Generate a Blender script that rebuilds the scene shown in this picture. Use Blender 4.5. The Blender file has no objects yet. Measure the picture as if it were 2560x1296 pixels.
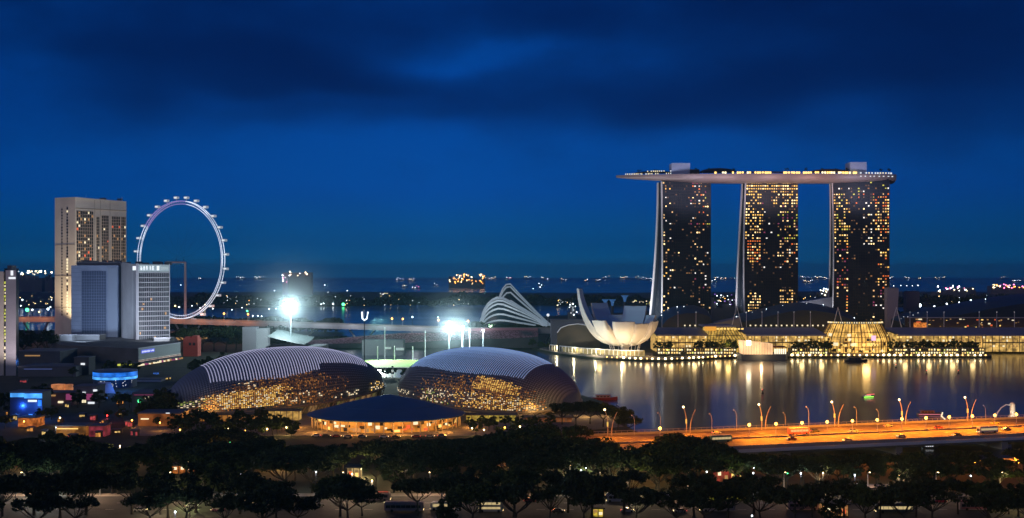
import bpy, math, random
from mathutils import Vector, Matrix, noise
R = math.radians
PI = math.pi
C = bpy.context.scene.collection
SC = bpy.context.scene
# picture frame of the photograph: 2560 x 1296, focal 2795 px, horizon on row 685, eye 84 m above the bay
F, EYE, HV = 2795.0, 84.0, 685.0
def X(u, Y): return (u - 1280.0) * Y / F
def Z(v, Y): return EYE - (v - HV) * Y / F
def P(u, v, Y): return Vector((X(u, Y), Y, Z(v, Y)))
def GY(v, z=2.0): return (EYE - z) * F / (v - HV)

# ---------------------------------------------------------------- camera
cd = bpy.data.cameras.new('camera'); cam = bpy.data.objects.new('camera', cd); C.objects.link(cam)
cam.location = (0, 0, EYE); cam.rotation_euler = (R(90), 0, 0)
cd.sensor_width = 36; cd.lens = 36 * F / 2560; cd.shift_y = (HV - 648) / 2560
cd.clip_start = 1; cd.clip_end = 60000
SC.camera = cam
# ---------------------------------------------------------------- world: dusk sky with cloud banks
SUN_EL, SUN_AZ = 16.0, 238.0      # afterglow from behind the camera, azimuth clockwise from +Y
W = bpy.data.worlds.new('World'); SC.world = W; W.use_nodes = True
nt = W.node_tree; nt.nodes.clear(); N = nt.nodes; L = nt.links
def nd(t, **k):
    n = N.new(t)
    for a, b in k.items(): setattr(n, a, b)
    return n
def mth(op, a, b=None, c=None, clamp=False):
    n = nd('ShaderNodeMath', operation=op); n.use_clamp = clamp
    for i, q in enumerate((a, b, c)):
        if q is None: continue
        if isinstance(q, (int, float)): n.inputs[i].default_value = q
        else: L.new(q, n.inputs[i])
    return n.outputs[0]
tc = nd('ShaderNodeTexCoord'); sep = nd('ShaderNodeSeparateXYZ'); L.new(tc.outputs['Generated'], sep.inputs[0])
# direction -> azimuth and elevation in degrees
az = mth('MULTIPLY', mth('ARCTAN2', sep.outputs[0], sep.outputs[1]), 57.2958)
el = mth('MULTIPLY', mth('ARCSINE', sep.outputs[2]), 57.2958)
comb = nd('ShaderNodeCombineXYZ'); L.new(mth('MULTIPLY', az, 0.55), comb.inputs[0]); L.new(mth('MULTIPLY', el, 1.1), comb.inputs[1])
n1 = nd('ShaderNodeTexNoise'); n1.inputs['Scale'].default_value = 0.21; n1.inputs['Detail'].default_value = 7; n1.inputs['Roughness'].default_value = 0.58
L.new(comb.outputs[0], n1.inputs['Vector'])
n2 = nd('ShaderNodeTexNoise'); n2.inputs['Scale'].default_value = 0.16; n2.inputs['Detail'].default_value = 2.0
comb2 = nd('ShaderNodeCombineXYZ'); L.new(mth('MULTIPLY', az, 0.5), comb2.inputs[0]); L.new(el, comb2.inputs[1]); comb2.inputs[2].default_value = 7.3
L.new(comb2.outputs[0], n2.inputs['Vector'])
wob = mth('MULTIPLY', mth('SUBTRACT', n2.outputs[0], 0.5), 9.0)
azd = mth('ADD', az, mth('MULTIPLY', wob, 1.3)); eld = mth('ADD', el, mth('MULTIPLY', wob, 0.55))
def azel(u, v): 
    return math.degrees(math.atan((u - 1280) / F)), math.degrees(math.atan((HV - v) / math.hypot(F, u - 1280)))
def blob(u, v, su, sv, amp):
    a, e = azel(u, v); sa, se = su / 48.8, sv / 48.8
    dx = mth('DIVIDE', mth('SUBTRACT', azd, a), sa); dy = mth('DIVIDE', mth('SUBTRACT', eld, e), se)
    r2 = mth('ADD', mth('MULTIPLY', dx, dx), mth('MULTIPLY', dy, dy))
    return mth('MULTIPLY', mth('EXPONENT', mth('MULTIPLY', r2, -1.0)), amp)
cloud = blob(740, 165, 400, 80, 1.15)
for b in ((330, 110, 210, 70, 0.5), (1700, 225, 560, 62, 0.8), (2330, 130, 330, 130, 0.95), (1500, 20, 500, 60, 0.55),
          (700, 20, 420, 50, 0.3), (2480, 300, 260, 60, 0.3), (1280, 110, 190, 34, -0.55), (120, 60, 160, 80, -0.05), (850, 225, 190, 22, -0.3), (1180, 270, 900, 30, 0.15), (1100, 110, 1500, 140, 0.34), (2100, 60, 500, 60, 0.2), (420, 215, 190, 30, 0.25), (620, 235, 130, 24, -0.3), (1000, 190, 200, 30, 0.2)):
    cloud = mth('ADD', cloud, blob(*b))
hi = mth('SMOOTH_MIN', mth('MAXIMUM', mth('DIVIDE', mth('SUBTRACT', el, 2.5), 11.0), 0.0), 1.0, 0.1)
cloud = mth('ADD', cloud, mth('MULTIPLY', mth('MULTIPLY', mth('SUBTRACT', n1.outputs[0], 0.48), 2.1), mth('ADD', hi, 0.08)))
cloud = mth('SUBTRACT', 1.0, mth('EXPONENT', mth('MULTIPLY', mth('MAXIMUM', cloud, 0.0), -1.55)), clamp=True)
ramp = nd('ShaderNodeValToRGB'); cr = ramp.color_ramp; cr.interpolation = 'EASE'
L.new(mth('DIVIDE', mth('ADD', el, 4.0), 40.0, clamp=True), ramp.inputs[0])
def stop(e, c): return ((e + 4) / 40.0, c)
SKY = [stop(-3, (0.0, 0.135, 0.34)), stop(0.4, (0.0, 0.125, 0.335)), stop(1.6, (0.0, 0.078, 0.265)), stop(4.5, (0.0, 0.066, 0.33)), stop(9, (0.0, 0.056, 0.31)), stop(14.5, (0.0, 0.033, 0.195)), stop(30, (0.0, 0.016, 0.11))]
while len(cr.elements) < len(SKY): cr.elements.new(0.5)
for e_, (p_, c_) in zip(cr.elements, SKY): e_.position = p_; e_.color = (*c_, 1)
# darker towards the right-hand side of the view, brighter around the middle
side = mth('SUBTRACT', 1.03, mth('MULTIPLY', mth('ABSOLUTE', mth('SUBTRACT', az, -4.0)), 0.011)); side = mth('MAXIMUM', side, 0.55)
mixc = nd('ShaderNodeMix', data_type='RGBA'); L.new(mth('MULTIPLY', cloud, 0.98), mixc.inputs[0]); L.new(ramp.outputs[0], mixc.inputs[6]); mixc.inputs[7].default_value = (0.0, 0.0090, 0.070, 1)
sc_ = nd('ShaderNodeVectorMath', operation='SCALE'); L.new(mixc.outputs[2], sc_.inputs[0]); L.new(side, sc_.inputs[3])
bgc = nd('ShaderNodeBackground'); L.new(sc_.outputs[0], bgc.inputs[0]); bgc.inputs[1].default_value = 1.0
sky = nd('ShaderNodeTexSky', sky_type='NISHITA'); sky.sun_disc = False; sky.sun_elevation = R(-4); sky.sun_rotation = R(SUN_AZ); sky.altitude = 80; sky.air_density = 1.0; sky.ozone_density = 4.0
bgs = nd('ShaderNodeBackground'); L.new(sky.outputs[0], bgs.inputs[0]); bgs.inputs[1].default_value = 0.01
add = nd('ShaderNodeAddShader'); L.new(bgc.outputs[0], add.inputs[0]); L.new(bgs.outputs[0], add.inputs[1])
wo = nd('ShaderNodeOutputWorld'); L.new(add.outputs[0], wo.inputs[0])
# ---------------------------------------------------------------- last glow of the sun
sd = bpy.data.lights.new('sun', 'SUN'); sd.energy = 0.34; sd.angle = R(25); sd.color = (1.0, 0.84, 0.86)
sun = bpy.data.objects.new('sun', sd); C.objects.link(sun)
a_, e_ = R(SUN_AZ), R(SUN_EL)
sun.rotation_euler = (Vector((-math.sin(a_) * math.cos(e_), -math.cos(a_) * math.cos(e_), -math.sin(e_)))).to_track_quat('-Z', 'Y').to_euler()
SC.view_settings.view_transform = 'Standard'; SC.view_settings.look = 'None'; SC.view_settings.exposure = 0.0; SC.view_settings.gamma = 1.0
SC.cycles.use_denoising = True
SC.cycles.max_bounces = 6; SC.cycles.diffuse_bounces = 2; SC.cycles.glossy_bounces = 3; SC.cycles.volume_bounces = 0; SC.cycles.transmission_bounces = 4
SC.cycles.sample_clamp_indirect = 3.0; SC.cycles.sample_clamp_direct = 0; SC.cycles.caustics_reflective = False; SC.cycles.caustics_refractive = False
SC.cycles.use_light_tree = True
rng = random.Random(11)

# ---------------------------------------------------------------- materials
MATS = {}
def mat(name, col, rough=0.7, metal=0.0, var=0.0, vscale=0.1, bump=0.0, spec=0.5, em=None, es=0.0, emvar=0.0, emscale=1.0):
    if name in MATS: return MATS[name]
    m = bpy.data.materials.new(name); m.use_nodes = True; t = m.node_tree; b = t.nodes['Principled BSDF']
    b.inputs['Base Color'].default_value = (*col, 1); b.inputs['Roughness'].default_value = rough; b.inputs['Metallic'].default_value = metal
    b.inputs['Specular IOR Level'].default_value = spec
    if var or bump or emvar:
        g = t.nodes.new('ShaderNodeNewGeometry')
        n = t.nodes.new('ShaderNodeTexNoise'); n.inputs['Scale'].default_value = vscale; n.inputs['Detail'].default_value = 5
        t.links.new(g.outputs['Position'], n.inputs['Vector'])
        if var:
            r = t.nodes.new('ShaderNodeValToRGB')
            r.color_ramp.elements[0].position = 0.3; r.color_ramp.elements[1].position = 0.7
            r.color_ramp.elements[0].color = (*[c * (1 - var) for c in col], 1); r.color_ramp.elements[1].color = (*[min(1, c * (1 + var)) for c in col], 1)
            t.links.new(n.outputs[0], r.inputs[0]); t.links.new(r.outputs[0], b.inputs['Base Color'])
        if bump:
            bp = t.nodes.new('ShaderNodeBump'); bp.inputs['Strength'].default_value = bump
            t.links.new(n.outputs[0], bp.inputs['Height']); t.links.new(bp.outputs[0], b.inputs['Normal'])
    if em is not None:
        b.inputs['Emission Color'].default_value = (*em, 1); b.inputs['Emission Strength'].default_value = es
        if emvar:
            n3 = t.nodes.new('ShaderNodeTexNoise'); n3.inputs['Scale'].default_value = emscale; n3.inputs['Detail'].default_value = 3
            t.links.new(g.outputs['Position'], n3.inputs['Vector'])
            mr = t.nodes.new('ShaderNodeMapRange'); mr.inputs[1].default_value = 0.35; mr.inputs[2].default_value = 0.68
            mr.inputs[3].default_value = es * (1 - emvar); mr.inputs[4].default_value = es * (1 + emvar)
            t.links.new(n3.outputs[0], mr.inputs[0]); t.links.new(mr.outputs[0], b.inputs['Emission Strength'])
    MATS[name] = m
    return m
def glow(name, col, s, samp=True, emvar=0.0, emscale=1.0):
    m = mat(name, tuple(c * 0.3 for c in col), 0.5, em=col, es=s, emvar=emvar, emscale=emscale)
    if not samp: m.cycles.emission_sampling = 'NONE'
    return m

WARM = (1.0, 0.62, 0.22); GOLD = (1.0, 0.66, 0.18); AMBER = (1.0, 0.36, 0.04); PALE = (1.0, 0.86, 0.55); COOL = (0.78, 0.92, 1.0)
g_gold = glow('lit window gold', GOLD, 1.3, False); g_pale = glow('lit window pale', PALE, 1.1, False); g_dim = glow('lit window dim', (1, 0.55, 0.2), 0.35, False)
g_red = glow('lit window red', (1.0, 0.16, 0.05), 0.8, False); g_white = glow('lit window white', (0.9, 0.95, 1.0), 1.0, False); g_violet = glow('lit window violet', (0.7, 0.12, 0.35), 0.35, False)
g_yel = glow('lit window yellow green', (0.85, 0.9, 0.12), 0.8, False)
WMATS = [g_gold, g_pale, g_dim, g_red, g_white, g_violet, g_yel]
g_lamp_w = glow('lamp white', COOL, 6.0, False); g_lamp_o = glow('lamp sodium', (1.0, 0.45, 0.08), 7.0, False); g_lamp_y = glow('lamp warm', (1, 0.72, 0.32), 6.0, False)
g_lamp_g = glow('lamp green', (0.1, 1.0, 0.35), 4.0, False); g_lamp_r = glow('lamp red', (1.0, 0.06, 0.05), 4.0, False); g_lamp_b = glow('lamp blue', (0.05, 0.25, 1.0), 3.0, False)
g_flood = glow('floodlight lens', (0.8, 0.97, 1.0), 30.0, False)
concrete = mat('concrete', (0.32, 0.31, 0.30), 0.8, var=0.15, vscale=0.08); dark_conc = mat('dark concrete', (0.10, 0.10, 0.11), 0.85, var=0.2, vscale=0.07)
steel = mat('painted steel', (0.5, 0.5, 0.52), 0.45, metal=0.3); dark_steel = mat('dark steel', (0.05, 0.05, 0.06), 0.5, metal=0.4)
white_p = mat('white paint', (0.78, 0.78, 0.8), 0.5); glass_dk = mat('dark glass', (0.012, 0.016, 0.024), 0.22, metal=0.0, spec=0.6)
asphalt = mat('asphalt', (0.05, 0.05, 0.052), 0.85, var=0.3, vscale=0.25, bump=0.1); paving = mat('paving', (0.22, 0.20, 0.18), 0.8, var=0.2, vscale=0.3)
soil = mat('park ground', (0.03, 0.035, 0.022), 0.95, var=0.5, vscale=0.06); lawn = mat('lawn', (0.05, 0.09, 0.03), 0.9, var=0.35, vscale=0.12)
leaf_a = mat('leaves dark', (0.030, 0.048, 0.020), 0.8, var=0.4, vscale=0.4, spec=0.2); leaf_b = mat('leaves mid', (0.055, 0.08, 0.022), 0.8, var=0.4, vscale=0.5, spec=0.2)
bark = mat('bark', (0.05, 0.042, 0.035), 0.9, var=0.3, vscale=1.5); tyre = mat('tyre', (0.02, 0.02, 0.02), 0.9)

# ---------------------------------------------------------------- mesh and object helpers
MOF = {}
class MB:
    def __init__(s): s.v = []; s.f = []; s.mi = []; s.m = 0
    def face(s, *pts):
        i = len(s.v); s.v += [tuple(p) for p in pts]; s.f.append(tuple(range(i, i + len(pts)))); s.mi.append(s.m); return s
    def grid(s, rows, closed=False):
        i = len(s.v); n = len(rows[0])
        for r in rows: s.v += [tuple(p) for p in r]
        for a in range(len(rows) - 1):
            for b in range(n if closed else n - 1):
                c = (b + 1) % n
                s.f.append((i + a * n + b, i + a * n + c, i + (a + 1) * n + c, i + (a + 1) * n + b)); s.mi.append(s.m)
        return s
    def ring_cap(s, ring): s.face(*ring); return s
    def loft(s, rings, cap=True):
        s.grid(rings, True)
        if cap: s.face(*reversed(rings[0])); s.face(*rings[-1])
        return s
    def box(s, x0, x1, y0, y1, z0, z1):
        return s.loft([[(x0, y0, z), (x1, y0, z), (x1, y1, z), (x0, y1, z)] for z in (z0, z1)])
    def cbox(s, c, sx, sy, sz, rot=0.0):
        ca, sa = math.cos(rot), math.sin(rot); r = []
        for z in (c[2], c[2] + sz):
            r.append([(c[0] + a * sx / 2 * ca - b * sy / 2 * sa, c[1] + a * sx / 2 * sa + b * sy / 2 * ca, z) for a, b in ((-1, -1), (1, -1), (1, 1), (-1, 1))])
        return s.loft(r)
    def prism(s, poly, z0, z1):
        zs0 = z0 if isinstance(z0, (list, tuple)) else [z0] * len(poly); zs1 = z1 if isinstance(z1, (list, tuple)) else [z1] * len(poly)
        return s.loft([[(p[0], p[1], z) for p, z in zip(poly, zs0)], [(p[0], p[1], z) for p, z in zip(poly, zs1)]])
    def tube(s, pts, r, n=6, cap=True):
        pts = [Vector(p) for p in pts]; rr = r if isinstance(r, (list, tuple)) else [r] * len(pts); rings = []
        for i, p in enumerate(pts):
            d = (pts[min(i + 1, len(pts) - 1)] - pts[max(i - 1, 0)]).normalized()
            a = d.cross(Vector((0, 0, 1)) if abs(d.z) < 0.95 else Vector((1, 0, 0))).normalized(); b = d.cross(a)
            rings.append([p + (a * math.cos(2 * PI * k / n) + b * math.sin(2 * PI * k / n)) * rr[i] for k in range(n)])
        return s.loft(rings, cap)
    def lathe(s, c, prof, n=16, a0=0.0, a1=2 * PI):
        full = abs(a1 - a0 - 2 * PI) < 1e-6; k = n if full else n + 1
        return s.grid([[(c[0] + r * math.cos(a0 + (a1 - a0) * j / n), c[1] + r * math.sin(a0 + (a1 - a0) * j / n), c[2] + z) for j in range(k)] for r, z in prof], full)
    def ball(s, c, r, n=8, sz=1.0):
        return s.lathe(c, [(max(0.001, r * math.sin(PI * k / n)), -r * sz * math.cos(PI * k / n)) for k in range(n + 1)], n + 2)
    def build(s, name, m, parent=None, smooth=False, local=False, world=False):
        me = bpy.data.meshes.new(name)
        vs = s.v
        if parent is not None and not local:
            inv = MOF[parent.name].inverted(); vs = [tuple(inv @ Vector(p)) for p in vs]
        me.from_pydata(vs, [], s.f)
        ms = m if isinstance(m, (list, tuple)) else [m]
        for q in ms: me.materials.append(q)
        if len(ms) > 1: me.polygons.foreach_set('material_index', s.mi)
        if smooth: me.shade_smooth()
        me.update()
        o = bpy.data.objects.new(name, me); C.objects.link(o)
        if parent is not None: o.parent = parent; MOF[o.name] = MOF[parent.name]
        else: MOF[o.name] = Matrix.Identity(4)
        return o
def tag(o, label=None, cat=None, group=None, kind=None):
    if label: o['label'] = label
    if cat: o['category'] = cat
    if group: o['group'] = group
    if kind: o['kind'] = kind
    return o
def thing(name, label, cat, loc=(0, 0, 0), rz=0.0, group=None):
    o = bpy.data.objects.new(name, None); o.empty_display_size = 1; C.objects.link(o); o.location = loc; o.rotation_euler = (0, 0, rz)
    MOF[o.name] = Matrix.Translation(Vector(loc)) @ Matrix.Rotation(rz, 4, 'Z')
    return tag(o, label, cat, group)
def copy_tree(o, parent=None):
    c = o.copy(); C.objects.link(c); c.parent = parent
    for ch in o.children: copy_tree(ch, c)
    return c
def place(o, loc, rz=0.0, sc=1.0, label=None, group=None):
    c = copy_tree(o); c.location = loc; c.rotation_euler = (0, 0, rz); c.scale = (sc, sc, sc) if isinstance(sc, (int, float)) else sc
    if label: c['label'] = label
    if group: c['group'] = group
    return c
class Maker:
    """the first placement moves the prototype itself, later ones copy it"""
    def __init__(s, proto): s.p = proto; s.used = False
    def __call__(s, loc, rz=0.0, sc=1.0, label=None, group=None):
        if s.used: return place(s.p, loc, rz, sc, label, group)
        s.used = True; o = s.p; o.location = loc; o.rotation_euler = (0, 0, rz); o.scale = (sc, sc, sc) if isinstance(sc, (int, float)) else sc
        if label: o['label'] = label
        if group: o['group'] = group
        return o
def struct(name, mb, m, **k): return tag(mb.build(name, m, **k), kind='structure')
def light(name, kind, loc, energy, col, parent=None, size=0.5, aim=None, spot=100, blend=0.6):
    d = bpy.data.lights.new(name, kind); d.energy = energy; d.color = col
    if kind in ('POINT', 'SPOT'): d.shadow_soft_size = size
    if kind == 'SPOT': d.spot_size = R(spot); d.spot_blend = blend
    o = bpy.data.objects.new(name, d); C.objects.link(o); o.location = loc
    if aim is not None: o.rotation_euler = (Vector(aim) - Vector(loc)).to_track_quat('-Z', 'Y').to_euler()
    if parent is not None:
        mw = Matrix.Translation(Vector(loc)) @ o.rotation_euler.to_matrix().to_4x4()
        o.parent = parent; o.matrix_local = MOF[parent.name].inverted() @ mw
    return o
WIN = {}
def win_mesh(w, h, d, mi, mats):
    k = (w, h, d, mats[mi].name)
    if k not in WIN:
        b = MB().box(-w / 2, w / 2, -d, 0, -h / 2, h / 2); me = bpy.data.meshes.new('window'); me.from_pydata(b.v, [], b.f); me.materials.append(mats[mi]); WIN[k] = me
    return WIN[k]
def windows(root, items, w, h, mats=WMATS, name='window', cap=90, d=0.25):
    """items: (x, y, z, rz, material index) in the root's own space; one object each up to the cap, the rest one stuff part"""
    for (x, y, z, rz, mi) in items[:cap]:
        o = bpy.data.objects.new(name, win_mesh(w, h, d, mi, mats)); C.objects.link(o); o.parent = root; q_ = rng.random(); o.scale = (1.08 - 0.5 * q_ * q_, 1, 1.08 - 0.45 * rng.random() ** 2); o.location = (x, y, z); o.rotation_euler = (0, 0, rz); MOF[o.name] = MOF[root.name]
    rest = items[cap:]
    if rest:
        b = MB()
        for (x, y, z, rz, mi) in rest:
            b.m = mi; ca, sa = math.cos(rz), math.sin(rz)
            kw = w * (1.08 - 0.5 * rng.random() ** 2); kh = h * (1.08 - 0.45 * rng.random() ** 2)
            pts = lambda zz: [(x + px * ca - py * sa, y + px * sa + py * ca, zz) for px, py in ((-kw / 2, -d), (kw / 2, -d), (kw / 2, 0), (-kw / 2, 0))]
            b.loft([pts(z - kh / 2), pts(z + kh / 2)])
        tag(b.build(name, mats, root, local=True), kind='stuff')
ORD = 'first second third fourth fifth sixth seventh eighth ninth tenth eleventh twelfth thirteenth fourteenth fifteenth sixteenth seventeenth eighteenth nineteenth twentieth'.split()
ORD += ['twenty-' + o for o in ORD[:9]] + ['thirtieth'] + ['thirty-' + o for o in ORD[:9]] + ['fortieth']
# ================================================================ water, land, roads
wm = bpy.data.materials.new('bay water'); wm.use_nodes = True; t_ = wm.node_tree; b_ = t_.nodes['Principled BSDF']
b_.inputs['Base Color'].default_value = (0.002, 0.016, 0.05, 1); b_.inputs['Roughness'].default_value = 0.2; b_.inputs['IOR'].default_value = 1.33; b_.inputs['Specular IOR Level'].default_value = 1.0
g_ = t_.nodes.new('ShaderNodeNewGeometry'); n_ = t_.nodes.new('ShaderNodeTexNoise'); n_.inputs['Scale'].default_value = 0.35; n_.inputs['Detail'].default_value = 3
bp_ = t_.nodes.new('ShaderNodeBump'); bp_.inputs['Strength'].default_value = 0.11; bp_.inputs['Distance'].default_value = 0.6
n4_ = t_.nodes.new('ShaderNodeTexNoise'); n4_.inputs['Scale'].default_value = 0.006; n4_.inputs['Detail'].default_value = 2
mr_ = t_.nodes.new('ShaderNodeMapRange'); mr_.inputs[1].default_value = 0.35; mr_.inputs[2].default_value = 0.65; mr_.inputs[3].default_value = 0.32; mr_.inputs[4].default_value = 0.42; b_.inputs['Coat Weight'].default_value = 0.7; b_.inputs['Coat Roughness'].default_value = 0.13; b_.inputs['Coat IOR'].default_value = 1.4
t_.links.new(g_.outputs['Position'], n_.inputs['Vector']); t_.links.new(n_.outputs[0], bp_.inputs['Height']); t_.links.new(bp_.outputs[0], b_.inputs['Normal'])
t_.links.new(g_.outputs['Position'], n4_.inputs['Vector']); t_.links.new(n4_.outputs[0], mr_.inputs[0]); t_.links.new(mr_.outputs[0], b_.inputs['Roughness'])
struct('water', MB().face((-13000, -200, 0), (13000, -200, 0), (13000, 24000, 0), (-13000, 24000, 0)), wm)

near_land = [(-700, 150), (460, 150), (460, 478), (250, 484), (110, 488), (70, 545), (62, 600), (66, 650), (58, 720), (34, 800), (-10, 850), (-95, 885), (-172, 905), (-225, 1100), (-250, 1275), (-700, 1600)]
struct('ground', MB().prism(near_land, -3, 2.0), soil)
south_land = [(20, 1262), (30, 1215), (46, 1160), (66, 1118), (92, 1090), (118, 1072), (146, 1066), (176, 1080), (205, 1100), (232, 1112), (262, 1114), (478, 1114), (482, 1180), (900, 1180), (900, 2300), (330, 2500), (90, 2200), (-80, 1900), (-75, 1620), (0, 1500)]
struct('land', MB().prism(south_land, -3, 2.0), soil)
struct('shore', MB().prism([(-420, 1300), (10, 1296), (16, 1340), (-80, 1420), (-420, 1520), (-900, 1700), (-900, 1560)], -3, 2.2), soil)
struct('far_shore', MB().prism([(-3000, 2700), (-700, 2750), (-200, 3050), (300, 2900), (900, 2850), (3000, 2600), (3000, 4700), (1500, 5200), (300, 4700), (-600, 5000), (-3000, 4800)], -3, 3.0), soil)
# paved quay along the bay front
quay = south_land[1:12]
inner = [(p[0] + (10 if i < 4 else 0), p[1] + 26) for i, p in enumerate(quay)]
struct('promenade', MB().prism([(x, y + 0.4) for x, y in quay] + [(x, y) for x, y in reversed(inner)], 1.0, 3.2), paving)
struct('road', MB().box(-330, 330, 368, 412, 2.004, 2.012), asphalt)
struct('kerb', MB().box(-330, 330, 412, 412.5, 1.9, 2.15), concrete)
struct('pavement', MB().box(-330, 330, 412.5, 417, 1.9, 2.12), paving)
mk = MB()
for k in range(-32, 33): mk.box(k * 10 - 1.5, k * 10 + 1.5, 388.9, 389.1, 2.014, 2.018); mk.box(k * 10 - 1.5, k * 10 + 1.5, 399.9, 400.1, 2.014, 2.018)
struct('road_markings', mk, white_p)
struct('forecourt', MB().prism([(-205, 600), (-190, 566), (10, 566), (60, 600), (55, 650), (-200, 660)], 2.0, 2.06), paving)
struct('street', MB().prism([(-420, 610), (-205, 612), (-190, 652), (-420, 668)], 2.004, 2.03), asphalt)

# ================================================================ road bridge over the river mouth
BA, BB = Vector((30, 534.6, 0)), Vector((420, 641.6, 0))       # far parapet line
bd = (BB - BA).normalized(); bn = Vector((bd.y, -bd.x, 0))       # bn points to the camera side
def BR(s, w, z): p = BA + bd * s + bn * w; return Vector((p.x, p.y, z))
LEN = (BB - BA).length
bridge = thing('road_bridge', 'wide low concrete road bridge glowing orange under its sodium lamps', 'bridge', BR(0, 0, 0))
s0 = -30
def deckstrip(w0, w1, z0, z1, s_a=s0, s_b=LEN): return MB().prism([BR(s_a, w0, 0)[:2], BR(s_b, w0, 0)[:2], BR(s_b, w1, 0)[:2], BR(s_a, w1, 0)[:2]][::-1], z0, z1)
road_tan = mat('sodium tinted asphalt', (0.20, 0.15, 0.09), 0.7, var=0.3, vscale=0.15)  # asphalt tinted orange-brown to deepen the look of sodium lamplight
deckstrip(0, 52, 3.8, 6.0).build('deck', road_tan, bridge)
deckstrip(25.5, 26.5, 6.004, 6.7).build('median', concrete, bridge)
deckstrip(-0.5, -0.05, 3.6, 7.1).build('parapet', concrete, bridge)
deckstrip(52.05, 52.5, 3.0, 7.1).build('parapet', concrete, bridge)
deckstrip(52.55, 56, 4.9, 5.2).build('footway', paving, bridge)
deckstrip(56.02, 56.2, 4.6, 6.1).build('handrail', white_p, bridge)
mk = MB()
for k in range(int(LEN / 9)):
    for w in (7, 13, 19, 33, 39, 45): a = BR(k * 9, w, 6.006); b = BR(k * 9 + 4, w, 6.006); n_v = bn * 0.12; mk.face(a - n_v, a + n_v, b + n_v, b - n_v)
tag(mk.build('lane_marking', white_p, bridge), kind='stuff')
for k in range(7):
    m_ = MB(); c0 = BR(25 + k * 58, 26, 0)
    m_.prism([BR(23 + k * 58, 2, 0)[:2], BR(26.5 + k * 58, 2, 0)[:2], BR(26.5 + k * 58, 54, 0)[:2], BR(23 + k * 58, 54, 0)[:2]][::-1], -1.0, 3.8); m_.build('pier', concrete, bridge)
m_ = MB()
for k in range(int(LEN / 14)):
    for w0, w1 in ((0.2, 25.3), (26.7, 51.8)): a = BR(k * 14 + 5, w0, 6.004); b = BR(k * 14 + 5, w1, 6.004); o_ = bd * 0.14; m_.face(a - o_, a + o_, b + o_, b - o_)
tag(m_.build('expansion_joint', mat('joint rubber', (0.03, 0.03, 0.03), 0.9), bridge), kind='stuff')
m_ = MB()
for k in range(int(LEN / 3)): p = BR(k * 3, -0.3, 7.1); m_.box(p.x - .07, p.x + .07, p.y - .07, p.y + .07, 7.1, 8.0); p = BR(k * 3, 56.1, 6.1); m_.box(p.x - .06, p.x + .06, p.y - .06, p.y + .06, 5.2, 6.6)
m_.tube([BR(0, -0.3, 8.05), BR(LEN, -0.3, 8.05)], 0.09, 4); tag(m_.build('railing', steel, bridge), kind='stuff')
# double curved lamps on the far side
def curved_lamp():
    t = thing('curved_street_lamp', 'tall twin curved street lamp', 'street lamp', (0, 0, 0))
    h = 12.5
    a = [(0.9 + 0.1 * 0, 0, 0)] ; pa = [(-1.0 - 2.0 * (k / 8) ** 3 + 0.6 * (k / 8), 0, h * k / 8) for k in range(9)]
    pb = [(1.0 + 3.2 * (k / 8) ** 2.2 - 0.6 * (k / 8), 0, (h - 1) * k / 8) for k in range(9)]
    ms = mat('lamp post steel', (0.55, 0.45, 0.35), 0.5)
    MB().tube(pa, [0.28 - 0.015 * k for k in range(9)], 6).build('post', ms, t)
    MB().tube(pb, [0.28 - 0.02 * k for k in range(9)], 6).build('post', ms, t)
    MB().ball((-2.4, 0, h + 0.1), 0.55, 6).build('lamp_head', g_lamp_y, t)
    MB().cbox((-1.0, 0, 4.5), 0.7, 0.5, 2.2).build('banner', mat('lit banner', (0.5, 0.4, 0.1), 0.6, em=(1, 0.7, 0.15), es=0.7), t)
    return t
mk_lamp = Maker(curved_lamp())
for i, u in enumerate((1522, 1718, 1906, 2088, 2256, 2420)):
    s = (X(u, 560) - BA.x) / (bd.x - bd.y * (X(u, 560) / 560)) if False else 0
    # intersect the sight line with the parapet line
    k = (u - 1280) / F; s = (k * BA.y - BA.x) / (bd.x - k * bd.y); p = BR(s, 1.2, 6.0)
    o = mk_lamp(p, rng.uniform(-0.1, 0.1), 1.0, f'{ORD[i]} from the left of the tall twin curved lamps on the orange bridge', 'tall curved lamps on the bridge')
    light('lamp_light', 'SPOT', p + Vector((-3 + bn.x * 6, bn.y * 6, 14)), 30000, (1.0, 0.27, 0.012), None, 0.6, p + bn * 18, 150, 0.8)
# ball lamps along the middle of the bridge
def ball_lamp():
    t = thing('globe_lamp', 'short street lamp with a glowing round head', 'street lamp')
    MB().tube([(0, 0, 0), (0, 0, 5.2)], [0.16, 0.1], 6).build('post', steel, t)
    MB().ball((0, 0, 5.8), 0.72, 8).build('lamp_head', g_lamp_o, t)
    return t
mk_ball = Maker(ball_lamp())
us = [1650, 1873, 1940, 2005, 2068, 2131, 2193, 2255, 2315, 2373, 2431, 2487, 2541]
vs = [1090, 1093, 1089, 1086, 1083, 1081, 1078, 1075, 1074, 1071, 1068, 1066, 1064]
for i, (u, v) in enumerate(zip(us, vs)):
    k = (u - 1280) / F
    w = 26.0; B0 = BA + bn * w; s = (k * B0.y - B0.x) / (bd.x - k * bd.y); p = BR(s, w, 6.5)
    o = mk_ball(p, 0, 1.0, f'{ORD[i]} from the left of the round orange lamps along the bridge median', 'round orange lamps on the bridge')
    light('lamp_light', 'POINT', p + Vector((0, 0, 8.5)), 21000, (1.0, 0.27, 0.012), None, 0.5)
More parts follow.
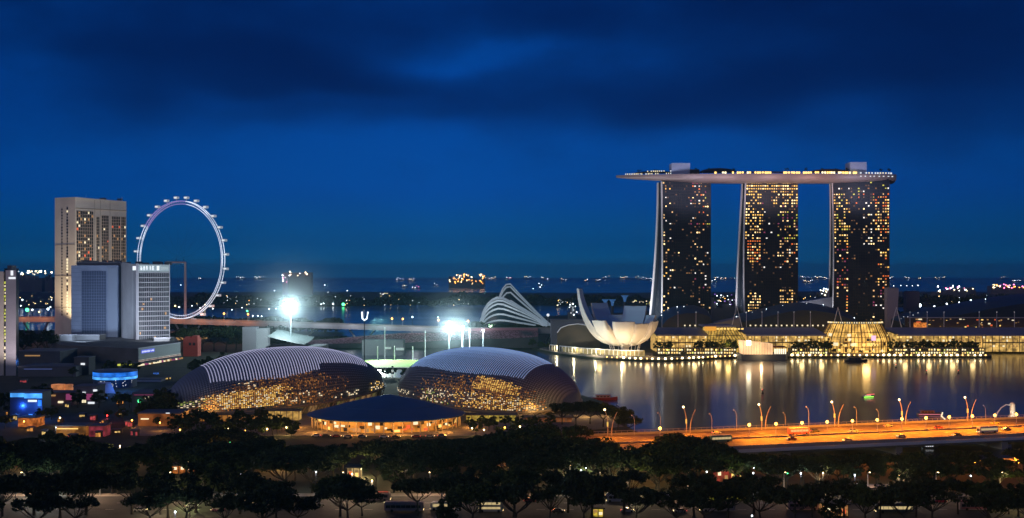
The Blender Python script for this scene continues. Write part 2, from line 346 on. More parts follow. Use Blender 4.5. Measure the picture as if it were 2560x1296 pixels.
# small lamps on the far footway (dark thin posts)
def thin_lamp():
    t = thing('thin_lamp_post', 'thin unlit lamp post with a curved tip', 'lamp post')
    MB().tube([(0, 0, 0), (0, 0, 7), (-0.4, 0, 9), (-1.3, 0, 9.8)], [0.14, 0.11, 0.09, 0.07], 5).build('post', steel, t)
    MB().ball((-1.4, 0, 9.8), 0.3, 5).build('lamp_head', white_p, t)
    return t
mk_thin = Maker(thin_lamp())
for i, u in enumerate((1585, 1650, 1778, 1840, 1962, 2020, 2140, 2195, 2462)):
    k = (u - 1280) / F; s = (k * BA.y - BA.x) / (bd.x - k * bd.y)
    mk_thin(BR(s, 0.6, 6.0), rng.uniform(-0.4, 0.4), rng.uniform(0.8, 1.1), f'{ORD[i]} from the left of the thin unlit posts on the orange bridge', 'thin posts on the bridge')

# ================================================================ vehicles
def car(col, name='parked_car', label='', h=1.45, cab=(0.28, 0.75)):
    t = thing(name, label, 'car')
    m = mat('car paint %.2f %.2f %.2f' % col, col, 0.3, metal=0.2)
    Ln, Wd = 4.5, 1.8; rings = []
    prof = [(-2.25, 0.35, 0.62), (-2.15, 0.25, 0.85), (-1.2, 0.22, 0.92), (1.2, 0.22, 0.92), (2.1, 0.25, 0.86), (2.25, 0.35, 0.6)]
    for x, z0, z1 in prof: rings.append([(x, -Wd / 2, z0), (x, -Wd / 2, z1 - 0.08), (x, -Wd / 2 + 0.12, z1), (x, Wd / 2 - 0.12, z1), (x, Wd / 2, z1 - 0.08), (x, Wd / 2, z0)])
    MB().loft(rings).build('body', m, t, local=True)
    MB().loft([[(-1.7, -0.82, 0.93), (1.25, -0.82, 0.93), (1.25, 0.82, 0.93), (-1.7, 0.82, 0.93)], [(-1.1, -0.66, h - 0.05), (0.55, -0.66, h - 0.05), (0.55, 0.66, h - 0.05), (-1.1, 0.66, h - 0.05)]]).build('windscreen', glass_dk, t, local=True)
    MB().box(-1.05, 0.5, -0.64, 0.64, h - 0.045, h).build('roof', m, t, local=True)
    for x in (-1.4, 1.4):
        for y in (-0.9, 0.9): MB().tube([(x, y - 0.1, 0.33), (x, y + 0.1, 0.33)], 0.33, 12).build('wheel', tyre, t, local=True)
    for y in (-0.6, 0.6): MB().box(2.22, 2.28, y - 0.17, y + 0.17, 0.6, 0.76).build('headlight', g_lamp_y, t, local=True)
    for y in (-0.6, 0.6): MB().box(-2.28, -2.22, y - 0.17, y + 0.17, 0.62, 0.76).build('tail_light', g_lamp_r, t, local=True)
    return t
def bus(col, roofc, label, Ln=12.0, H=3.2, lit=0.0, stripe=None, name='coach', double=False):
    t = thing(name, label, 'bus')
    m = mat('bus paint %.2f %.2f %.2f' % col, col, 0.35); mr = mat('bus roof %.2f %.2f %.2f' % roofc, roofc, 0.5)
    Wd = 2.5; rings = []
    for x, i in ((-Ln / 2, 0.15), (-Ln / 2 + 0.25, 0.0), (Ln / 2 - 0.5, 0.0), (Ln / 2, 0.3)):
        rings.append([(x, -Wd / 2 + i, 0.35), (x, -Wd / 2 + i, H - 0.35 - i), (x, -Wd / 2 + 0.25 + i, H - 0.1 - i), (x, Wd / 2 - 0.25 - i, H - 0.1 - i), (x, Wd / 2 - i, H - 0.35 - i), (x, Wd / 2 - i, 0.35)])
    MB().loft(rings).build('body', m, t, local=True)
    MB().box(-Ln / 2 + 0.4, Ln / 2 - 0.8, -Wd / 2 + 0.28, Wd / 2 - 0.28, H - 0.1, H + 0.06).build('roof', mr, t, local=True)
    gm = mat('bus glass lit', (0.1, 0.1, 0.1), 0.3, em=(1, 0.75, 0.35), es=0.55) if lit else glass_dk
    rows = [(1.35, 2.35)] if not double else [(1.2, 1.95), (2.7, 3.5)]
    for z0, z1 in rows:
        n = int(Ln / 1.7)
        for sy in (-1, 1):
            b = MB()
            for k in range(n): x0 = -Ln / 2 + 0.6 + k * (Ln - 1.4) / n; b.box(x0, x0 + (Ln - 1.4) / n - 0.14, *sorted((sy * Wd / 2, sy * (Wd / 2 + 0.03))), z0, z1)
            b.build('side_window', gm, t, local=True)
    MB().box(Ln / 2 + 0.0, Ln / 2 + 0.04, -0.8, 0.8, 1.1, H - 0.9).build('windscreen', glass_dk, t, local=True)
    if stripe: MB().box(-Ln / 2 + 0.5, Ln / 2 - 0.9, -Wd / 2 - 0.02, -Wd / 2, 0.8, 1.15).build('stripe', mat('stripe %.2f %.2f' % stripe[:2], stripe, 0.4), t, local=True)
    for x in (-Ln * 0.3, Ln * 0.33):
        for y in (-Wd / 2 + 0.08, Wd / 2 - 0.08): MB().tube([(x, y - 0.15, 0.48), (x, y + 0.15, 0.48)], 0.48, 12).build('wheel', tyre, t, local=True)
    for y in (-0.85, 0.85): MB().box(Ln / 2 - 0.02, Ln / 2 + 0.05, y - 0.15, y + 0.15, 0.6, 0.8).build('headlight', g_lamp_y, t, local=True)
    return t
def put(o, u, Y, rz=0.0, z=2.012): o.location = (X(u, Y), Y, z); o.rotation_euler = (0, 0, rz)
put(bus((0.62, 0.5, 0.42), (0.2, 0.02, 0.06), 'cream coach with a maroon roof parked between two dark trunks', stripe=(0.3, 0.04, 0.05)), 1792, 386, PI)
put(bus((0.72, 0.5, 0.46), (0.6, 0.5, 0.45), 'pale pink coach with a thin dark side line, right of the maroon-roofed coach', 11, stripe=(0.12, 0.05, 0.05)), 2008, 388, 0)
put(bus((0.75, 0.7, 0.5), (0.4, 0.3, 0.1), 'short bus with glowing yellow windows behind a dark trunk', 9, lit=1, double=True, H=4.0), 1225, 385, 0)
put(bus((0.7, 0.68, 0.55), (0.6, 0.6, 0.5), 'small white minibus with pale lit windows left of the yellow bus', 7.5, H=2.8, lit=1, name='minibus'), 1103, 388, PI)
put(bus((0.55, 0.42, 0.34), (0.5, 0.36, 0.3), 'brown sided coach with cream roof seen under low branches', 12, lit=1), 655, 395, PI)
put(bus((0.66, 0.46, 0.38), (0.62, 0.46, 0.4), 'wide salmon coach parked behind the bare branched tree', 13.5, H=3.4), 1010, 386, 0)
put(bus((0.4, 0.28, 0.22), (0.3, 0.05, 0.04), 'long tan coach with a red roof', 12, H=3.2), 935, 404, 0)
put(bus((0.7, 0.68, 0.62), (0.65, 0.65, 0.62), 'plain white coach parked between trees near the middle right', 12), 2140, 402, 0)
put(bus((0.7, 0.7, 0.68), (0.6, 0.6, 0.6), 'white box-shaped bus at the left of the parked white car', 7, H=3.3, name='minibus'), 1540, 402, PI)
put(bus((0.1, 0.12, 0.1), (0.1, 0.1, 0.1), 'dark green bus with a row of small lit windows', 13, lit=1), 2235, 384, PI)
put(bus((0.5, 0.35, 0.33), (0.35, 0.03, 0.05), 'red roofed coach nearest the flower planter', 12, stripe=(0.4, 0.03, 0.05)), 2440, 388, 0)
put(bus((0.62, 0.62, 0.6), (0.05, 0.1, 0.05), 'pale truck-like bus with a dark green roof under the trees', 8, H=3.2, name='minibus'), 1650, 403, 0)
for i, (u, Y, c, lb, rz) in enumerate(((1568, 385, (0.7, 0.7, 0.72), 'white car parked in front of the white box-shaped bus', 0), (1395, 384, (0.05, 0.05, 0.06), 'black car parked near the road middle', 0.0),
        (480, 392, (0.5, 0.5, 0.5), 'silver car driving on the road with its headlights on', 0), (545, 386, (0.3, 0.12, 0.2), 'plum coloured car left of the brown coach', PI),
        (205, 394, (0.6, 0.58, 0.5), 'cream car on the road, leftmost of the cars', PI), (1325, 402, (0.35, 0.02, 0.03), 'red car beside a dark trunk', 0), (2350, 401, (0.5, 0.02, 0.06), 'bright red car behind the red roofed coach', 0),
        (1700, 384, (0.25, 0.27, 0.3), 'grey car parked left of the cream coach', PI), (2085, 384, (0.5, 0.42, 0.4), 'beige car parked right of the pink coach', 0), (760, 388, (0.08, 0.09, 0.12), 'dark blue car parked right of the brown coach', 0),
        (350, 386, (0.65, 0.63, 0.6), 'white car on the road under the spreading branches', 0))):
    o = car(c, 'parked_car', lb); o['group'] = 'cars along the near road'; put(o, u, Y, rz)
# cars crossing the bridge
for i, (s, w, c, lb, rz) in enumerate(((70, 8, (0.6, 0.6, 0.6), 'silver car on the far lanes of the orange bridge, first from the left', 0), (120, 15, (0.1, 0.1, 0.1), 'black car on the far lanes of the orange bridge', 0), (165, 9, (0.6, 0.55, 0.4), 'cream car on the far lanes of the bridge near its middle', 0),
        (95, 36, (0.5, 0.05, 0.04), 'red car on the near lanes of the orange bridge', PI), (150, 42, (0.6, 0.6, 0.62), 'white car on the near lanes of the orange bridge', PI), (215, 35, (0.3, 0.3, 0.35), 'grey car on the near lanes at the right of the bridge', PI), (225, 14, (0.7, 0.6, 0.1), 'yellow taxi on the far lanes at the right of the bridge', 0), (50, 9, (0.2, 0.2, 0.25), 'dark saloon just entering the far lanes behind the shore trees', 0), (138, 20, (0.65, 0.65, 0.6), 'white car hugging the median on the far lanes of the bridge', 0), (186, 21, (0.35, 0.05, 0.05), 'maroon car beside the median on the far lanes', 0), (118, 47, (0.55, 0.55, 0.5), 'pale car beside the near footway of the bridge', PI), (178, 46, (0.08, 0.08, 0.1), 'black car beside the near footway of the bridge', PI), (232, 47, (0.6, 0.1, 0.08), 'red car beside the near footway at the right', PI), (205, 30, (0.5, 0.5, 0.55), 'silver car beside the median on the near lanes', PI))):
    o = car(c, 'moving_car', lb); p = BR(s, w, 6.008); o.location = p; o.rotation_euler = (0, 0, math.atan2(bd.y, bd.x) + rz); o['group'] = 'cars crossing the bridge'

for s, w, c_, rc_, lb, rz in ((108, 20, (0.6, 0.1, 0.08), (0.6, 0.6, 0.6), 'red city bus on the far lanes of the orange bridge', 0), (200, 40, (0.6, 0.6, 0.6), (0.5, 0.5, 0.5), 'white city bus on the near lanes of the orange bridge', PI), (60, 33, (0.15, 0.35, 0.2), (0.5, 0.5, 0.5), 'green city bus near the left end of the orange bridge', PI)):
    o = bus(c_, rc_, lb, 11, lit=1, name='city_bus'); o.location = BR(s, w, 6.008); o.rotation_euler = (0, 0, math.atan2(bd.y, bd.x) + rz)
# ================================================================ trees
def crown_mesh(rx, rz, clumps, leaves, seed, leaf=0.9, m=leaf_a, flat=0.35):
    r = random.Random(seed); b = MB(); cs = []
    for _ in range(clumps):
        a = r.uniform(0, 2 * PI); q = math.sqrt(r.uniform(0.02, 1)); zz = r.uniform(-flat, 1) * math.sqrt(max(0.02, 1 - q * q * 0.9))
        cs.append((Vector((rx * 0.84 * q * math.cos(a), rx * 0.84 * q * math.sin(a), rz * 0.85 * zz)), r.uniform(0.14, 0.3) * rx))
    for c, cr_ in cs:
        for _ in range(leaves):
            d = Vector((r.gauss(0, 1), r.gauss(0, 1), r.gauss(0, 1))).normalized() * (r.uniform(0.3, 1) ** 0.5) * cr_; d.z *= 0.62
            p = c + d; n = Vector((r.gauss(0, 1), r.gauss(0, 1), r.gauss(0.6, 1))).normalized()
            a = n.orthogonal().normalized(); a.rotate(Matrix.Rotation(r.uniform(0, PI), 3, n)); q = n.cross(a); s = leaf * r.uniform(0.55, 1.25)
            b.face(p - a * s, p - q * s * 0.55, p + a * s, p + q * s * 0.55)
    return b, cs
def tree(name, label, seed, h=16.0, rx=10.0, rz=5.0, trunk=4.5, clumps=34, leaves=85, leaf=0.75, m=leaf_a, group=None, tr=0.45, flat=0.35):
    """base at the origin; forked limbs reach into the crown"""
    t = thing(name, label, 'tree', group=group); r = random.Random(seed + 5)
    b, cs = crown_mesh(rx, rz, clumps, leaves, seed, leaf, flat=flat)
    zc = h - rz; b.v = [(x, y, z + zc) for x, y, z in b.v]
    b.build('crown', m, t, local=True)
    k = MB(); fork = Vector((r.uniform(-.4, .4), r.uniform(-.4, .4), trunk))
    k.tube([(0, 0, -0.3), (r.uniform(-.2, .2), 0, trunk * 0.5), fork], [tr * 1.35, tr * 0.95, tr * 0.85], 7)
    for c, _ in sorted(cs, key=lambda q: -q[0].length)[:11]:
        e = c + Vector((0, 0, zc)); m1 = fork.lerp(e, 0.45) + Vector((0, 0, -0.1 * (e - fork).length + r.uniform(0, 1))); k.tube([fork, m1, e], [tr * 0.5, tr * 0.3, 0.06], 5)
        e2 = m1.lerp(e, 0.5) + Vector((r.uniform(-2, 2), r.uniform(-2, 2), r.uniform(0.5, 2))); k.tube([m1, e2], [tr * 0.24, 0.05], 4)
    k.build('trunk', bark, t, local=True)
    return t
PROTO = [Maker(tree('rain_tree', 'broad dark rain tree', s, h=16, rx=10.5 + (s % 3), rz=4.6, trunk=5, m=(leaf_a, leaf_b)[s % 4 == 3])) for s in range(6)]
PROTO += [Maker(tree('rain_tree', 'broad dark rain tree', 60 + s, h=17, rx=rx_, rz=rz_, trunk=tk_, clumps=cl_, leaves=lv_, leaf=lf_, flat=fl_)) for s, (rx_, rz_, tk_, cl_, lv_, lf_, fl_) in enumerate(((6.8, 6.6, 4, 40, 70, 0.6, 0.95), (10, 5.5, 6, 17, 75, 0.7, 0.2), (8.5, 6.0, 4, 30, 110, 0.5, 0.6), (12, 3.8, 6.5, 30, 60, 0.95, 0.2)))]
NP = len(PROTO)
SMALL = [Maker(tree('round_tree', 'small round tree', 40 + s, h=9, rx=4.2, rz=3.6, trunk=2.6, clumps=24, leaves=60, leaf=0.5, m=leaf_b, tr=0.22, flat=0.8)) for s in range(4)]
VL = [(-100, 1085), (60, 1100), (120, 1070), (250, 1110), (330, 1120), (420, 1085), (520, 1066), (620, 1075), (700, 1112), (820, 1112), (900, 1104), (1180, 1092), (1300, 1062), (1400, 1048), (1470, 1062), (1520, 1112), (1620, 1118), (1680, 1082), (1740, 1088), (1840, 1128), (2000, 1136), (2200, 1132), (2400, 1126), (2700, 1118)]
def vlim(u):
    for (a, b), (c, d) in zip(VL, VL[1:]):
        if a <= u <= c: return b + (d - b) * (u - a) / (c - a)
    return 1120
FR = [("dark tree with a forked trunk at the lower left corner"), ("slim dark tree right of the corner tree, over the cream car"), ("dark tree with long bare limbs left of the brown coach"), ("dark tree directly behind the silver car with headlights"),
      ("wide dark tree over the brown coach with the cream roof"), ("dark tree right of the brown coach"), ("tree with open bare branches in front of the salmon coach"), ("twisted tree right of the open-branched one"),
      ("dark tree whose trunk hides part of the yellow-windowed bus"), ("leaning dark tree beside the red car"), ("dark tree left of the white box-shaped bus"), ("dark tree right of the white car"), ("stout dark tree at the left end of the cream maroon-roofed coach"),
      ("dark tree between the maroon-roofed coach and the pink coach"), ("dark tree right of the pink coach"), ("low dark tree over the plain white coach"), ("dark tree over the dark green bus"), ("dark tree left of the red roofed coach"), ("dark tree in the lower right corner")]
FU = [5, 85, 215, 330, 490, 600, 905, 1045, 1200, 1285, 1420, 1560, 1735, 1885, 2030, 2110, 2290, 2395, 2545]
for i, (u, lb) in enumerate(zip(FU, FR)):
    Y = rng.uniform(376, 384); sc = rng.uniform(0.82, 1.05)
    if u > 1950: sc *= 0.82
    if u in (905, 1045): sc *= 0.7
    PROTO[(i * 7) % NP]((X(u, Y), Y, 2.0), rng.uniform(0, 6.28), sc, lb, 'trees along the near road')
for i, u in enumerate((-30, 150, 280, 420, 560, 690, 780, 850, 985, 1120, 1345, 1480, 1640, 1820, 1960, 2200, 2350, 2470)):
    Y = rng.uniform(372, 378) if i % 2 else rng.uniform(414, 420); PROTO[(i * 3 + 2) % NP]((X(u, Y), Y, 2.0), rng.uniform(0, 6.28), rng.uniform(0.78, 0.98) * (0.85 if u > 1900 else 1), 'dark tree filling a gap in the rows on either side of the near road', 'filler trees along the near road')
for i, u in enumerate((-40, 95, 190, 375, 465, 560, 660, 745, 870, 1120, 1180, 1290, 1375, 1460, 1590, 1690, 1760, 1900, 1985, 2080, 2165, 2260, 2330, 2480, 2570)):
    Y = rng.uniform(354, 366); PROTO[(i * 7 + 3) % NP]((X(u, Y), Y, 2.0), rng.uniform(0, 6.28), rng.uniform(0.62, 0.92), 'dark tree top rising from below the bottom edge of the picture', 'tree tops at the bottom edge')
nback = 0
for row, Y0 in enumerate((421, 433, 445, 458, 471, 487, 504, 523)):
    x = X(-40, Y0) + rng.uniform(0, 8)
    while x < X(2600, Y0):
        Y = Y0 + rng.uniform(-7, 7); u = 1280 + x * F / Y; vl = vlim(u)
        hmax = EYE - (vl - HV) * Y / F - 2.0; sp = rng.uniform(12, 18) * (1 if u < 1850 else 0.8)
        if u > 1850: hmax = min(hmax, 11)
        if hmax > 4.5 and rng.random() < (0.93 if u < 1850 else 0.86) and not (u > 1850 and Y > 478):
            hh = min(hmax, rng.uniform(14, 18)) * rng.uniform(0.85, 1.0); sc = hh / 16.0
            sxy = max(sc, 0.55)
            PROTO[rng.randrange(NP)]((x, Y, 2.0), rng.uniform(0, 6.28), (sxy, sxy, sc), 'dark broad rain tree in the unlit park between the near road and the domes', 'rain trees massed in the dark park'); nback += 1
        x += sp
print('back trees', nback)
# trees on the bay shore right of the domes, and lit ones at the domes' feet
for i, (u, v, h) in enumerate(((1405, 1062, 12), (1440, 1066, 13), (1475, 1060, 12), (1508, 1068, 13), (1545, 1075, 12), (1572, 1084, 9))):
    Y = GY(v); PROTO[i % NP]((X(u, Y), Y, 2.0), i, h / 16, f'{ORD[i]} from the left of the dark trees between right dome and bay', 'shore trees right of the domes')
LTV = [(480, 1062), (530, 1066), (585, 1062), (640, 1068), (690, 1062), (735, 1070), (1175, 1066), (1205, 1060), (1235, 1066), (1265, 1060), (1300, 1064), (1340, 1058), (1375, 1060)]
for i, (u, v) in enumerate(LTV):
    Y = GY(v + 10); SMALL[i % 4]((X(u, Y), Y, 2.0), i, rng.uniform(0.7, 0.95), f'{ORD[i]} from the left of the small lit trees below the two domes', 'small trees at the foot of the domes')
# ================================================================ the two spiky theatre domes
dome_skin = mat('dome glass and aluminium skin', (0.075, 0.10, 0.155), 0.5, metal=0.15, var=0.12, vscale=0.4)
rib_m = mat('lit aluminium sunshade', (0.72, 0.72, 0.8), 0.4, em=(0.66, 0.66, 0.95), es=0.42); rib_m.cycles.emission_sampling = 'NONE'  # emission paints in the floodlight caught by the aluminium shades
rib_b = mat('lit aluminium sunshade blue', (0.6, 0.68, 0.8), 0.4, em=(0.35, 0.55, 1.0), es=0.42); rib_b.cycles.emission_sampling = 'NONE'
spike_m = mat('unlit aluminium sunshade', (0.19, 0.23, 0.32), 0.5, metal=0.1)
cellm = [glow('foyer glass gold', (1, 0.56, 0.12), 1.15, False), glow('foyer glass pale', (1, 0.8, 0.5), 1.2, False), glow('foyer glass amber', (0.9, 0.36, 0.08), 0.4, False), glow('foyer glass brown', (0.4, 0.16, 0.06), 0.22, False), glow('foyer glass green', (0.6, 0.75, 0.15), 0.5, False)]
def dome(label, c, L, Wd, Hd, rot, z0, taper, ribm, ribspec, zones, seed, nrib, hskew=0.0, grp=None):
    root = thing('theatre_dome', label, 'theatre', c, rot, group=grp); r = random.Random(seed); fy = -1 if abs(rot) > PI / 2 else 1
    # tip of the teardrop at +x
    def S(s, t, o=0.0):
        q = max(0.0, 1 - abs(s) ** 2.3) ** 0.5; w = Wd * q * (1 - taper * s) ; h = Hd * (max(0.0, 1 - abs(s) ** 2.2) ** 0.62) * (1 - hskew * s)
        ct, st = math.cos(t), math.sin(t)
        y = -fy * w * math.copysign(abs(ct) ** 0.9, ct); z = h * st ** 0.85 if st > 0 else 0
        b = z0 + 8.0 * (s * 0.5 + 0.5) ** 1.7
        p = Vector((L * s, y, b + z)); n = Vector((s * 0.5, -ct * fy, st + 0.1)).normalized()
        return p + n * o
    NS, NT = 72, 30
    rows = [[S(-0.999 + 1.998 * i / NS, PI * j / NT) for j in range(NT + 1)] for i in range(NS + 1)]
    MB().grid(rows).build('shell', dome_skin, root, smooth=True, local=True)
    # sunshade ribs, one strip each, glowing in place of floodlight
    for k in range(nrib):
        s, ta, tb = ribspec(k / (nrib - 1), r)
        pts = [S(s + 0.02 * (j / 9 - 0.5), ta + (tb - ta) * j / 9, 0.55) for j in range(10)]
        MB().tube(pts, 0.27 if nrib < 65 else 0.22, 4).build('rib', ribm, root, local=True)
    # unlit triangular shades over the rest of the skin: one woven pattern
    b = MB(); M_, T_ = 96, 34
    for i in range(1, M_ - 1):
        for j in range(1, T_ - 1):
            s = -0.97 + 1.94 * i / M_; t = PI * j / T_ * 0.72; ds = 1.94 / M_ * 0.5; dt = PI / T_ * 0.36
            b.face(S(s - ds, t, 0.05), S(s + ds, t, 0.05), S(s + ds * 0.4, t + dt, 0.6))
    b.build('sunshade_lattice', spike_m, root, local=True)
    # lit foyer glass showing between the shades
    b = MB()
    for (sa, sb, ta, tb, dens, pal, ns, ntt) in zones:
        for i in range(ns):
            for j in range(ntt):
                fi, fj = (i + .5) / ns, (j + .5) / ntt
                edge = min(1.0, 3.2 * min(fi, 1 - fi) + 0.25) * min(1.0, 2.5 * (1 - fj) + 0.35)
                if r.random() > dens * edge: continue
                s = sa + (sb - sa) * fi; t = PI * (ta + (tb - ta) * fj); ds = (sb - sa) / ns * r.uniform(0.26, 0.4); dt = PI * (tb - ta) / ntt * r.uniform(0.25, 0.38)
                b.m = r.choice(pal); b.face(S(s - ds, t - dt, 0.9), S(s + ds, t - dt, 0.9), S(s + ds, t + dt, 0.9), S(s - ds, t + dt, 0.9))
    tag(b.build('lit_glazing', cellm, root, local=True), kind='stuff')
    # rim ring, zigzag truss and glazed lobby wall below it
    ring = [S(-0.995 + 1.99 * i / 60, 0.0) for i in range(61)]; ring2 = [S(0.995 - 1.99 * i / 60, PI) for i in range(61)]
    MB().tube(ring, 0.8, 6).build('rim_beam', mat('rim steel', (0.22, 0.20, 0.18), 0.5), root, local=True)
    MB().tube(ring2, 0.8, 6).build('rim_beam', mat('rim steel', (0.22, 0.20, 0.18), 0.5), root, local=True)
    b = MB(); g = MB(); z_ = 0.1
    for i in range(0, 60, 2):
        p0, p1, p2 = ring[i], ring[i + 1], ring[i + 2]; lo = lambda p: Vector((p.x * 0.965, p.y * 0.93, z_)); b.tube([lo(p0), p1], 0.3, 4); b.tube([p1, lo(p2)], 0.3, 4)
        g.m = r.choice((0, 0, 1, 2, 3)); g.face(lo(p0) * 0.985, lo(p2) * 0.985, p2 * 0.985, p0 * 0.985)
    b.build('zigzag_truss', mat('truss steel', (0.5, 0.46, 0.42), 0.5), root, local=True)
    g.build('lobby_glass', [mat('lobby glass dim', (0.06, 0.05, 0.045), 0.3, em=(0.9, 0.5, 0.2), es=0.05), mat('lobby glass warm', (0.06, 0.05, 0.045), 0.3, em=(0.9, 0.5, 0.2), es=0.22), mat('lobby glass olive', (0.07, 0.06, 0.04), 0.3, em=(0.7, 0.6, 0.2), es=0.12), dark_conc], root, local=True)
    return root, S
def ribs_left(f, r):
    s = -0.66 + 1.42 * f
    lo = 0.245 - 0.075 * math.sin(PI * min(1, f * 1.3)) if f < 0.66 else 0.255 + 0.06 * (f - 0.66)
    return s, PI * (lo + r.uniform(-0.004, 0.004)), PI * 0.62
def ribs_right(f, r):
    s = -0.62 + 1.34 * f
    return s, PI * (0.27 - 0.065 * math.sin(PI * f) + r.uniform(-0.004, 0.004)), PI * 0.62
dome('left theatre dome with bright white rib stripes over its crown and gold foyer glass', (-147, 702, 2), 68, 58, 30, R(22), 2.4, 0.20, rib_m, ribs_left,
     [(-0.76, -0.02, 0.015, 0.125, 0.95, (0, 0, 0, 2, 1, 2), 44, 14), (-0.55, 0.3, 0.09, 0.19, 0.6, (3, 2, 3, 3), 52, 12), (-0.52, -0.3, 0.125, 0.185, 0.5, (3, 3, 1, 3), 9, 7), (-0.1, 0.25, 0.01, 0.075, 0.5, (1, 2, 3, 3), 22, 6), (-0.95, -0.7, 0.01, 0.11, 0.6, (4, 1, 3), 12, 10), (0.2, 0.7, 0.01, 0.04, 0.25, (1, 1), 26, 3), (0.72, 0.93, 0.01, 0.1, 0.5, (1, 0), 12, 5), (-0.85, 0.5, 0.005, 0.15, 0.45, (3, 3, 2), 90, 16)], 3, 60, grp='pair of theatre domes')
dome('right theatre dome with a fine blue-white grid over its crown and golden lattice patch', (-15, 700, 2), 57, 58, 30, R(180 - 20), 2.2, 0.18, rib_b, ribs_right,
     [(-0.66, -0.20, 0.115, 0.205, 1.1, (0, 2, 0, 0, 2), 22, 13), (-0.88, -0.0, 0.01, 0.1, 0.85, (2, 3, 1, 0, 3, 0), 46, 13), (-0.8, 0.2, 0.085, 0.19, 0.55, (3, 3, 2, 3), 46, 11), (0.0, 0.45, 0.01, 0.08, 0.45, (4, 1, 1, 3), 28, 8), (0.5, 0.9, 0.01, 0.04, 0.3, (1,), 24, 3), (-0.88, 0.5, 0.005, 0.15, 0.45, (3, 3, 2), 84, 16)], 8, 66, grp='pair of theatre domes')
# cross strips that make the right crown a grid
# foyer pavilion between the domes
fo = thing('foyer_pavilion', 'low pavilion under a broad dark blue roof glowing amber below, between the two domes', 'pavilion', (-68, 606, 2))
ra, rb = 43, 36
def el_(a, f=1.0, z=0.0): return (-68 + ra * f * math.cos(a), 606 + rb * f * math.sin(a) * (1 if math.sin(a) < 0 else 1.0), z)
def cone_pt(a, f, z): x, y, _ = el_(a, f); return (x, y + 9 * (1 - f), z)
rings = [[cone_pt(2 * PI * k / 22, f, z) for k in range(22)] for f, z in ((0.985, 8.0), (1.0, 8.5), (0.62, 12.4), (0.6, 12.9), (0.3, 15.6), (0.03, 17.6))]
MB().loft(rings).build('roof', mat('blue painted roof', (0.04, 0.11, 0.26), 0.5, var=0.15, vscale=0.06), fo, smooth=False)
amber_in = glow('amber hall interior', (1.0, 0.38, 0.05), 0.5, True, emvar=0.7, emscale=0.25)
MB().loft([[el_(2 * PI * k / 40, 0.86, z) for k in range(40)] for z in (2, 8.1)]).build('hall_wall', amber_in, fo)
for k in range(26):
    a = PI + PI * (k + 0.5) / 26; x, y, _ = el_(a, 0.93); MB().tube([(x, y, 2), (x, y, 8.1)], 0.35, 6).build('column', mat('amber column', (0.6, 0.5, 0.35), 0.7), fo)
r_ = random.Random(4)
for k in range(60):
    a = PI + PI * (k + 0.5) / 60; x, y, _ = el_(a, 0.885); zz = r_.choice((2.6, 3.4, 6.0, 4.2, 4.8)); c_ = r_.choice((g_gold, g_pale, g_dim, g_red, dark_steel, dark_steel, bark))
    MB().cbox((x, y, zz), r_.uniform(1.5, 3.4), 0.3, r_.uniform(0.8, 2.0), a + PI / 2).build('shop_window', c_, fo)
for k in range(6):
    a = PI + PI * (k + 0.5) / 6; x, y, _ = el_(a, 1.12); light('soffit_light', 'POINT', (x, y, 6.5), 3500, (1, 0.40, 0.07), fo, 0.8)
for k in range(5):
    x = -200 + 26 * k; light('path_light', 'POINT', (x, 640 - 7 * (k % 2), 7), 3200, (1, 0.42, 0.08), None, 0.6)
for k in range(6): light('path_light', 'POINT', (-14 + 14 * k, 640 + 3 * (k % 2), 7), 2500, (1, 0.55, 0.16), None, 0.6)
# low annexes with gold glass under the left dome
for i, (u0, u1, Y, zt, lb) in enumerate(((470, 640, 622, 5.6, 'low amber lit canopy hall under the left end of the left dome'), (655, 748, 626, 7.2, 'glass fronted gold lit annex where the left dome meets the blue roof'), (1165, 1290, 620, 5.6, 'yellow green lit annex under the right dome'), (1310, 1430, 618, 4.6, 'low brown annex below the far right of the right dome'))):
    t = thing('annex', lb, 'annex', (X((u0 + u1) / 2, Y), Y, 2)); x0, x1 = X(u0, Y), X(u1, Y)
    MB().box(x0, x1, Y, Y + 7, 2, zt).build('wall', glow('annex glow %d' % i, ((1, 0.4, 0.08), (1, 0.6, 0.15), (0.9, 0.7, 0.12), (0.7, 0.25, 0.08))[i], (0.22, 0.4, 0.35, 0.15)[i], False, 0.8, 0.35), t)
    MB().box(x0 - 1, x1 + 1, Y - 1.5, Y + 8, zt, zt + 0.5).build('roof', dark_conc, t)
    n = int((x1 - x0) / 3)
    for k in range(n + 1): MB().cbox((x0 + (x1 - x0) * k / n, Y - 0.4, 2), 0.35, 0.35, zt - 2).build('column', concrete, t)

# ================================================================ left city blocks
wall_beige = mat('beige stone cladding', (0.66, 0.62, 0.56), 0.8, var=0.1, vscale=0.05); wall_lav = mat('lavender grey cladding', (0.40, 0.40, 0.46), 0.75, var=0.14, vscale=0.05)
wall_blue = mat('blue grey cladding', (0.20, 0.25, 0.38), 0.7, var=0.18, vscale=0.05); wall_dk = mat('deep grey cladding', (0.13, 0.14, 0.17), 0.7, var=0.1, vscale=0.05); frame_w = mat('pale window frame', (0.50, 0.5, 0.56), 0.6)
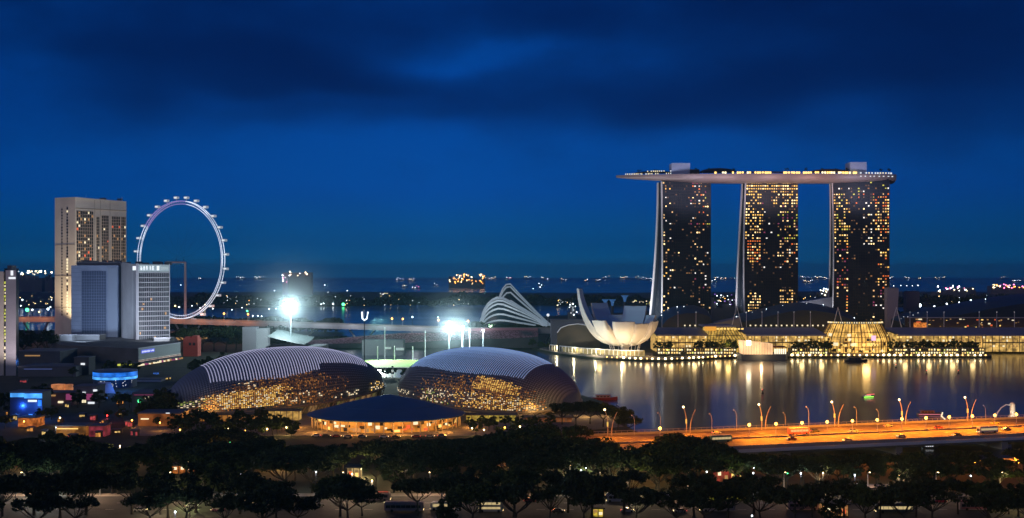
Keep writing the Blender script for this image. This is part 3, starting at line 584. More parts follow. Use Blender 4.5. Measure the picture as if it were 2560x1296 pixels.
# tower at the left edge
t = thing('edge_tower', 'pale lavender tower at the far left edge with one yellow lit stair strip', 'tower block', (X(5, 900), 900, 2))
x0, x1, xs, xe = X(-60, 900), X(7, 900), X(14, 900), X(40, 900)
zt = Z(676, 900)
MB().box(x0, x1, 901.2, 925, 2, zt - 1).build('wall', wall_beige, t); MB().prism([(xs, 900), (xe, 900), (xe - 14, 930), (xs - 10, 930)], 2, zt).build('wall', wall_lav, t)
MB().box(x1, xs, 902.5, 924, 2, zt + 1.5).build('stair_shaft', glass_dk, t); MB().box(xs, xs + 3.2, 903, 912, zt, Z(664, 900)).build('roof_box', wall_dk, t)
r_ = random.Random(2); it = []
for k in range(25):
    if r_.random() < 0.85: it.append(((x1 + xs) / 2 - X(5, 900), 2.4, Z(690 + 8.6 * k, 900) - 2, 0, 6 if r_.random() < 0.5 else 1))
windows(t, it, 1.7, 2.0)
MB().box(X(27, 900), X(33, 900), 899.7, 899.95, Z(689, 900), Z(677, 900)).build('logo', g_white, t); MB().box(X(22, 900), X(39, 900), 899.7, 899.95, Z(698, 900), Z(693, 900)).build('sign_letters', g_white, t)
light('facade_fill', 'SPOT', (X(30, 860), 860, 4), 110000, (1, 0.82, 0.8), t, 1, (X(25, 900), 900, 60), 90)  # added spot standing in for afterglow on the tower face

# tall beige hotel tower
Yc = 1290; cx = X(188, Yc); A0 = Vector((X(137, 1318), 1318, 0)); B0_ = Vector((cx, Yc, 0)); C0 = Vector((X(316, 1345), 1345, 0)); D0 = A0 + (C0 - B0_)
zt = Z(493, Yc)
ht = thing('hotel_tower', 'tallest beige hotel tower with a lit strip of windows on its narrow end', 'hotel', (cx, Yc, 2))
MB().prism([A0[:2], B0_[:2], C0[:2], D0[:2]], 2, [zt + 1, zt, zt - 1.5, zt]).build('wall', wall_beige, ht)
e1 = (B0_ - A0).normalized(); e2 = (C0 - B0_).normalized(); n1_ = Vector((e1.y, -e1.x, 0)); n2_ = Vector((e2.y, -e2.x, 0)); W1 = (B0_ - A0).length; W2 = (C0 - B0_).length
ra1 = math.atan2(e1.y, e1.x); ra2 = math.atan2(e2.y, e2.x)
base = Vector((cx, Yc, 2)); it = []; dk = mat('unlit window', (0.02, 0.02, 0.025), 0.25)
WM2 = WMATS + [dk]
for k in range(36):
    z = Z(520 + k * 7.6, Yc) - 2
    p = A0 + e1 * W1 * 0.62 - base; it.append((p.x, p.y, z + 2 - 2, ra1, 1 if r_.random() < (0.35 if k < 16 else 0.7) else 7))
it2 = []
for k in range(36):
    z = Z(522 + k * 7.6, Yc) - 2; p = A0 + e1 * W1 * 0.36 - base; it2.append((p.x, p.y, z, ra1, 7))
windows(ht, it, 3.2, 2.5, WM2); windows(ht, it2, 2.4, 2.3, WM2)
# recessed glazed bays of the broad face
def face_pt(f, z, out=0.0): q = B0_ + e2 * W2 * f + n2_ * out; return (q.x, q.y, z)
def bay(f0, f1, v0, v1, root, fp=face_pt, m=glass_dk, out=0.3):
    z0, z1 = Z(v1, Yc), Z(v0, Yc); b = MB(); b.loft([[fp(f0, z0, out), fp(f1, z0, out), fp(f1, z1, out), fp(f0, z1, out)], [fp(f0, z0, 0.0), fp(f1, z0, 0), fp(f1, z1, 0), fp(f0, z1, 0)]]); return b.build('glazed_bay', m, root)
bays = [(0.02, 0.34, 527, 660, 9), (0.40, 0.46, 540, 660, 2), (0.50, 0.64, 536, 660, 4), (0.70, 0.87, 537, 660, 5), (0.89, 0.98, 537, 660, 3)]
for f0, f1, v0, v1, nc in bays:
    bay(f0, f1, v0, v1, ht); b = MB()
    for k in range(nc + 1):
        f = f0 + (f1 - f0) * k / nc; b.tube([face_pt(f, Z(v1, Yc), 0.45), face_pt(f, Z(v0, Yc), 0.45)], 0.26, 4)
    nr = 16
    for k in range(nr + 1): z = Z(v0 + (v1 - v0) * k / nr, Yc); b.tube([face_pt(f0, z, 0.45), face_pt(f1, z, 0.45)], 0.2, 4)
    b.build('window_grid', mat('bronze frame', (0.5, 0.44, 0.38), 0.7), ht)
    it = []
    for k in range(nr):
        for c in range(nc):
            if r_.random() < 0.13:
                q = B0_ + e2 * W2 * (f0 + (f1 - f0) * (c + .5) / nc) + n2_ * 0.35 - base; it.append((q.x, q.y, Z(v0 + (v1 - v0) * (k + .5) / nr, Yc) - 2, ra2, r_.choice((1, 2, 2, 2, 1, 2, 2, 3))))
    windows(ht, it, 2.2, 2.4)
MB().tube([face_pt(0.95, zt - 3, -4), face_pt(0.95, zt + 4, -4)], 0.3, 4).build('roof_mast', steel, ht)
light('facade_fill', 'SPOT', (X(235, 1212), 1212, 97), 210000, (1, 0.9, 0.82), ht, 2, (X(255, 1330), 1330, 140), 120)  # added spot over the neighbouring roof, brightens the broad face
light('facade_fill', 'SPOT', (X(165, 1262), 1262, 20), 420000, (1, 0.74, 0.42), ht, 1, (X(168, 1300), 1300, 110), 100)  # warm uplight on the narrow end, strengthened to replace weak afterglow

# blue grey hotel slab in front
b1 = thing('blue_grey_hotel', 'blue grey hotel slab with a flat dark roof, in front of the tall beige tower', 'hotel', (X(240, 1190), 1190, 2))
z1_ = Z(664, 1190)
MB().box(X(178, 1190), X(296, 1190), 1190, 1225, 2, z1_).build('wall', wall_blue, b1)
MB().box(X(188, 1190), X(300, 1190), 1194, 1224, z1_, Z(655, 1190)).build('roof', wall_dk, b1)
MB().box(X(270, 1190), X(294, 1190), 1189.4, 1189.95, 14, z1_ - 2).build('end_panel', mat('pale blue panel', (0.22, 0.27, 0.38), 0.7), b1)
MB().box(X(205, 1190), X(266, 1190), 1189.6, 1189.9, 16, z1_ - 6).build('window_band', mat('blue window band', (0.06, 0.085, 0.16), 0.35), b1)
b = MB()
for k in range(11): b.box(X(205 + 6.1 * k, 1190) - 0.12, X(205 + 6.1 * k, 1190) + 0.12, 1189.3, 1189.58, 16, z1_ - 6)
for k in range(22): z = 18 + k * (z1_ - 26) / 22; b.box(X(205, 1190), X(266, 1190), 1189.3, 1189.55, z, z + 0.35)
b.build('window_grid', wall_blue, b1)
light('facade_fill', 'SPOT', (X(200, 1100), 1100, 20), 170000, (0.62, 0.78, 1.0), b1, 2, (X(235, 1190), 1190, 60), 110)  # added bluish spot, no lamp built, brightens the slab front
# corner block and gridded sign block
b2 = thing('signed_hotel', 'grey hotel with a gridded window wall and a row of white rooftop sign characters', 'hotel', (X(345, 1150), 1150, 2))
zt = Z(660, 1150)
MB().prism([(X(296, 1165), 1178), (X(330, 1158), 1158), (X(345, 1150), 1150), (X(424, 1168), 1168), (X(424, 1200), 1200), (X(296, 1200), 1205)], 2, [Z(655, 1165), zt, zt, zt - 0.5, zt - 0.5, zt]).build('wall', mat('grey precast', (0.30, 0.31, 0.34), 0.75, var=0.13, vscale=0.05), b2)
MB().prism([(X(340, 1149.2), 1149.2), (X(346, 1148.6), 1148.6), (X(346, 1150), 1150.2)], 2, zt + 0.3).build('corner_fin', frame_w, b2)
Fa = Vector((X(345, 1150), 1150, 0)); Fb = Vector((X(424, 1168), 1168, 0)); fe = (Fb - Fa).normalized(); fn = Vector((fe.y, -fe.x, 0)); FWd = (Fb - Fa).length; fr = math.atan2(fe.y, fe.x)
def fp(f, z, out=0.0): q = Fa + fe * FWd * f + fn * out; return (q.x, q.y, z)
def panel(root, nm, m, f0, f1, z0, z1, o0, o1): return MB().loft([[fp(f0, z0, o1), fp(f1, z0, o1), fp(f1, z1, o1), fp(f0, z1, o1)], [fp(f0, z0, o0), fp(f1, z0, o0), fp(f1, z1, o0), fp(f0, z1, o0)]]).build(nm, m, root)
zw0, zw1 = Z(852, 1150), Z(682, 1150)
panel(b2, 'window_wall', mat('charcoal glass', (0.03, 0.03, 0.045), 0.3), 0.03, 0.97, zw0, zw1, 0.02, 0.25)
b = MB(); NR = 14
for k in range(NR + 1): z = zw0 + (zw1 - zw0) * k / NR; b.tube([fp(0.02, z, 0.5), fp(0.98, z, 0.5)], 0.34, 4)
for k in range(1, 16): b.tube([fp(0.03 + 0.94 * k / 16, zw0, 0.42), fp(0.03 + 0.94 * k / 16, zw1, 0.42)], 0.13, 4)
b.build('window_grid', mat('white balcony slab', (0.62, 0.62, 0.68), 0.6), b2)
for f in (0.0, 0.985): panel(b2, 'pier', frame_w, f, f + 0.015, 12, zt, 0.02, 0.9)
panel(b2, 'sign_band', mat('lit sign band', (0.4, 0.45, 0.48), 0.6, em=(0.6, 0.8, 0.85), es=0.08), 0.015, 0.985, zw1 + 1.2, zt - 1, 0.05, 0.35)
# the sign's characters: unreadable at this distance, built as clusters of strokes
sg = MB(); r_ = random.Random(9); zc = (zw1 + zt) / 2 + 0.2
for f, kind in ((0.10, 1), (0.19, 1), (0.27, 1), (0.39, 1), (0.47, 1)):
    for _ in range(3): zz = zc + r_.uniform(-2, 2); sg.tube([fp(f - 0.03, zz, 0.6), fp(f + 0.03, zz, 0.6)], 0.2, 4)
    for _ in range(3): ff = f + r_.uniform(-0.03, 0.03); sg.tube([fp(ff, zc - 2.3, 0.6), fp(ff + r_.uniform(-0.015, 0.015), zc + 2.3, 0.6)], 0.2, 4)
sg.build('sign_characters', g_white, b2)
panel(b2, 'logo', g_white, 0.585, 0.665, zc - 2.3, zc + 2.3, 0.36, 0.7)
sg = MB()
for k in range(9): f = 0.72 + k * 0.027; sg.tube([fp(f, zc - 1.6, 0.6), fp(f + 0.008, zc + 1.4, 0.6)], 0.14, 4)
sg.build('sign_letters', mat('dim sign letters', (0.6, 0.6, 0.6), 0.6, em=(0.8, 0.9, 0.9), es=0.35), b2)
MB().cbox((X(336.5, 1150), 1149.5, Z(676, 1150)), 3.6, 0.4, 4.2, 0.0).build('logo', g_white, b2)
it = []
for k in range(7): f = r_.uniform(0.06, 0.94); q = Fa + fe * FWd * f + fn * 0.3; it.append((q.x - X(345, 1150), q.y - 1150, zw0 + (zw1 - zw0) * (int(r_.uniform(0, 13)) + 0.5) / NR - 2, fr, 2))
windows(b2, it, 1.8, 2.6)
light('facade_fill', 'SPOT', (X(400, 1100), 1095, 22), 230000, (0.82, 0.9, 1.0), b2, 1, (X(385, 1160), 1160, 60), 110)  # added spot above the podium, brightens the gridded front

for (root_, u0, u1, Y0, zz_, n_) in ((b2, 335, 420, 1178, zt, 5), (b1, 195, 290, 1200, Z(655, 1190), 6), (ht, 205, 300, 1345, Z(499, 1345), 4)):
    for k in range(n_):
        u = u0 + (u1 - u0) * (k + r_.uniform(.1, .7)) / n_; w = r_.uniform(3, 8); y = Y0 + r_.uniform(0, 5); MB().box(X(u, Y0), X(u, Y0) + w, y, y + r_.uniform(3, 7), zz_ - 1.0, zz_ + r_.uniform(1.0, 2.8)).build('roof_plant', wall_dk, root_)
    x = X(u0 + 10, Y0); MB().tube([(x, Y0, zz_ - .5), (x, Y0, zz_ + 6)], 0.2, 4).build('antenna', steel, root_)
b = MB()
for v in (612, 690, 770): b.tube([Vector((A0.x, A0.y, Z(v, Yc))) + n1_ * 0.2, Vector((B0_.x, B0_.y, Z(v, Yc))) + n1_ * 0.2], 0.3, 4)
for v in (521, 663): b.tube([face_pt(0.0, Z(v, Yc), 0.5), face_pt(1.0, Z(v, Yc), 0.5)], 0.4, 4)
for f in (0.37, 0.48, 0.67): b.tube([face_pt(f, 2, 0.1), face_pt(f, Z(498, Yc), 0.1)], 0.25, 4)
b.build('ledges', mat('shadow joint', (0.30, 0.27, 0.24), 0.8), ht)
b = MB()
for k in range(18): z = 10 + k * 4.7; b.box(X(179, 1190), X(204, 1190), 1189.85, 1189.98, z, z + 0.25)
b.build('panel_joints', mat('blue joint', (0.10, 0.13, 0.2), 0.8), b1)
# podium with a blue sign
pd = thing('podium_mall', 'wide dark podium building with a pale angled wall carrying a small blue sign', 'shopping centre', (X(345, 1010), 1010, 2))
q0, q1 = (X(345, 1010), 1010), (X(450, 1095), 1095); ztp = Z(872, 1010)
MB().prism([(X(150, 1060), 1060), q0, q1, (X(440, 1180), 1180), (X(120, 1210), 1210)], 2, ztp).build('wall', dark_conc, pd)
Fa = Vector((*q0, 0)); Fb = Vector((*q1, 0)); fe = (Fb - Fa).normalized(); fn = Vector((fe.y, -fe.x, 0)); FWd = (Fb - Fa).length
panel(pd, 'cladding', mat('pale metal cladding', (0.34, 0.36, 0.37), 0.6), 0.0, 1.0, 5.5, ztp - 0.3, 0.05, 0.5)
panel(pd, 'parapet', frame_w, 0.0, 1.0, ztp - 0.3, ztp + 0.6, -0.3, 0.7)
panel(pd, 'light_strip', glow('podium strip', (1, 0.7, 0.6), 0.6, False, 0.6, 0.2), 0.0, 1.0, 4.2, 4.8, 0.6, 1.0)
panel(pd, 'light_strip', glow('podium strip two', (1, 0.9, 0.75), 0.5, False, 0.6, 0.2), 0.0, 1.0, 5.6, 5.9, 0.6, 0.8)
panel(pd, 'sign_board', glow('blue sign board', (0.12, 0.16, 0.9), 0.7, False), 0.06, 0.36, ztp - 5.0, ztp - 1.6, 0.5, 0.7)
sg = MB()
for k in range(8): f = 0.08 + k * 0.032 + (0.02 if k > 5 else 0); sg.tube([fp(f, ztp - 4.2, 0.8), fp(f + 0.012, ztp - 2.5, 0.8)], 0.28, 4); sg.tube([fp(f - 0.01, ztp - 3.4, 0.8), fp(f + 0.018, ztp - 3.4, 0.8)], 0.2, 4)
sg.build('sign_letters', g_white, pd)
for (u, v, Y, w) in ((175, 861, 1120, 14), (560 / 2.8, 866, 1110, 8)): pass
for i, (u, Y, sx, sy, sz, lb) in enumerate(((225, 1150, 26, 18, 5, 'long grey plant room on the dark podium roof'), (170, 1130, 12, 12, 6, 'square plant room at the left of the podium roof'), (410, 1130, 16, 14, 3, 'low plant room near the pale angled podium wall'))):
    t = thing('plant_room', lb, 'plant room', (X(u, Y), Y, ztp)); MB().cbox((X(u, Y), Y, ztp), sx, sy, sz).build('wall', dark_conc, t); MB().cbox((X(u, Y), Y, ztp + sz), sx + 1, sy + 1, 0.4).build('roof', mat('pale roof edge', (0.3, 0.3, 0.34), 0.7), t)
# gold canopied terrace at the podium's foot
t = thing('terrace_canopy', 'long low canopy with yellow and white lights below the pale podium wall', 'canopy', (X(300, 985), 985, 2)); r_ = random.Random(5)
MB().prism([(X(296, 980), 980), (X(345, 975), 975), (X(455, 1060), 1060), (X(452, 1068), 1068), (X(345, 985), 985), (X(296, 990), 990)], 5.6, 6.3).build('roof', dark_conc, t)
for k in range(34):
    f = k / 33; p = Vector((X(296, 979), 979, 0)).lerp(Vector((X(345, 974), 974, 0)), f / 0.35) if f < 0.35 else Vector((X(345, 974), 974, 0)).lerp(Vector((X(455, 1059), 1059, 0)), (f - 0.35) / 0.65)
    MB().cbox((p.x, p.y, 3.4), 1.5 if f < 0.35 else 1.9, 0.3, r_.uniform(1, 2)).build('lit_panel', g_yel if f < 0.35 else r_.choice((g_pale, g_violet, g_dim)), t)
# low roofs, signs and lit fronts of the street blocks on the left
def block(label, u0, u1, vt, vb, depth, m, cat='low building', name='low_block', parts=()):
    Y = GY(vb); x0, x1, zt = X(u0, Y), X(u1, Y), Z(vt, Y)
    t = thing(name, label, cat, ((x0 + x1) / 2, Y, 2)); MB().box(x0, x1, Y, Y + depth, 2, zt).build('wall', m, t); MB().box(x0 - 0.4, x1 + 0.4, Y - 0.4, Y + depth + 0.4, zt, zt + 0.6).build('roof', wall_dk, t)
    for (nm, a, b_, c, d, mm) in parts: MB().box(X(a, Y - 0.5), X(b_, Y - 0.5), Y - 0.7, Y - 0.35, Z(d, Y), Z(c, Y)).build(nm, mm, t)
    return t
bl1 = glow('blue lit glass', (0.02, 0.2, 0.85), 0.9, False, 0.5, 0.15); bl2 = glow('cyan lit glass', (0.08, 0.4, 1.0), 1.2, False, 0.4, 0.2); or1 = glow('orange lit drum', (1, 0.35, 0.12), 0.45, False, 0.5, 0.2)
block('dark flat roofed block left of the podium', 40, 150, 880, 915, 40, dark_conc, parts=(('sign_board', 62, 100, 888, 891, g_dim),))
block('long dark shed with a faint blue edge, left of the podium', 45, 190, 918, 942, 30, wall_dk, parts=(('light_strip', 60, 130, 922, 924, mat('faint blue strip', (0.2, 0.2, 0.4), 0.5, em=(0.2, 0.3, 0.8), es=0.2)),))
block('grey stair block with a white lamp on its front', 185, 222, 895, 938, 14, dark_conc, parts=(('wall_lamp', 202, 212, 908, 913, g_white),))
rt = thing('blue_rotunda', 'round fronted building with a glowing blue band and white light patterns', 'rotunda', (X(288, 800), 800, 2)); rc = (X(288, 815), 815, 0); rr_ = X(340, 815) - X(288, 815)
zz = Z(932, 800)
MB().lathe(rc, [(rr_, 2), (rr_, zz), (rr_ + 0.6, zz), (rr_ + 0.6, zz + 0.6), (0.01, zz + 1.6)], 40).build('wall', mat('night blue wall', (0.02, 0.06, 0.14), 0.4), rt)
MB().lathe(rc, [(rr_ + 0.15, zz - 3.2), (rr_ + 0.3, zz - 3.2), (rr_ + 0.3, zz - 0.3), (rr_ + 0.15, zz - 0.3)], 40).build('lit_band', bl1, rt)
MB().lathe(rc, [(rr_ + 0.15, zz - 5.4), (rr_ + 0.35, zz - 5.4), (rr_ + 0.35, zz - 3.6), (rr_ + 0.15, zz - 3.6)], 40).build('lit_band', bl2, rt)
b = MB(); r_ = random.Random(12)
for _ in range(26):
    a = -PI / 2 + r_.uniform(-0.4, 1.2); z = r_.uniform(3, zz - 6); q = Vector((rc[0] + (rr_ + 0.4) * math.cos(a), rc[1] + (rr_ + 0.4) * math.sin(a), z)); b.tube([q, q + Vector((r_.uniform(-1, 1), 0, r_.uniform(-1, 1)))], 0.16, 4)
b.build('light_pattern', g_white, rt)
for u_, v_, Y_ in ((288, 985, 770), (320, 980, 790), (66, 1010, 640), (90, 1030, 635), (150, 900, 960), (60, 930, 900)): light('blue_light', 'POINT', (X(u_, Y_), Y_ - 6, 9), 3500, (0.06, 0.25, 1.0), None, 1)
block('blue lit shop front with a white sign, lower left', 25, 106, 982, 1046, 12, mat('navy wall', (0.02, 0.04, 0.10), 0.5), 'shop', 'shop_front', parts=(('lit_band', 26, 60, 983, 993, bl2), ('lit_band', 61, 105, 984, 996, bl2), ('sign_letters', 70, 92, 1000, 1005, g_white), ('display_window', 95, 104, 1000, 1015, bl1), ('sign_letters', 72, 92, 1036, 1039, g_lamp_b)))
block('pinkish arcade with round orange lit drums behind it', 112, 184, 983, 1014, 12, mat('pinkish render', (0.22, 0.12, 0.12), 0.7), 'arcade', 'arcade', parts=(('lit_band', 110, 139, 987, 991, g_dim), ('display_window', 165, 180, 985, 1000, g_violet), ('display_window', 145, 158, 1003, 1008, g_pale)))
dr = thing('orange_drum', 'pair of glowing orange drum lanterns on the arcade roof', 'lantern', (X(155, 760), 760, 2))
for u, r0 in ((146, 4.6), (173, 2.6)): MB().lathe((X(u, 762), 762, 0), [(r0, 2), (r0, Z(962, 760)), (0.01, Z(961, 760))], 16).build('drum', or1, dr)
block('grey stepped roof block with small white lit windows', 184, 240, 968, 1010, 16, mat('lilac grey wall', (0.16, 0.15, 0.2), 0.7), parts=(('shop_window', 206, 214, 980, 983, g_white), ('shop_window', 233, 243, 974, 979, g_white), ('shop_window', 216, 232, 985, 1000, g_violet), ('sign_letters', 220, 236, 1005, 1010, g_white)))
tn = thing('grey_tent', 'pale grey tent-like canopy in front of the blue rotunda', 'canopy', (X(268, 770), 770, 2))
b = MB(); pts = [P(246, 955, 775), P(277, 956, 772), P(292, 992, 766), P(252, 988, 768)]; b.face(*pts); b.loft([[tuple(p) for p in pts], [(p.x, p.y, p.z - 0.5) for p in pts]]); b.build('roof', mat('canopy grey', (0.3, 0.3, 0.36), 0.7), tn)
for p in pts: MB().tube([(p.x, p.y, 2), (p.x, p.y, p.z - 0.5)], 0.25, 6).build('post', steel, tn)
block('long grey covered walkway roof right of the blue rotunda', 340, 402, 950, 955, 12, wall_lav, 'walkway', 'covered_walkway')
block('low dark block with a purple lit roof edge left of the left dome', 330, 402, 985, 1030, 20, dark_conc, parts=(('shop_window', 362, 372, 992, 997, g_pale), ('light_strip', 335, 400, 987, 988, g_violet), ('display_window', 345, 352, 1000, 1006, g_lamp_g)))
block('orange lit eating house behind the left trees', 45, 92, 1046, 1068, 10, glow('orange front', (1, 0.28, 0.05), 0.35, False, 0.8, 0.4), 'restaurant', 'restaurant')
block('amber lit low hall with a sagging roof line', 140, 215, 1066, 1090, 10, glow('amber front', (0.9, 0.35, 0.05), 0.15, False, 0.8, 0.4), 'restaurant', 'restaurant', parts=(('light_strip', 142, 195, 1071, 1073, g_gold),))
block('rose lit kiosk under red lamps', 222, 262, 1066, 1092, 8, glow('rose front', (0.7, 0.08, 0.12), 0.2, False, 0.8, 0.5), 'kiosk', 'kiosk')
block('brown lit hall left of the left dome', 345, 450, 1035, 1066, 16, glow('brown front', (0.6, 0.18, 0.04), 0.22, False, 0.7, 0.2), 'hall', 'hall', parts=(('shop_window', 352, 372, 1046, 1049, g_pale), ('shop_window', 415, 424, 1030 + 2, 1034, g_white)))
# red lit small turret block right of the podium
t = thing('red_turret', 'small red lit turret-like block with two dark openings', 'turret', (X(474, 1110), 1110, 2)); Y = 1110
MB().box(X(458, Y), X(494, Y), Y, Y + 12, 2, Z(846, Y)).build('wall', mat('red lit wall', (0.42, 0.12, 0.10), 0.7, em=(0.9, 0.15, 0.1), es=0.06), t)
MB().box(X(462, Y), X(474, Y), Y + 1, Y + 9, Z(846, Y) + 0.02, Z(843, Y)).build('roof_block', mat('red lit wall', (0.4, 0.1, 0.08), 0.7), t); MB().box(X(480, Y), X(493, Y), Y + 1, Y + 9, Z(846, Y) + 0.02, Z(840, Y)).build('roof_block', mat('red lit wall', (0.4, 0.1, 0.08), 0.7), t)
for u in (475, 485): MB().box(X(u - 3, Y), X(u + 3, Y), Y - 0.3, Y - 0.02, Z(864, Y), Z(857, Y)).build('opening', dark_steel, t)
# grey blocks behind the left dome
t = thing('grey_vent_block', 'tall grey ventilation block behind the left dome', 'vent block', (X(620, 1150), 1150, 2)); Y = 1150
MB().box(X(606, Y), X(640, Y), Y, Y + 14, 2, Z(818, Y)).build('wall', mat('vent grey', (0.28, 0.27, 0.3), 0.7), t); MB().box(X(640, Y) + 0.05, X(668, Y), Y + 2, Y + 14, 2, Z(822, Y)).build('wall', mat('vent pale', (0.42, 0.42, 0.44), 0.7), t)
t = thing('white_tensile_roof', 'white sweeping tensile roof sloping down behind the left dome', 'tensile roof', (X(720, 1080), 1080, 2)); Y = 1080
MB().grid([[(X(u, Y), Y + 30 * j, Z(v, Y) + j * 2 - (j * (2 - j)) * 1.0) for j in range(3)] for u, v in ((662, 842), (682, 845), (702, 850), (722, 855), (742, 859), (760, 862))]).build('membrane', mat('membrane', (0.09, 0.11, 0.11), 0.6), t, smooth=True)
MB().box(X(662, Y), X(800, Y), Y + 4, Y + 50, 2, Z(868, Y)).build('wall', dark_conc, t)

# ================================================================ observation wheel
WY = 1350; WC = P(450, 650, WY); WR = 147 * WY / F; wrot = R(-29.5)
wh = thing('observation_wheel', 'giant observation wheel with a white lit rim and cabins, right of the hotels', 'ferris wheel', (WC.x, WY, 2), wrot)
lit_rim = glow('rim led white', (0.75, 0.85, 1.0), 1.5, False, 0.35, 0.06); lit_vio = glow('rim led violet', (0.62, 0.42, 1.0), 0.7, False, 0.3, 0.06)
zc = WC.z - 2
def rim_pt(a, r, y): return (r * math.cos(a), y, zc + r * math.sin(a))
NA = 112
for (r, y, w) in ((WR, -1.9, 0.3), (WR, 1.9, 0.3), (WR - 3.6, 0, 0.24)):
    for sgi in range(4):
        a0, a1 = (-0.65 * PI, -0.1 * PI, 0.45 * PI, 0.8 * PI)[sgi], (-0.1 * PI, 0.45 * PI, 0.8 * PI, 1.35 * PI)[sgi]
        MB().tube([rim_pt(a0 + (a1 - a0) * k / 32, r, y) for k in range(33)], w, 5).build('rim', lit_vio if sgi == 2 else lit_rim, wh, local=True)
b = MB()
for k in range(NA):
    a = 2 * PI * k / NA; a2 = 2 * PI * (k + 0.5) / NA; b.tube([rim_pt(a, WR, -2.5), rim_pt(a2, WR - 4.5, 0)], 0.16, 3, False); b.tube([rim_pt(a2, WR - 4.5, 0), rim_pt(a, WR, 2.5)], 0.16, 3, False); b.tube([rim_pt(a, WR, -2.5), rim_pt(a2, WR, 2.5)], 0.14, 3, False)
b.build('rim_lattice', mat('rim truss', (0.5, 0.5, 0.55), 0.5, em=(0.5, 0.6, 1), es=0.18), wh, local=True)
b = MB()
for k in range(28): a = 2 * PI * k / 28; b.tube([(0, (-1) ** k * 6, zc), rim_pt(a, WR - 4.5, 0)], 0.05, 3, False)
b.build('spoke_cables', dark_steel, wh, local=True)
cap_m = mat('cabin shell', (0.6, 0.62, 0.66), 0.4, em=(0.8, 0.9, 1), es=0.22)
for k in range(28):
    a = 2 * PI * (k + 0.35) / 28; x, y, z = rim_pt(a, WR + 4.4, 0)
    cab = MB(); 
    for q in (0,): cab.loft([[(x + xx * 1.0, yy, z + 1.9 * f * math.sin(th)) for xx, f, th in ((-2.9, .75, 0), (-2.5, .75, PI / 2), (2.5, .75, PI / 2), (2.9, .75, 0), (2.5, .75, -PI / 2), (-2.5, .75, -PI / 2))] for yy in (-1.9, 1.9)])
    c_ = cab.build('cabin', cap_m, wh, local=True)
    MB().box(x - 2.1, x + 2.1, -2.05, 2.05, z - 0.6, z + 0.6).build('cabin_window', glow('cabin light', (0.85, 0.93, 1), 1.0, False), c_, local=True)
    MB().tube([rim_pt(a, WR, 0), (x, 0, z)], 0.5, 4).build('cabin_arm', steel, c_, local=True)
lg = mat('wheel leg paint', (0.42, 0.43, 0.5), 0.5)
MB().tube([(0, -21, zc - 3), (0, 9, zc - 3)], 1.3, 10).build('spindle', lg, wh, local=True)
for y in (-20, 8.5): MB().tube([(0, y, zc - 3), (0, y * 1.0, 0)], [1.35, 1.9], 8).build('support_leg', lg, wh, local=True)
tb = thing('wheel_terminal', 'round low terminal building under the big wheel', 'terminal', (WC.x, WY, 2))
MB().lathe((WC.x, WY, 0), [(34, 2), (34, 14), (35, 14.5), (0.1, 16)], 36).build('wall', dark_conc, tb)
MB().lathe((WC.x, WY, 0), [(34.2, 6), (34.4, 6), (34.4, 9), (34.2, 9)], 36).build('window_band', g_dim, tb)
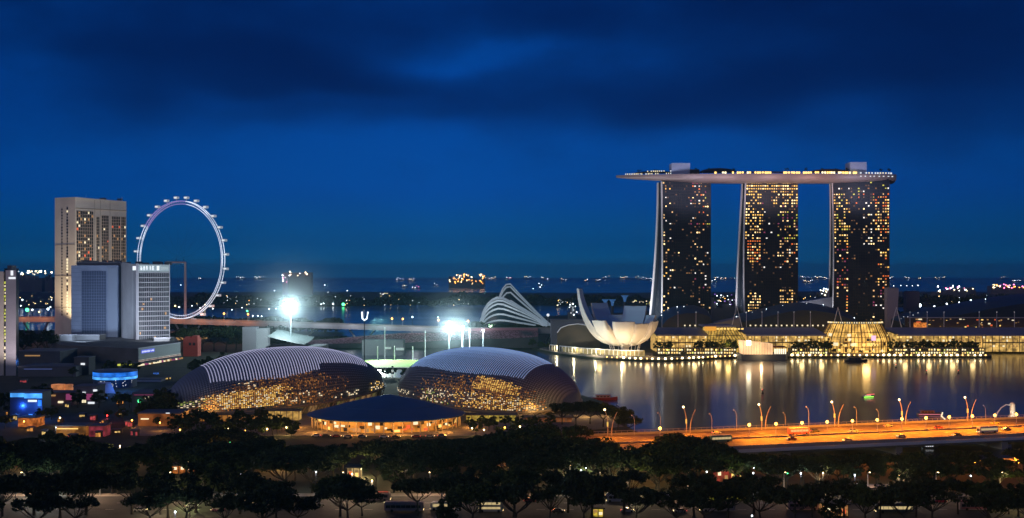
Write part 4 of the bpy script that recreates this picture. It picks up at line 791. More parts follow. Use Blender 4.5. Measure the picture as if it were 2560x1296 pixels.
# ================================================================ three hotel towers and the sky deck
conc_end = mat('pale end wall', (0.8, 0.8, 0.8), 0.75, var=0.05, vscale=0.05)
fac = mat('tower curtain wall', (0.035, 0.048, 0.07), 0.5, spec=0.2, var=0.2, vscale=0.06); fin_m = mat('tower fins', (0.045, 0.045, 0.055), 0.6)
ztw = 84 + 231 * 1300 / F     # top of the tower shafts
def mtower(label, ul, ur, splay, rz, lit, seed, lean=0.0, cols=23):
    Y = 1300; x0, x1 = X(ul, Y), X(ur, Y); Wd = x1 - x0; Ht = ztw - 2
    t = thing('tower', label, 'hotel tower', (x0, Y, 2), rz, 'three towers carrying the sky deck'); r = random.Random(seed)
    NZ = 22
    def prof(f):   # slight waist of the glazed slab
        return lean * math.sin(PI * f) * 1.0
    rows_f = [(prof(k / NZ), Ht * k / NZ) for k in range(NZ + 1)]
    b = MB(); b.loft([[(o, 0, z), (Wd, -0.0, z), (Wd, 11, z), (o, 11, z)] for o, z in rows_f]); b.build('front_slab', fac, t, local=True)
    def back(f): return 13 + splay * (1 - f) ** 1.5
    b = MB(); b.loft([[(prof(k / NZ), back(k / NZ), Ht * k / NZ), (Wd, back(k / NZ), Ht * k / NZ), (Wd, back(k / NZ) + 9, Ht * k / NZ), (prof(k / NZ), back(k / NZ) + 9, Ht * k / NZ)] for k in range(NZ + 1)]); b.build('rear_slab', fac, t, local=True)
    for y_f, th in ((lambda f: -0.4, 4.2), (lambda f: back(f) + 3, 5.5)):
        b = MB(); b.loft([[(prof(k / NZ) - 0.9, y_f(k / NZ), Ht * k / NZ), (prof(k / NZ) - 0.03, y_f(k / NZ), Ht * k / NZ), (prof(k / NZ) - 0.03, y_f(k / NZ) + th, Ht * k / NZ), (prof(k / NZ) - 0.9, y_f(k / NZ) + th, Ht * k / NZ)] for k in range(NZ + 1)]); b.build('end_wall', conc_end, t, local=True)
    # glazed gap between the slabs
    b = MB(); b.loft([[(prof(k / NZ) + 2, 11.05, Ht * k / NZ), (Wd - 2, 11.05, Ht * k / NZ), (Wd - 2, back(k / NZ) - 0.05, Ht * k / NZ), (prof(k / NZ) + 2, back(k / NZ) - 0.05, Ht * k / NZ)] for k in range(0, NZ - 7)]); b.build('atrium_glass', glass_dk, t, local=True)
    # floor lines and fins
    b = MB()
    for k in range(1, 56): z = Ht * k / 56; o = prof(k / 56); b.box(o + 0.2, Wd - 0.2, -0.35, -0.01, z - 0.22, z + 0.22)
    for k in range(cols + 1):
        b.loft([[(lambda o: (o + (Wd - o) * k / cols - 0.13 + dx, dy, z))(prof(z / Ht)) for dx, dy in ((0, -0.5), (0.26, -0.5), (0.26, -0.36), (0, -0.36))] for z in [Ht * q / 8 for q in range(9)]])
    b.build('fins', fin_m, t, local=True)
    items = []
    for fl in range(56):
        f = (fl + .5) / 56
        for c in range(cols):
            p, pal = lit((c + .5) / cols, f)
            if r.random() < p:
                o = prof(f); mi_ = r.choice(pal); mi_ = 7 if mi_ in (0, 1) and r.random() < 0.22 else (2 if r.random() < 0.14 else mi_); items.append((o + (Wd - o) * (c + .5) / cols, -0.05, Ht * f, 0, mi_))
            elif r.random() < 0.07: items.append((lambda o: (o + (Wd - o) * (c + .5) / cols, -0.05, Ht * f, 0, 8))(prof(f)))
    r.shuffle(items)
    items.sort(key=lambda q: q[4] == 8); windows(t, items, 1.65, 1.5, TM, cap=96, d=0.25)
    # crown band
    MB().box(1, Wd - 1, -0.2, 10, Ht + 0.02, Ht + 2.5).build('crown_band', dark_steel, t, local=True)
    return t, Wd, Ht
def lit1(x, f):
    v = 1 - f
    if f < 0.04: return 0, (0,)
    if x < 0.16: return (0.16 + 0.14 * (f > 0.8), (1, 1, 4, 0, 2)) if x > 0.05 else (0.22, (0, 1))
    if 0.16 < x < 0.52: return 0.015, (4, 1, 2)
    if f > 0.72: return (0.26, (1, 4, 1, 5, 3, 4, 6, 2)) if x > 0.56 else (0.06, (1,))
    if f > 0.42: return (0.12, (1, 4, 2, 1)) if x > 0.66 else (0.04, (2,))
    return (0.14, (1, 2, 5, 4)) if 0.66 < x < 0.93 else ((0.16, (1, 2)) if x >= 0.93 else (0.02, (2,)))
def lit2(x, f):
    if f > 0.95: return 0.95, (0, 0, 1)
    if f > 0.85: return (0.62, (0, 0, 1, 0, 1)) if (x < 0.3 or x > 0.5) else (0.12, (5, 2))
    if f > 0.64: return (0.62, (0, 0, 1)) if x < 0.33 else ((0.42, (1, 1, 0, 5, 6)) if x > 0.6 else (0.08, (4, 4, 5)))
    if f > 0.50: return (0.9, (3, 3, 0, 1)) if 0.05 < x < 0.3 else ((0.38, (1, 4, 1, 3)) if x > 0.6 else (0.04, (2,)))
    if f > 0.46: return 0.2, (4, 2, 1)
    if f > 0.345: return 0.012, (2,)
    if 0.04 < x < 0.30: return (0.75 if f < 0.3 else 0.1), (0, 1)
    if 0.64 < x < 0.9: return 0.8, (1, 1, 0)
    return 0.01, (2,)
def lit3(x, f):
    if f > 0.93: return 0.16, (6, 4, 2)
    if f > 0.70: return (0.55, (0, 0, 1, 6)) if x < 0.3 else ((0.62, (0, 3, 0, 1)) if x > 0.76 else ((0.3, (4, 4, 1)) if x > 0.5 and f < 0.87 else (0.34, (1, 2, 3, 6) if f > 0.85 else (2,)) if x > 0.35 and f > 0.85 else (0.1, (2,))))
    if f > 0.60: return (0.34, (1, 0)) if x < 0.26 else ((0.4, (4, 4, 1)) if 0.5 < x < 0.74 else ((0.4, (3, 1, 0)) if x > 0.78 else (0.03, (2,))))
    if f > 0.34: return (0.28, (1, 2, 3, 5)) if x < 0.26 else ((0.34, (3, 1, 0)) if x > 0.78 and f < 0.62 else (0.03, (2, 1)))
    if x < 0.1: return 0.3, (2, 1)
    if 0.2 < x < 0.27: return 0.75, (1, 0, 3)
    if 0.68 < x < 0.95: return 0.16, (1, 4, 5)
    return 0.008, (2,)
TM = [glow('room gold', (1, 0.56, 0.12), 1.5, False), glow('room amber', (1, 0.62, 0.26), 1.1, False), glow('room dim', (1, 0.5, 0.18), 0.3, False), glow('room red', (1, 0.2, 0.04), 1.0, False), glow('room white', (1, 0.95, 0.85), 1.3, False), glow('room violet', (0.7, 0.12, 0.3), 0.35, False), glow('room lime', (0.85, 0.8, 0.12), 0.8, False),
      glow('room bright', (1, 0.7, 0.3), 2.6, False), glow('room faint', (0.6, 0.35, 0.2), 0.12, False)]
mtower('leftmost and darkest of the three tall towers, its pale end leg splayed wide', 1656, 1781, 48, R(8), lit1, 5, 1.0)
mtower('middle tower of the three, dense gold windows on top and a red lit column', 1866, 1996, 36, R(2), lit2, 6, -2.2)
mtower('rightmost tower of the three, gold windows at both edges and white in its middle', 2082, 2219, 30, R(-7), lit3, 7, 1.6)
light('end_wall_fill', 'SPOT', (X(1540, 1318), 1318, 14), 420000, (0.95, 0.95, 1.0), None, 2, (X(1650, 1318), 1318, 90), 110)  # added spots without lamps, brightening the towers' pale end walls
light('end_wall_fill', 'SPOT', (X(2010, 1318), 1318, 14), 160000, (0.95, 0.95, 1.0), None, 2, (X(2085, 1318), 1318, 90), 110)
light('end_wall_fill', 'SPOT', (X(1790, 1316), 1316, 14), 220000, (0.95, 0.9, 1.0), None, 2, (X(1860, 1330), 1330, 90), 60)
# sky deck hull
sk = thing('sky_deck', 'long ship-shaped sky deck lying across all three towers, with lit restaurants along it', 'sky deck', (X(1890, 1300), 1300, ztw + 2))
hull_m = mat('hull cladding', (0.34, 0.27, 0.26), 0.5, metal=0.1, var=0.05, vscale=0.03)
def HX(s): return X(1541, 1306) + (X(2233, 1306) - X(1541, 1306)) * s
def hullring(s):
    nose = min(1.0, (s / 0.30)) ** 0.55 if s < 0.30 else (1.0 if s < 0.97 else 1 - (s - 0.97) * 5)
    wy = 19 * max(0.06, nose); dp = 2.4 + 7.4 * min(1.0, s / 0.34) ** 0.8
    yc = 1307 - 10 * math.sin(PI * s) + 4
    zt = Z(438.5 - 4.5 * max(0, 0.3 - s) - 1.0 * s, 1300)
    out = []
    for k in range(13):
        a = PI * k / 12; out.append((HX(s), yc - wy * math.cos(a) * (1.0 if 0 < k < 12 else 1.0), zt - 2.2 - (dp - 2.2) * math.sin(a) ** 0.7))
    out = [(HX(s), yc - wy, zt)] + out + [(HX(s), yc + wy, zt)]
    return out, yc, wy, zt
SS = [0.0, 0.01, 0.03, 0.06, 0.1, 0.16, 0.22, 0.3, 0.4, 0.5, 0.6, 0.7, 0.8, 0.9, 0.96, 0.985, 1.0]
MB().loft([hullring(s)[0] for s in SS]).build('hull', hull_m, sk)
b = MB()
for s in [k / 60 for k in range(2, 60)]:
    _, yc, wy, zt = hullring(s); b.box(HX(s) - 0.1, HX(s) + 0.1, yc - wy + 0.3, yc - wy + 0.42, zt, zt + 1.3)
b.build('railing', steel, sk)
def onhull(s, dy=4): _, yc, wy, zt = hullring(s); return HX(s), yc - wy + dy, zt
def hs(u): return (u - 1541) / (2233 - 1541)
for (u0, u1, h, d, m, nm) in ((1676, 1722, 13.5, 20, mat('lift block', (0.42, 0.52, 0.75), 0.7), 'lift_block'), (2119, 2160, 14.5, 20, mat('lift block', (0.42, 0.52, 0.75), 0.7), 'lift_block'), (1721, 1744, 6, 9, dark_steel, 'plant_block')):
    x, y, z = onhull(hs((u0 + u1) / 2), 8); w = (u1 - u0) * 1300 / F; MB().box(x - w / 2, x + w / 2, y, y + d, z + 0.02, z + h).build(nm, m, sk)
# curved restaurant roofs and their windows
for (u0, u1, h, m) in ((1748, 1834, 7.5, mat('night roof', (0.04, 0.045, 0.06), 0.6)), (2022, 2118, 6.5, mat('brown roof', (0.16, 0.08, 0.05), 0.6)), (1845, 1965, 3.6, mat('brown roof', (0.16, 0.08, 0.05), 0.6)), (1590, 1676, 5.0, mat('night roof', (0.04, 0.045, 0.06), 0.6))):
    rg = []
    for k in range(13):
        u = u0 + (u1 - u0) * k / 12; x, y, z = onhull(hs(u), 7); hh = 3.0 + (h - 3.0) * math.sin(PI * (k + 0.6) / 13.2) ** 0.6
        rg.append([(x, y, z + 2.9), (x, y + 16, z + 2.9), (x, y + 13, z + hh), (x, y + 3, z + hh)])
    MB().loft(rg).build('pavilion_roof', m, sk)
r_ = random.Random(21); nw = 0; d_gold = glow('deck window gold', (1, 0.62, 0.16), 2.6, False); d_pale = glow('deck window pale', (1, 0.85, 0.5), 2.0, False)
for (u0, u1, st, ms, zz, wv, hv) in ((1782, 1875, 6.0, (d_gold, d_gold, d_pale), 1.7, 2.1, 2.4), (1880, 2020, 6.3, (d_gold, d_gold), 1.7, 2.2, 2.3), (2024, 2135, 5.6, (d_gold, d_pale), 1.8, 2.0, 2.6), (2128, 2230, 7.5, (g_white, g_pale), 1.6, 1.7, 1.8), (1565, 1676, 4.6, (g_white, g_pale), 1.4, 1.0, 1.6), (1618, 1680, 5.0, (g_white, g_pale), 4.3, 1.2, 1.3), (2140, 2225, 11, (g_white,), -2.6, 1.8, 0.9)):
    u = u0
    while u < u1:
        x, y, z = onhull(hs(u), 5.5 if zz > 0 else -0.3)
        if r_.random() < 0.84 and nw < 98 and not (1928 < u < 1947):
            MB().box(x - wv / 2 * r_.uniform(.7, 1.1), x + wv / 2, y, y + 0.5, z + zz - hv / 2 * r_.uniform(.6, 1.1), z + zz + hv / 2).build('lit_window', r_.choice(ms), sk); nw += 1
        u += st * r_.uniform(0.85, 1.2)
for k, u in enumerate((1600, 1640, 1735, 1770, 1830, 1960, 2010, 2050, 2085, 2112, 2200, 2222)):
    x, y, z = onhull(hs(u), 12); bb, _ = crown_mesh(2.6, 2.2, 8, 20, 300 + k, 0.6, flat=0.6)
    tt = thing('rooftop_tree', f'{ORD[k]} from the left of the small dark trees on the sky deck', 'tree', (x, y, z), 0, 'small trees on the sky deck')
    bb.v = [(a, b2_, c + 6.0) for a, b2_, c in bb.v]; bb.build('crown', leaf_a, tt, local=True); MB().tube([(0, 0, 0), (0, 0, 5.5)], 0.2, 5).build('trunk', bark, tt, local=True)
for u_, e_q, c_q in ((1620, 26000, (0.9, 0.75, 0.85)), (1740, 34000, (0.85, 0.75, 0.95)), (1830, 40000, (0.95, 0.72, 0.8)), (1950, 40000, (1.0, 0.7, 0.72)), (2060, 40000, (1.0, 0.6, 0.58)), (2170, 36000, (0.8, 0.75, 1.0))): light('deck_light', 'SPOT', (X(u_, 1258), 1256, 176), e_q, c_q, None, 2, (X(u_, 1300), 1300, 200), 140)  # added spots hanging before the towers, no lamps built, brighten the hull

# ================================================================ waterfront mall
roof_lav = mat('mall roof', (0.30, 0.30, 0.40), 0.6, var=0.08, vscale=0.02)
gold_wall = glow('mall shopfront gold', (1, 0.6, 0.16), 0.55, False, 0.75, 0.22)
r_ = random.Random(31)
def mallroof(u0, u1, label, name='mall_wing', vf=837, vb=819):
    Y0, Y1 = 1152, 1205; t = thing(name, label, 'shopping mall', (X((u0 + u1) / 2, Y0), Y0, 3), 0, 'wings of the waterfront mall'); x0, x1 = X(u0, Y0), X(u1, Y0); zf, zb = Z(vf, Y0), Z(vb, Y1); b = MB()
    rg = []
    for k in range(7):
        f = k / 6; y = Y0 + (Y1 - Y0) * f; z = zf + (zb - zf) * (f ** 0.9); rg.append([(x0, y, z), (x1 + (Y1 - Y0) * 0.0, y, z)])
    b.grid(rg); b.grid([[(p[0], p[1], p[2] - 1.4) for p in r] for r in rg][::-1]); b.face(rg[0][0], rg[0][1], (x1, Y0, zf - 1.4), (x0, Y0, zf - 1.4)); b.build('roof', roof_lav, t)
    MB().box(x0 + 1, x1 - 1, Y0 + 8, Y1, 3.2, zf - 0.2).build('wall', gold_wall, t)
    n = max(2, int((x1 - x0) / 7)); 
    for k in range(min(n, 60) + 1): xx = x0 + 1.5 + (x1 - x0 - 3) * k / min(n, 60); MB().box(xx - 0.25, xx + 0.25, Y0 + 2, Y0 + 2.5, 3.2, zf - 1.6).build('column', dark_conc, t)
    MB().box(x0 + 1, x1 - 1, Y0 + 6.8, Y0 + 7.6, (3 + zf) / 2, (3 + zf) / 2 + 1.0).build('floor_edge', dark_conc, t)
    it = []
    for k in range(int((x1 - x0) / 3.4)):
        for zz in (zf - 3.2, zf - 6.6, 9.0):
            if r_.random() < 0.55: it.append((x0 + 2 + 3.4 * k - X((u0 + u1) / 2, Y0), 7.9, zz - 3, 0, r_.choice((0, 0, 1, 2, 2))))
    r_.shuffle(it); windows(t, it, 2.0, 1.9)
    return t
mallroof(1640, 1772, 'left wing of the long mall, its lavender roof beside the lotus museum')
mallroof(1866, 2068, 'middle wing of the long mall, lavender roof between the two gold lit glass halls')
mallroof(2246, 2462, 'right wing of the long mall beside the large gold glass hall')
t = mallroof(2463, 2640, 'far right end of the mall, roof jutting past the lit quay over the dark water')
# smaller gold hall
gh = thing('small_glass_hall', 'smaller gold lit glass hall between the left and middle mall wings', 'glass hall', (X(1815, 1150), 1150, 3))
Y = 1150; x0, x1 = X(1768, Y), X(1862, Y)
MB().loft([[(x0 + 3 * q, Y + 3 * q, z), (x1 - 9 * q, Y + 3 * q, z), (x1 - 9 * q, Y + 40, z), (x0 + 3 * q, Y + 40, z)] for q, z in ((0, 3.2), (0, 16), (0.4, 21), (1, Z(819, Y)))]).build('glass_body', glow('gold glass', (1, 0.62, 0.12), 0.5, False, 0.7, 0.3), gh)
MB().box(x0 - 2, x1 - 9, Y + 2, Y + 42, Z(819, Y) + 0.02, Z(815, Y)).build('roof', roof_lav, gh)
b = MB()
for k in range(14): x = x0 + (x1 - x0) * k / 13; b.tube([(x, Y - 0.4, 3.2), (x, Y - 0.4, 16), (x + (3 if k < 7 else -8) * 0.9, Y + 2.4, Z(819, Y))], 0.3, 4)
for z in (8, 12, 16, 20.5): b.tube([(x0, Y - 0.4 + (1.2 if z > 16 else 0), z), (x1 - (3.6 if z > 16 else 0), Y - 0.4 + (1.2 if z > 16 else 0), z)], 0.3, 4)
b.build('glazing_frame', mat('bronze frame dark', (0.12, 0.09, 0.06), 0.6), gh)
b = MB(); b.box(x0 - 3, x0 + 9, Y - 1.5, Y - 0.6, Z(827, Y), Z(817, Y)); b.build('corner_sign', glow('orange corner', (1, 0.45, 0.06), 0.8, False), gh)
for k in range(8): MB().box(x0 + 10 + 3.6 * k, x0 + 12.4 + 3.6 * k, Y + 1.0, Y + 1.4, Z(827, Y) + 1, Z(821, Y)).build('lit_window', g_gold, gh)
# large gold hall
gl = thing('large_glass_hall', 'large arched glass hall glowing gold, brightest building on the quay', 'glass hall', (X(2155, 1140), 1140, 3))
Y = 1140; xc = X(2155, Y); hw = X(2242, Y) - xc; ztop = Z(812, Y)
def gpt(a, f, z): return (xc + hw * f * math.cos(a), Y + 24 - 24 * f * math.sin(a), z)
rings = [[gpt(PI * k / 30, f, z) for k in range(31)] for f, z in ((1, 3.2), (1, 14), (0.96, 19), (0.88, 24), (0.76, ztop))]
gg = glow('gold hall glass', (1, 0.56, 0.12), 1.0, False, 0.6, 0.16)
MB().grid(rings).build('glass_front', gg, gl)
MB().loft([[gpt(PI * k / 30, f, z) for k in range(31)] for f, z in ((0.79, ztop + 0.02), (0.81, ztop + 0.8), (0.6, ztop + 2.2))]).build('roof', mat('gold hall roof', (0.3, 0.26, 0.22), 0.6), gl)
b = MB()
for k in range(31):
    b.tube([gpt(PI * k / 30, 1.012, 3.2), gpt(PI * k / 30, 1.012, 14), gpt(PI * k / 30, 0.975, 19), gpt(PI * k / 30, 0.895, 24), gpt(PI * k / 30, 0.77, ztop)], 0.3 if k % 3 else 0.7, 4)
for f, z in ((1.012, 9), (1.01, 14), (0.975, 19), (0.895, 24)): b.tube([gpt(PI * k / 30, f, z) for k in range(31)], 0.28, 4)
b.build('glazing_frame', mat('bronze frame mid', (0.2, 0.13, 0.06), 0.6), gl)
for k in range(62):
    a = PI * (0.12 + 0.76 * r_.random()); z = r_.choice((5.2, 7, 11.5, 16.5, 11.5, 5.2, 21)); f = 1.018 if z < 14 else (1.0 if z < 19 else 0.955); m_ = r_.choice((g_gold, g_pale, g_gold, dark_steel, mat('brown interior', (0.2, 0.1, 0.04), 0.7)))
    x, y, _ = gpt(a, f, 0); w = r_.uniform(1.2, 5); MB().cbox((x, y - 0.25, z - 1.2), w, 0.3, r_.uniform(1.2, 3.4), -math.atan(24 * math.cos(a) / (hw * math.sin(a) + .01)) * -1 * 1.0).build('interior_panel', m_, gl)
for k in range(36): x, y, _ = gpt(PI * (k + .5) / 36, 0.79, 0); MB().cbox((x, y, ztop + 0.85), 1.0, 0.4, 1.5).build('roof_lantern', g_pale if k % 3 else g_gold, gl)
MB().cbox((X(2183, Y), Y - 1.2, Z(852, Y)), 4.6, 0.3, 5.2).build('screen', glow('pink screen', (1.0, 0.6, 0.9), 1.0, False), gl)
light('hall_light', 'POINT', (xc, Y - 14, 14), 9000, (1, 0.6, 0.2), gl, 4); light('hall_light', 'POINT', (X(1815, Y), Y - 10, 12), 5000, (1, 0.65, 0.2), gh, 3)

# convention halls with curved dark roofs behind the mall
roof_blue = mat('dark blue metal roof', (0.02, 0.075, 0.17), 0.6, metal=0.1, var=0.2, vscale=0.02)
def hall(label, prof, Y0, depth, v_base=818):
    """prof: silhouette of the roof as (u, v) from left to right"""
    t = thing('convention_hall', label, 'hall', (X(prof[len(prof) // 2][0], Y0), Y0, 3), 0, 'dark roofed halls behind the mall'); zb = 3.2
    b = MB(); rg = []
    for j, f in enumerate((0, 0.12, 0.3, 0.55, 0.8, 1.0)):
        dz = (-7, -3.0, 0, 1.0, 0, -4)[j] * 1.0
        rg.append([(X(u, Y0), Y0 + depth * f, Z(v, Y0) + dz) for u, v in prof])
    b.grid(rg); b.build('roof', roof_blue, t, smooth=True)
    fr_ = [(x, y, z) for x, y, z in rg[0]]; b = MB(); b.grid([[(x, y, zb) for x, y, z in fr_], fr_]); b.build('wall', mat('dusk glass wall', (0.018, 0.03, 0.055), 0.35), t)
    for (row, a) in ((0, rg[0][0]), (1, rg[0][-1])):
        cs_ = [r[0 if row == 0 else -1] for r in rg]; MB().grid([[(x, y, zb) for x, y, z in cs_], cs_]).build('end_wall', mat('dusk glass wall', (0.018, 0.03, 0.055), 0.35), t)
    r = random.Random(len(label))
    for k in range(len(prof) - 1):
        for q in range(2):
            if r.random() < 0.6:
                u = prof[k][0] + (prof[k + 1][0] - prof[k][0]) * (q + r.random()) / 2; v = prof[k][1] + (prof[k + 1][1] - prof[k][1]) * .5
                MB().ball((X(u, Y0), Y0 + depth * 0.3, Z(v, Y0) + 0.7), 0.45, 4).build('roof_lamp', g_lamp_w if r.random() < 0.6 else g_white, t)
    return t
hall('low dark roofed hall in front of the leftmost tower', [(1655, 800), (1668, 783), (1690, 772), (1715, 768), (1745, 767), (1772, 776), (1784, 792), (1790, 805)], 1235, 50)
hall('wide dark blue roofed hall in front of the middle and right towers', [(1846, 800), (1856, 790), (1900, 780), (1935, 772), (1975, 763), (2010, 760), (2045, 762), (2080, 768), (2110, 776), (2140, 790), (2150, 806)], 1235, 52)
hall('big stepped dark roof at the far right of the quay', [(2266, 806), (2274, 797), (2300, 795), (2304, 788), (2340, 784), (2365, 778), (2420, 768), (2480, 756), (2540, 746), (2620, 738)], 1230, 80)
t = thing('casino_front', 'low glazed front with scattered red and orange lights under the big stepped roof', 'casino', (X(2420, 1215), 1215, 3)); Y = 1215
MB().box(X(2270, Y), X(2620, Y), Y, Y + 10, 3.2, Z(795, Y)).build('wall', mat('dusk casino wall', (0.05, 0.035, 0.045), 0.4), t); MB().box(X(2268, Y), X(2622, Y), Y - 1, Y - 0.02, Z(795.5, Y), Z(793.5, Y)).build('gutter', steel, t)
r_ = random.Random(77)
for k in range(46):
    u = r_.uniform(2285, 2600); v = r_.uniform(803, 820) if r_.random() < .75 else r_.uniform(797, 801); w = r_.uniform(0.6, 2.5) * (2 if 2284 < u < 2315 else 1); MB().box(X(u, Y), X(u, Y) + w, Y - 0.4, Y - 0.05, Z(v, Y) - r_.uniform(.3, 1.6), Z(v, Y)).build('lit_window', r_.choice((g_red, g_dim, g_gold, g_dim, g_pale)), t)
MB().box(X(2284, Y), X(2316, Y), Y - 0.5, Y - 0.05, Z(819, Y), Z(807, Y)).build('lit_window', glow('orange stall', (1, 0.3, 0.05), 0.6, False, .7, 0.5), t)
# masts along the roofs
mm = Maker((lambda t: (MB().tube([(0, 0, 0), (0, 0, 18)], [0.42, 0.24], 6).build('pole', white_p, t), MB().ball((0, 0, 18.2), 0.35, 5).build('tip_light', g_white, t), t)[-1])(thing('roof_mast', 'slim white mast', 'mast')))
for i, u in enumerate((1655, 1695, 1740, 1866, 1905, 1945, 1985, 2026, 2275, 2318, 2360, 2448, 2492, 2536)):
    mm((X(u, 1207), 1207, Z(818.5, 1207)), 0, 0.9, f'{ORD[i]} from the left of the slim white masts along the mall roof', 'slim masts along the mall roof')
am = Maker((lambda t: (MB().tube([(-5.5, 0, 0), (0, 0, 22)], [0.5, 0.3], 6).build('leg', white_p, t), MB().tube([(5.5, 0, 0), (0, 0, 22)], [0.5, 0.3], 6).build('leg', white_p, t), t)[-1])(thing('a_frame_mast', 'white A-shaped mast', 'mast')))
for i, (u, s_) in enumerate(((1842, 1.05), (2095, 1.0), (2241, 1.0))): am((X(u, 1209), 1209, Z(819, 1209)), 0, s_, ('white A-shaped mast beside the small gold hall', 'white A-shaped mast left of the large gold hall', 'white A-shaped mast right of the large gold hall')[i], 'A-shaped masts')
for i, u in enumerate(range(1875, 2072, 14)):
    pass
rl = Maker((lambda t: (MB().tube([(0, 0, 0), (0, 0, 1.6)], 0.12, 4).build('post', steel, t), MB().cbox((0, 0, 1.6), 1.5, 0.5, 1.4).build('lamp_head', g_pale, t), t)[-1])(thing('roof_lantern', 'small white roof lantern', 'lamp')))
for i, u in enumerate([1712, 1725, 1738] + list(range(1876, 2066, 13))): rl((X(u, 1203), 1203, Z(819.5, 1203)), 0, 1, f'{ORD[i]} from the left of the small white lanterns along the mall roof', 'lanterns on the mall roof edge')
# pale slabs and wedge roofs near the right tower
for (u0, u1, u2, u3, v0, Yq, c, lb) in ((2218, 2247, 2219, 2240, 722, 1280, (0.42, 0.36, 0.40), 'tall pale mauve slab wall standing right of the right tower'), (2266, 2299, 2266, 2299, 730, 1330, (0.42, 0.36, 0.34), 'pale tan block with a lamp right of the mauve slab')):
    t = thing('pale_slab', lb, 'building', (X((u0 + u1) / 2, Yq), Yq, 2)); MB().loft([[(X(u2, Yq), Yq, 2), (X(u3, Yq), Yq, 2), (X(u3, Yq), Yq + 10, 2), (X(u2, Yq), Yq + 10, 2)], [(X(u0, Yq), Yq, Z(v0, Yq)), (X(u1, Yq), Yq, Z(v0, Yq)), (X(u1, Yq), Yq + 10, Z(v0, Yq)), (X(u0, Yq), Yq + 10, Z(v0, Yq))]]).build('wall', mat('slab %d' % u0, c, 0.7), t); MB().box(X(u0, Yq) + 0.5, X(u1, Yq) - 0.5, Yq + 0.5, Yq + 9, Z(v0, Yq) + 0.02, Z(v0, Yq) + 1).build('parapet', concrete, t)
for (pts, Yq, lb, c) in ((((1772, 812), (1850, 795), (1850, 818), (1772, 818)), 1222, 'grey wedge roof between the left and middle towers', (0.24, 0.23, 0.28)), (((1965, 762), (2092, 741), (2092, 770), (1965, 772)), 1325, 'grey wing-like wedge roof between the middle and right towers', (0.26, 0.26, 0.32))):
    t = thing('wedge_roof', lb, 'building', (X(pts[0][0], Yq), Yq, 2)); poly = [P(u, v, Yq) for u, v in pts]; MB().loft([poly, [p + Vector((0, 26, 0)) for p in poly]]).build('roof', mat('wedge %.2f' % c[0], c, 0.6), t); x0 = X(pts[0][0] + 6, Yq); x1 = X(pts[1][0] - 6, Yq); MB().box(x0, x1, Yq + 2, Yq + 22, 2, Z(pts[2][1], Yq) - 0.1).build('wall', dark_conc, t)
# event pavilion on the water
ev = thing('event_pavilion', 'floating peach lit pavilion on a grey base at the water edge', 'pavilion', (X(1915, 1088), 1088, 0)); Y = 1085
MB().prism([(X(1854, Y), Y), (X(1964, Y), Y), (X(1974, Y), Y + 8), (X(1974, Y), 1116), (X(1854, Y), 1116)], -0.8, Z(887, Y)).build('base', mat('pontoon grey', (0.12, 0.13, 0.15), 0.7), ev)
peach = glow('peach glass', (1, 0.60, 0.30), 1.1, True, 0.35, 0.06)
zl, z0_ = Z(853, Y), Z(887, Y) + 0.02
MB().loft([[(X(1860, Y), Y + 3, z0_), (X(1934, Y), Y + 3, z0_), (X(1934, Y), Y + 22, z0_), (X(1860, Y), Y + 22, z0_)], [(X(1857, Y), Y + 3, zl), (X(1934, Y), Y + 3, Z(861, Y)), (X(1934, Y), Y + 22, Z(861, Y)), (X(1857, Y), Y + 22, zl)]]).build('glass_hall', peach, ev)
b = MB()
for k in range(12): u = 1860 + 6.7 * k; b.tube([(X(u, Y), Y + 2.8, z0_), (X(u, Y), Y + 2.8, Z(854 + 0.6 * k, Y))], 0.12, 4)
b.build('glazing_frame', mat('pale frame', (0.4, 0.3, 0.2), 0.6), ev)
MB().cbox((X(1873, Y), Y + 2.6, Z(864, Y)), 4.2, 0.3, 4.6).build('lit_panel', glow('white hot panel', (1, 0.85, 0.55), 14, True), ev)
MB().box(X(1935, Y), X(1970, Y), Y + 3, Y + 20, Z(870, Y), Z(868, Y)).build('canopy', mat('red roof', (0.4, 0.1, 0.06), 0.6), ev)
for k in range(6): MB().box(X(1938 + 5.2 * k, Y), X(1941.4 + 5.2 * k, Y), Y + 3.2, Y + 3.6, Z(886, Y), Z(873, Y)).build('lit_window', glow('pavilion window', (1, 0.85, 0.6), 1.6), ev)
light('pavilion_light', 'POINT', (X(1900, Y), Y - 6, 9), 5000, (1, 0.66, 0.3), ev, 1)
# two-level kiosks and lamps along the quay
def kiosk(kind):
    t = thing('quay_kiosk', 'two level dark framed kiosk with lit bays', 'kiosk'); Wk = 12.4; b = MB()
    for z in (0, 3.1, 6.2): b.box(-Wk / 2, Wk / 2, 0, 7, z, z + 0.4)
    for k in range(6): x = -Wk / 2 + Wk * k / 5; b.box(x - 0.18, x + 0.18, 0.05, 6.9, 0.4, 3.1); b.box(x - 0.18, x + 0.18, 0.05, 6.9, 3.5, 6.2)
    b.build('frame', dark_conc, t, local=True); r = random.Random(kind)
    for k in range(5):
        for z in (0.4, 3.5):
            if r.random() < 0.85: x = -Wk / 2 + Wk * (k + .5) / 5; MB().box(x - 0.75, x + 0.75, 1.2, 1.5, z + 0.5, z + 1.1 + r.uniform(.4, 1.2)).build('lit_bay', r.choice(([glow('bay gold', (1, 0.66, 0.22), 1.5), glow('bay pale', (1, 0.85, 0.5), 1.6), glow('bay lime', (0.8, 0.85, 0.2), 1.2)], [glow('bay gold', (1, 0.66, 0.22), 1.5), glow('bay pale', (1, 0.85, 0.5), 1.6)])[kind % 2]), t, local=True)
    return t
KK = [Maker(kiosk(k)) for k in range(4)]; n = 0
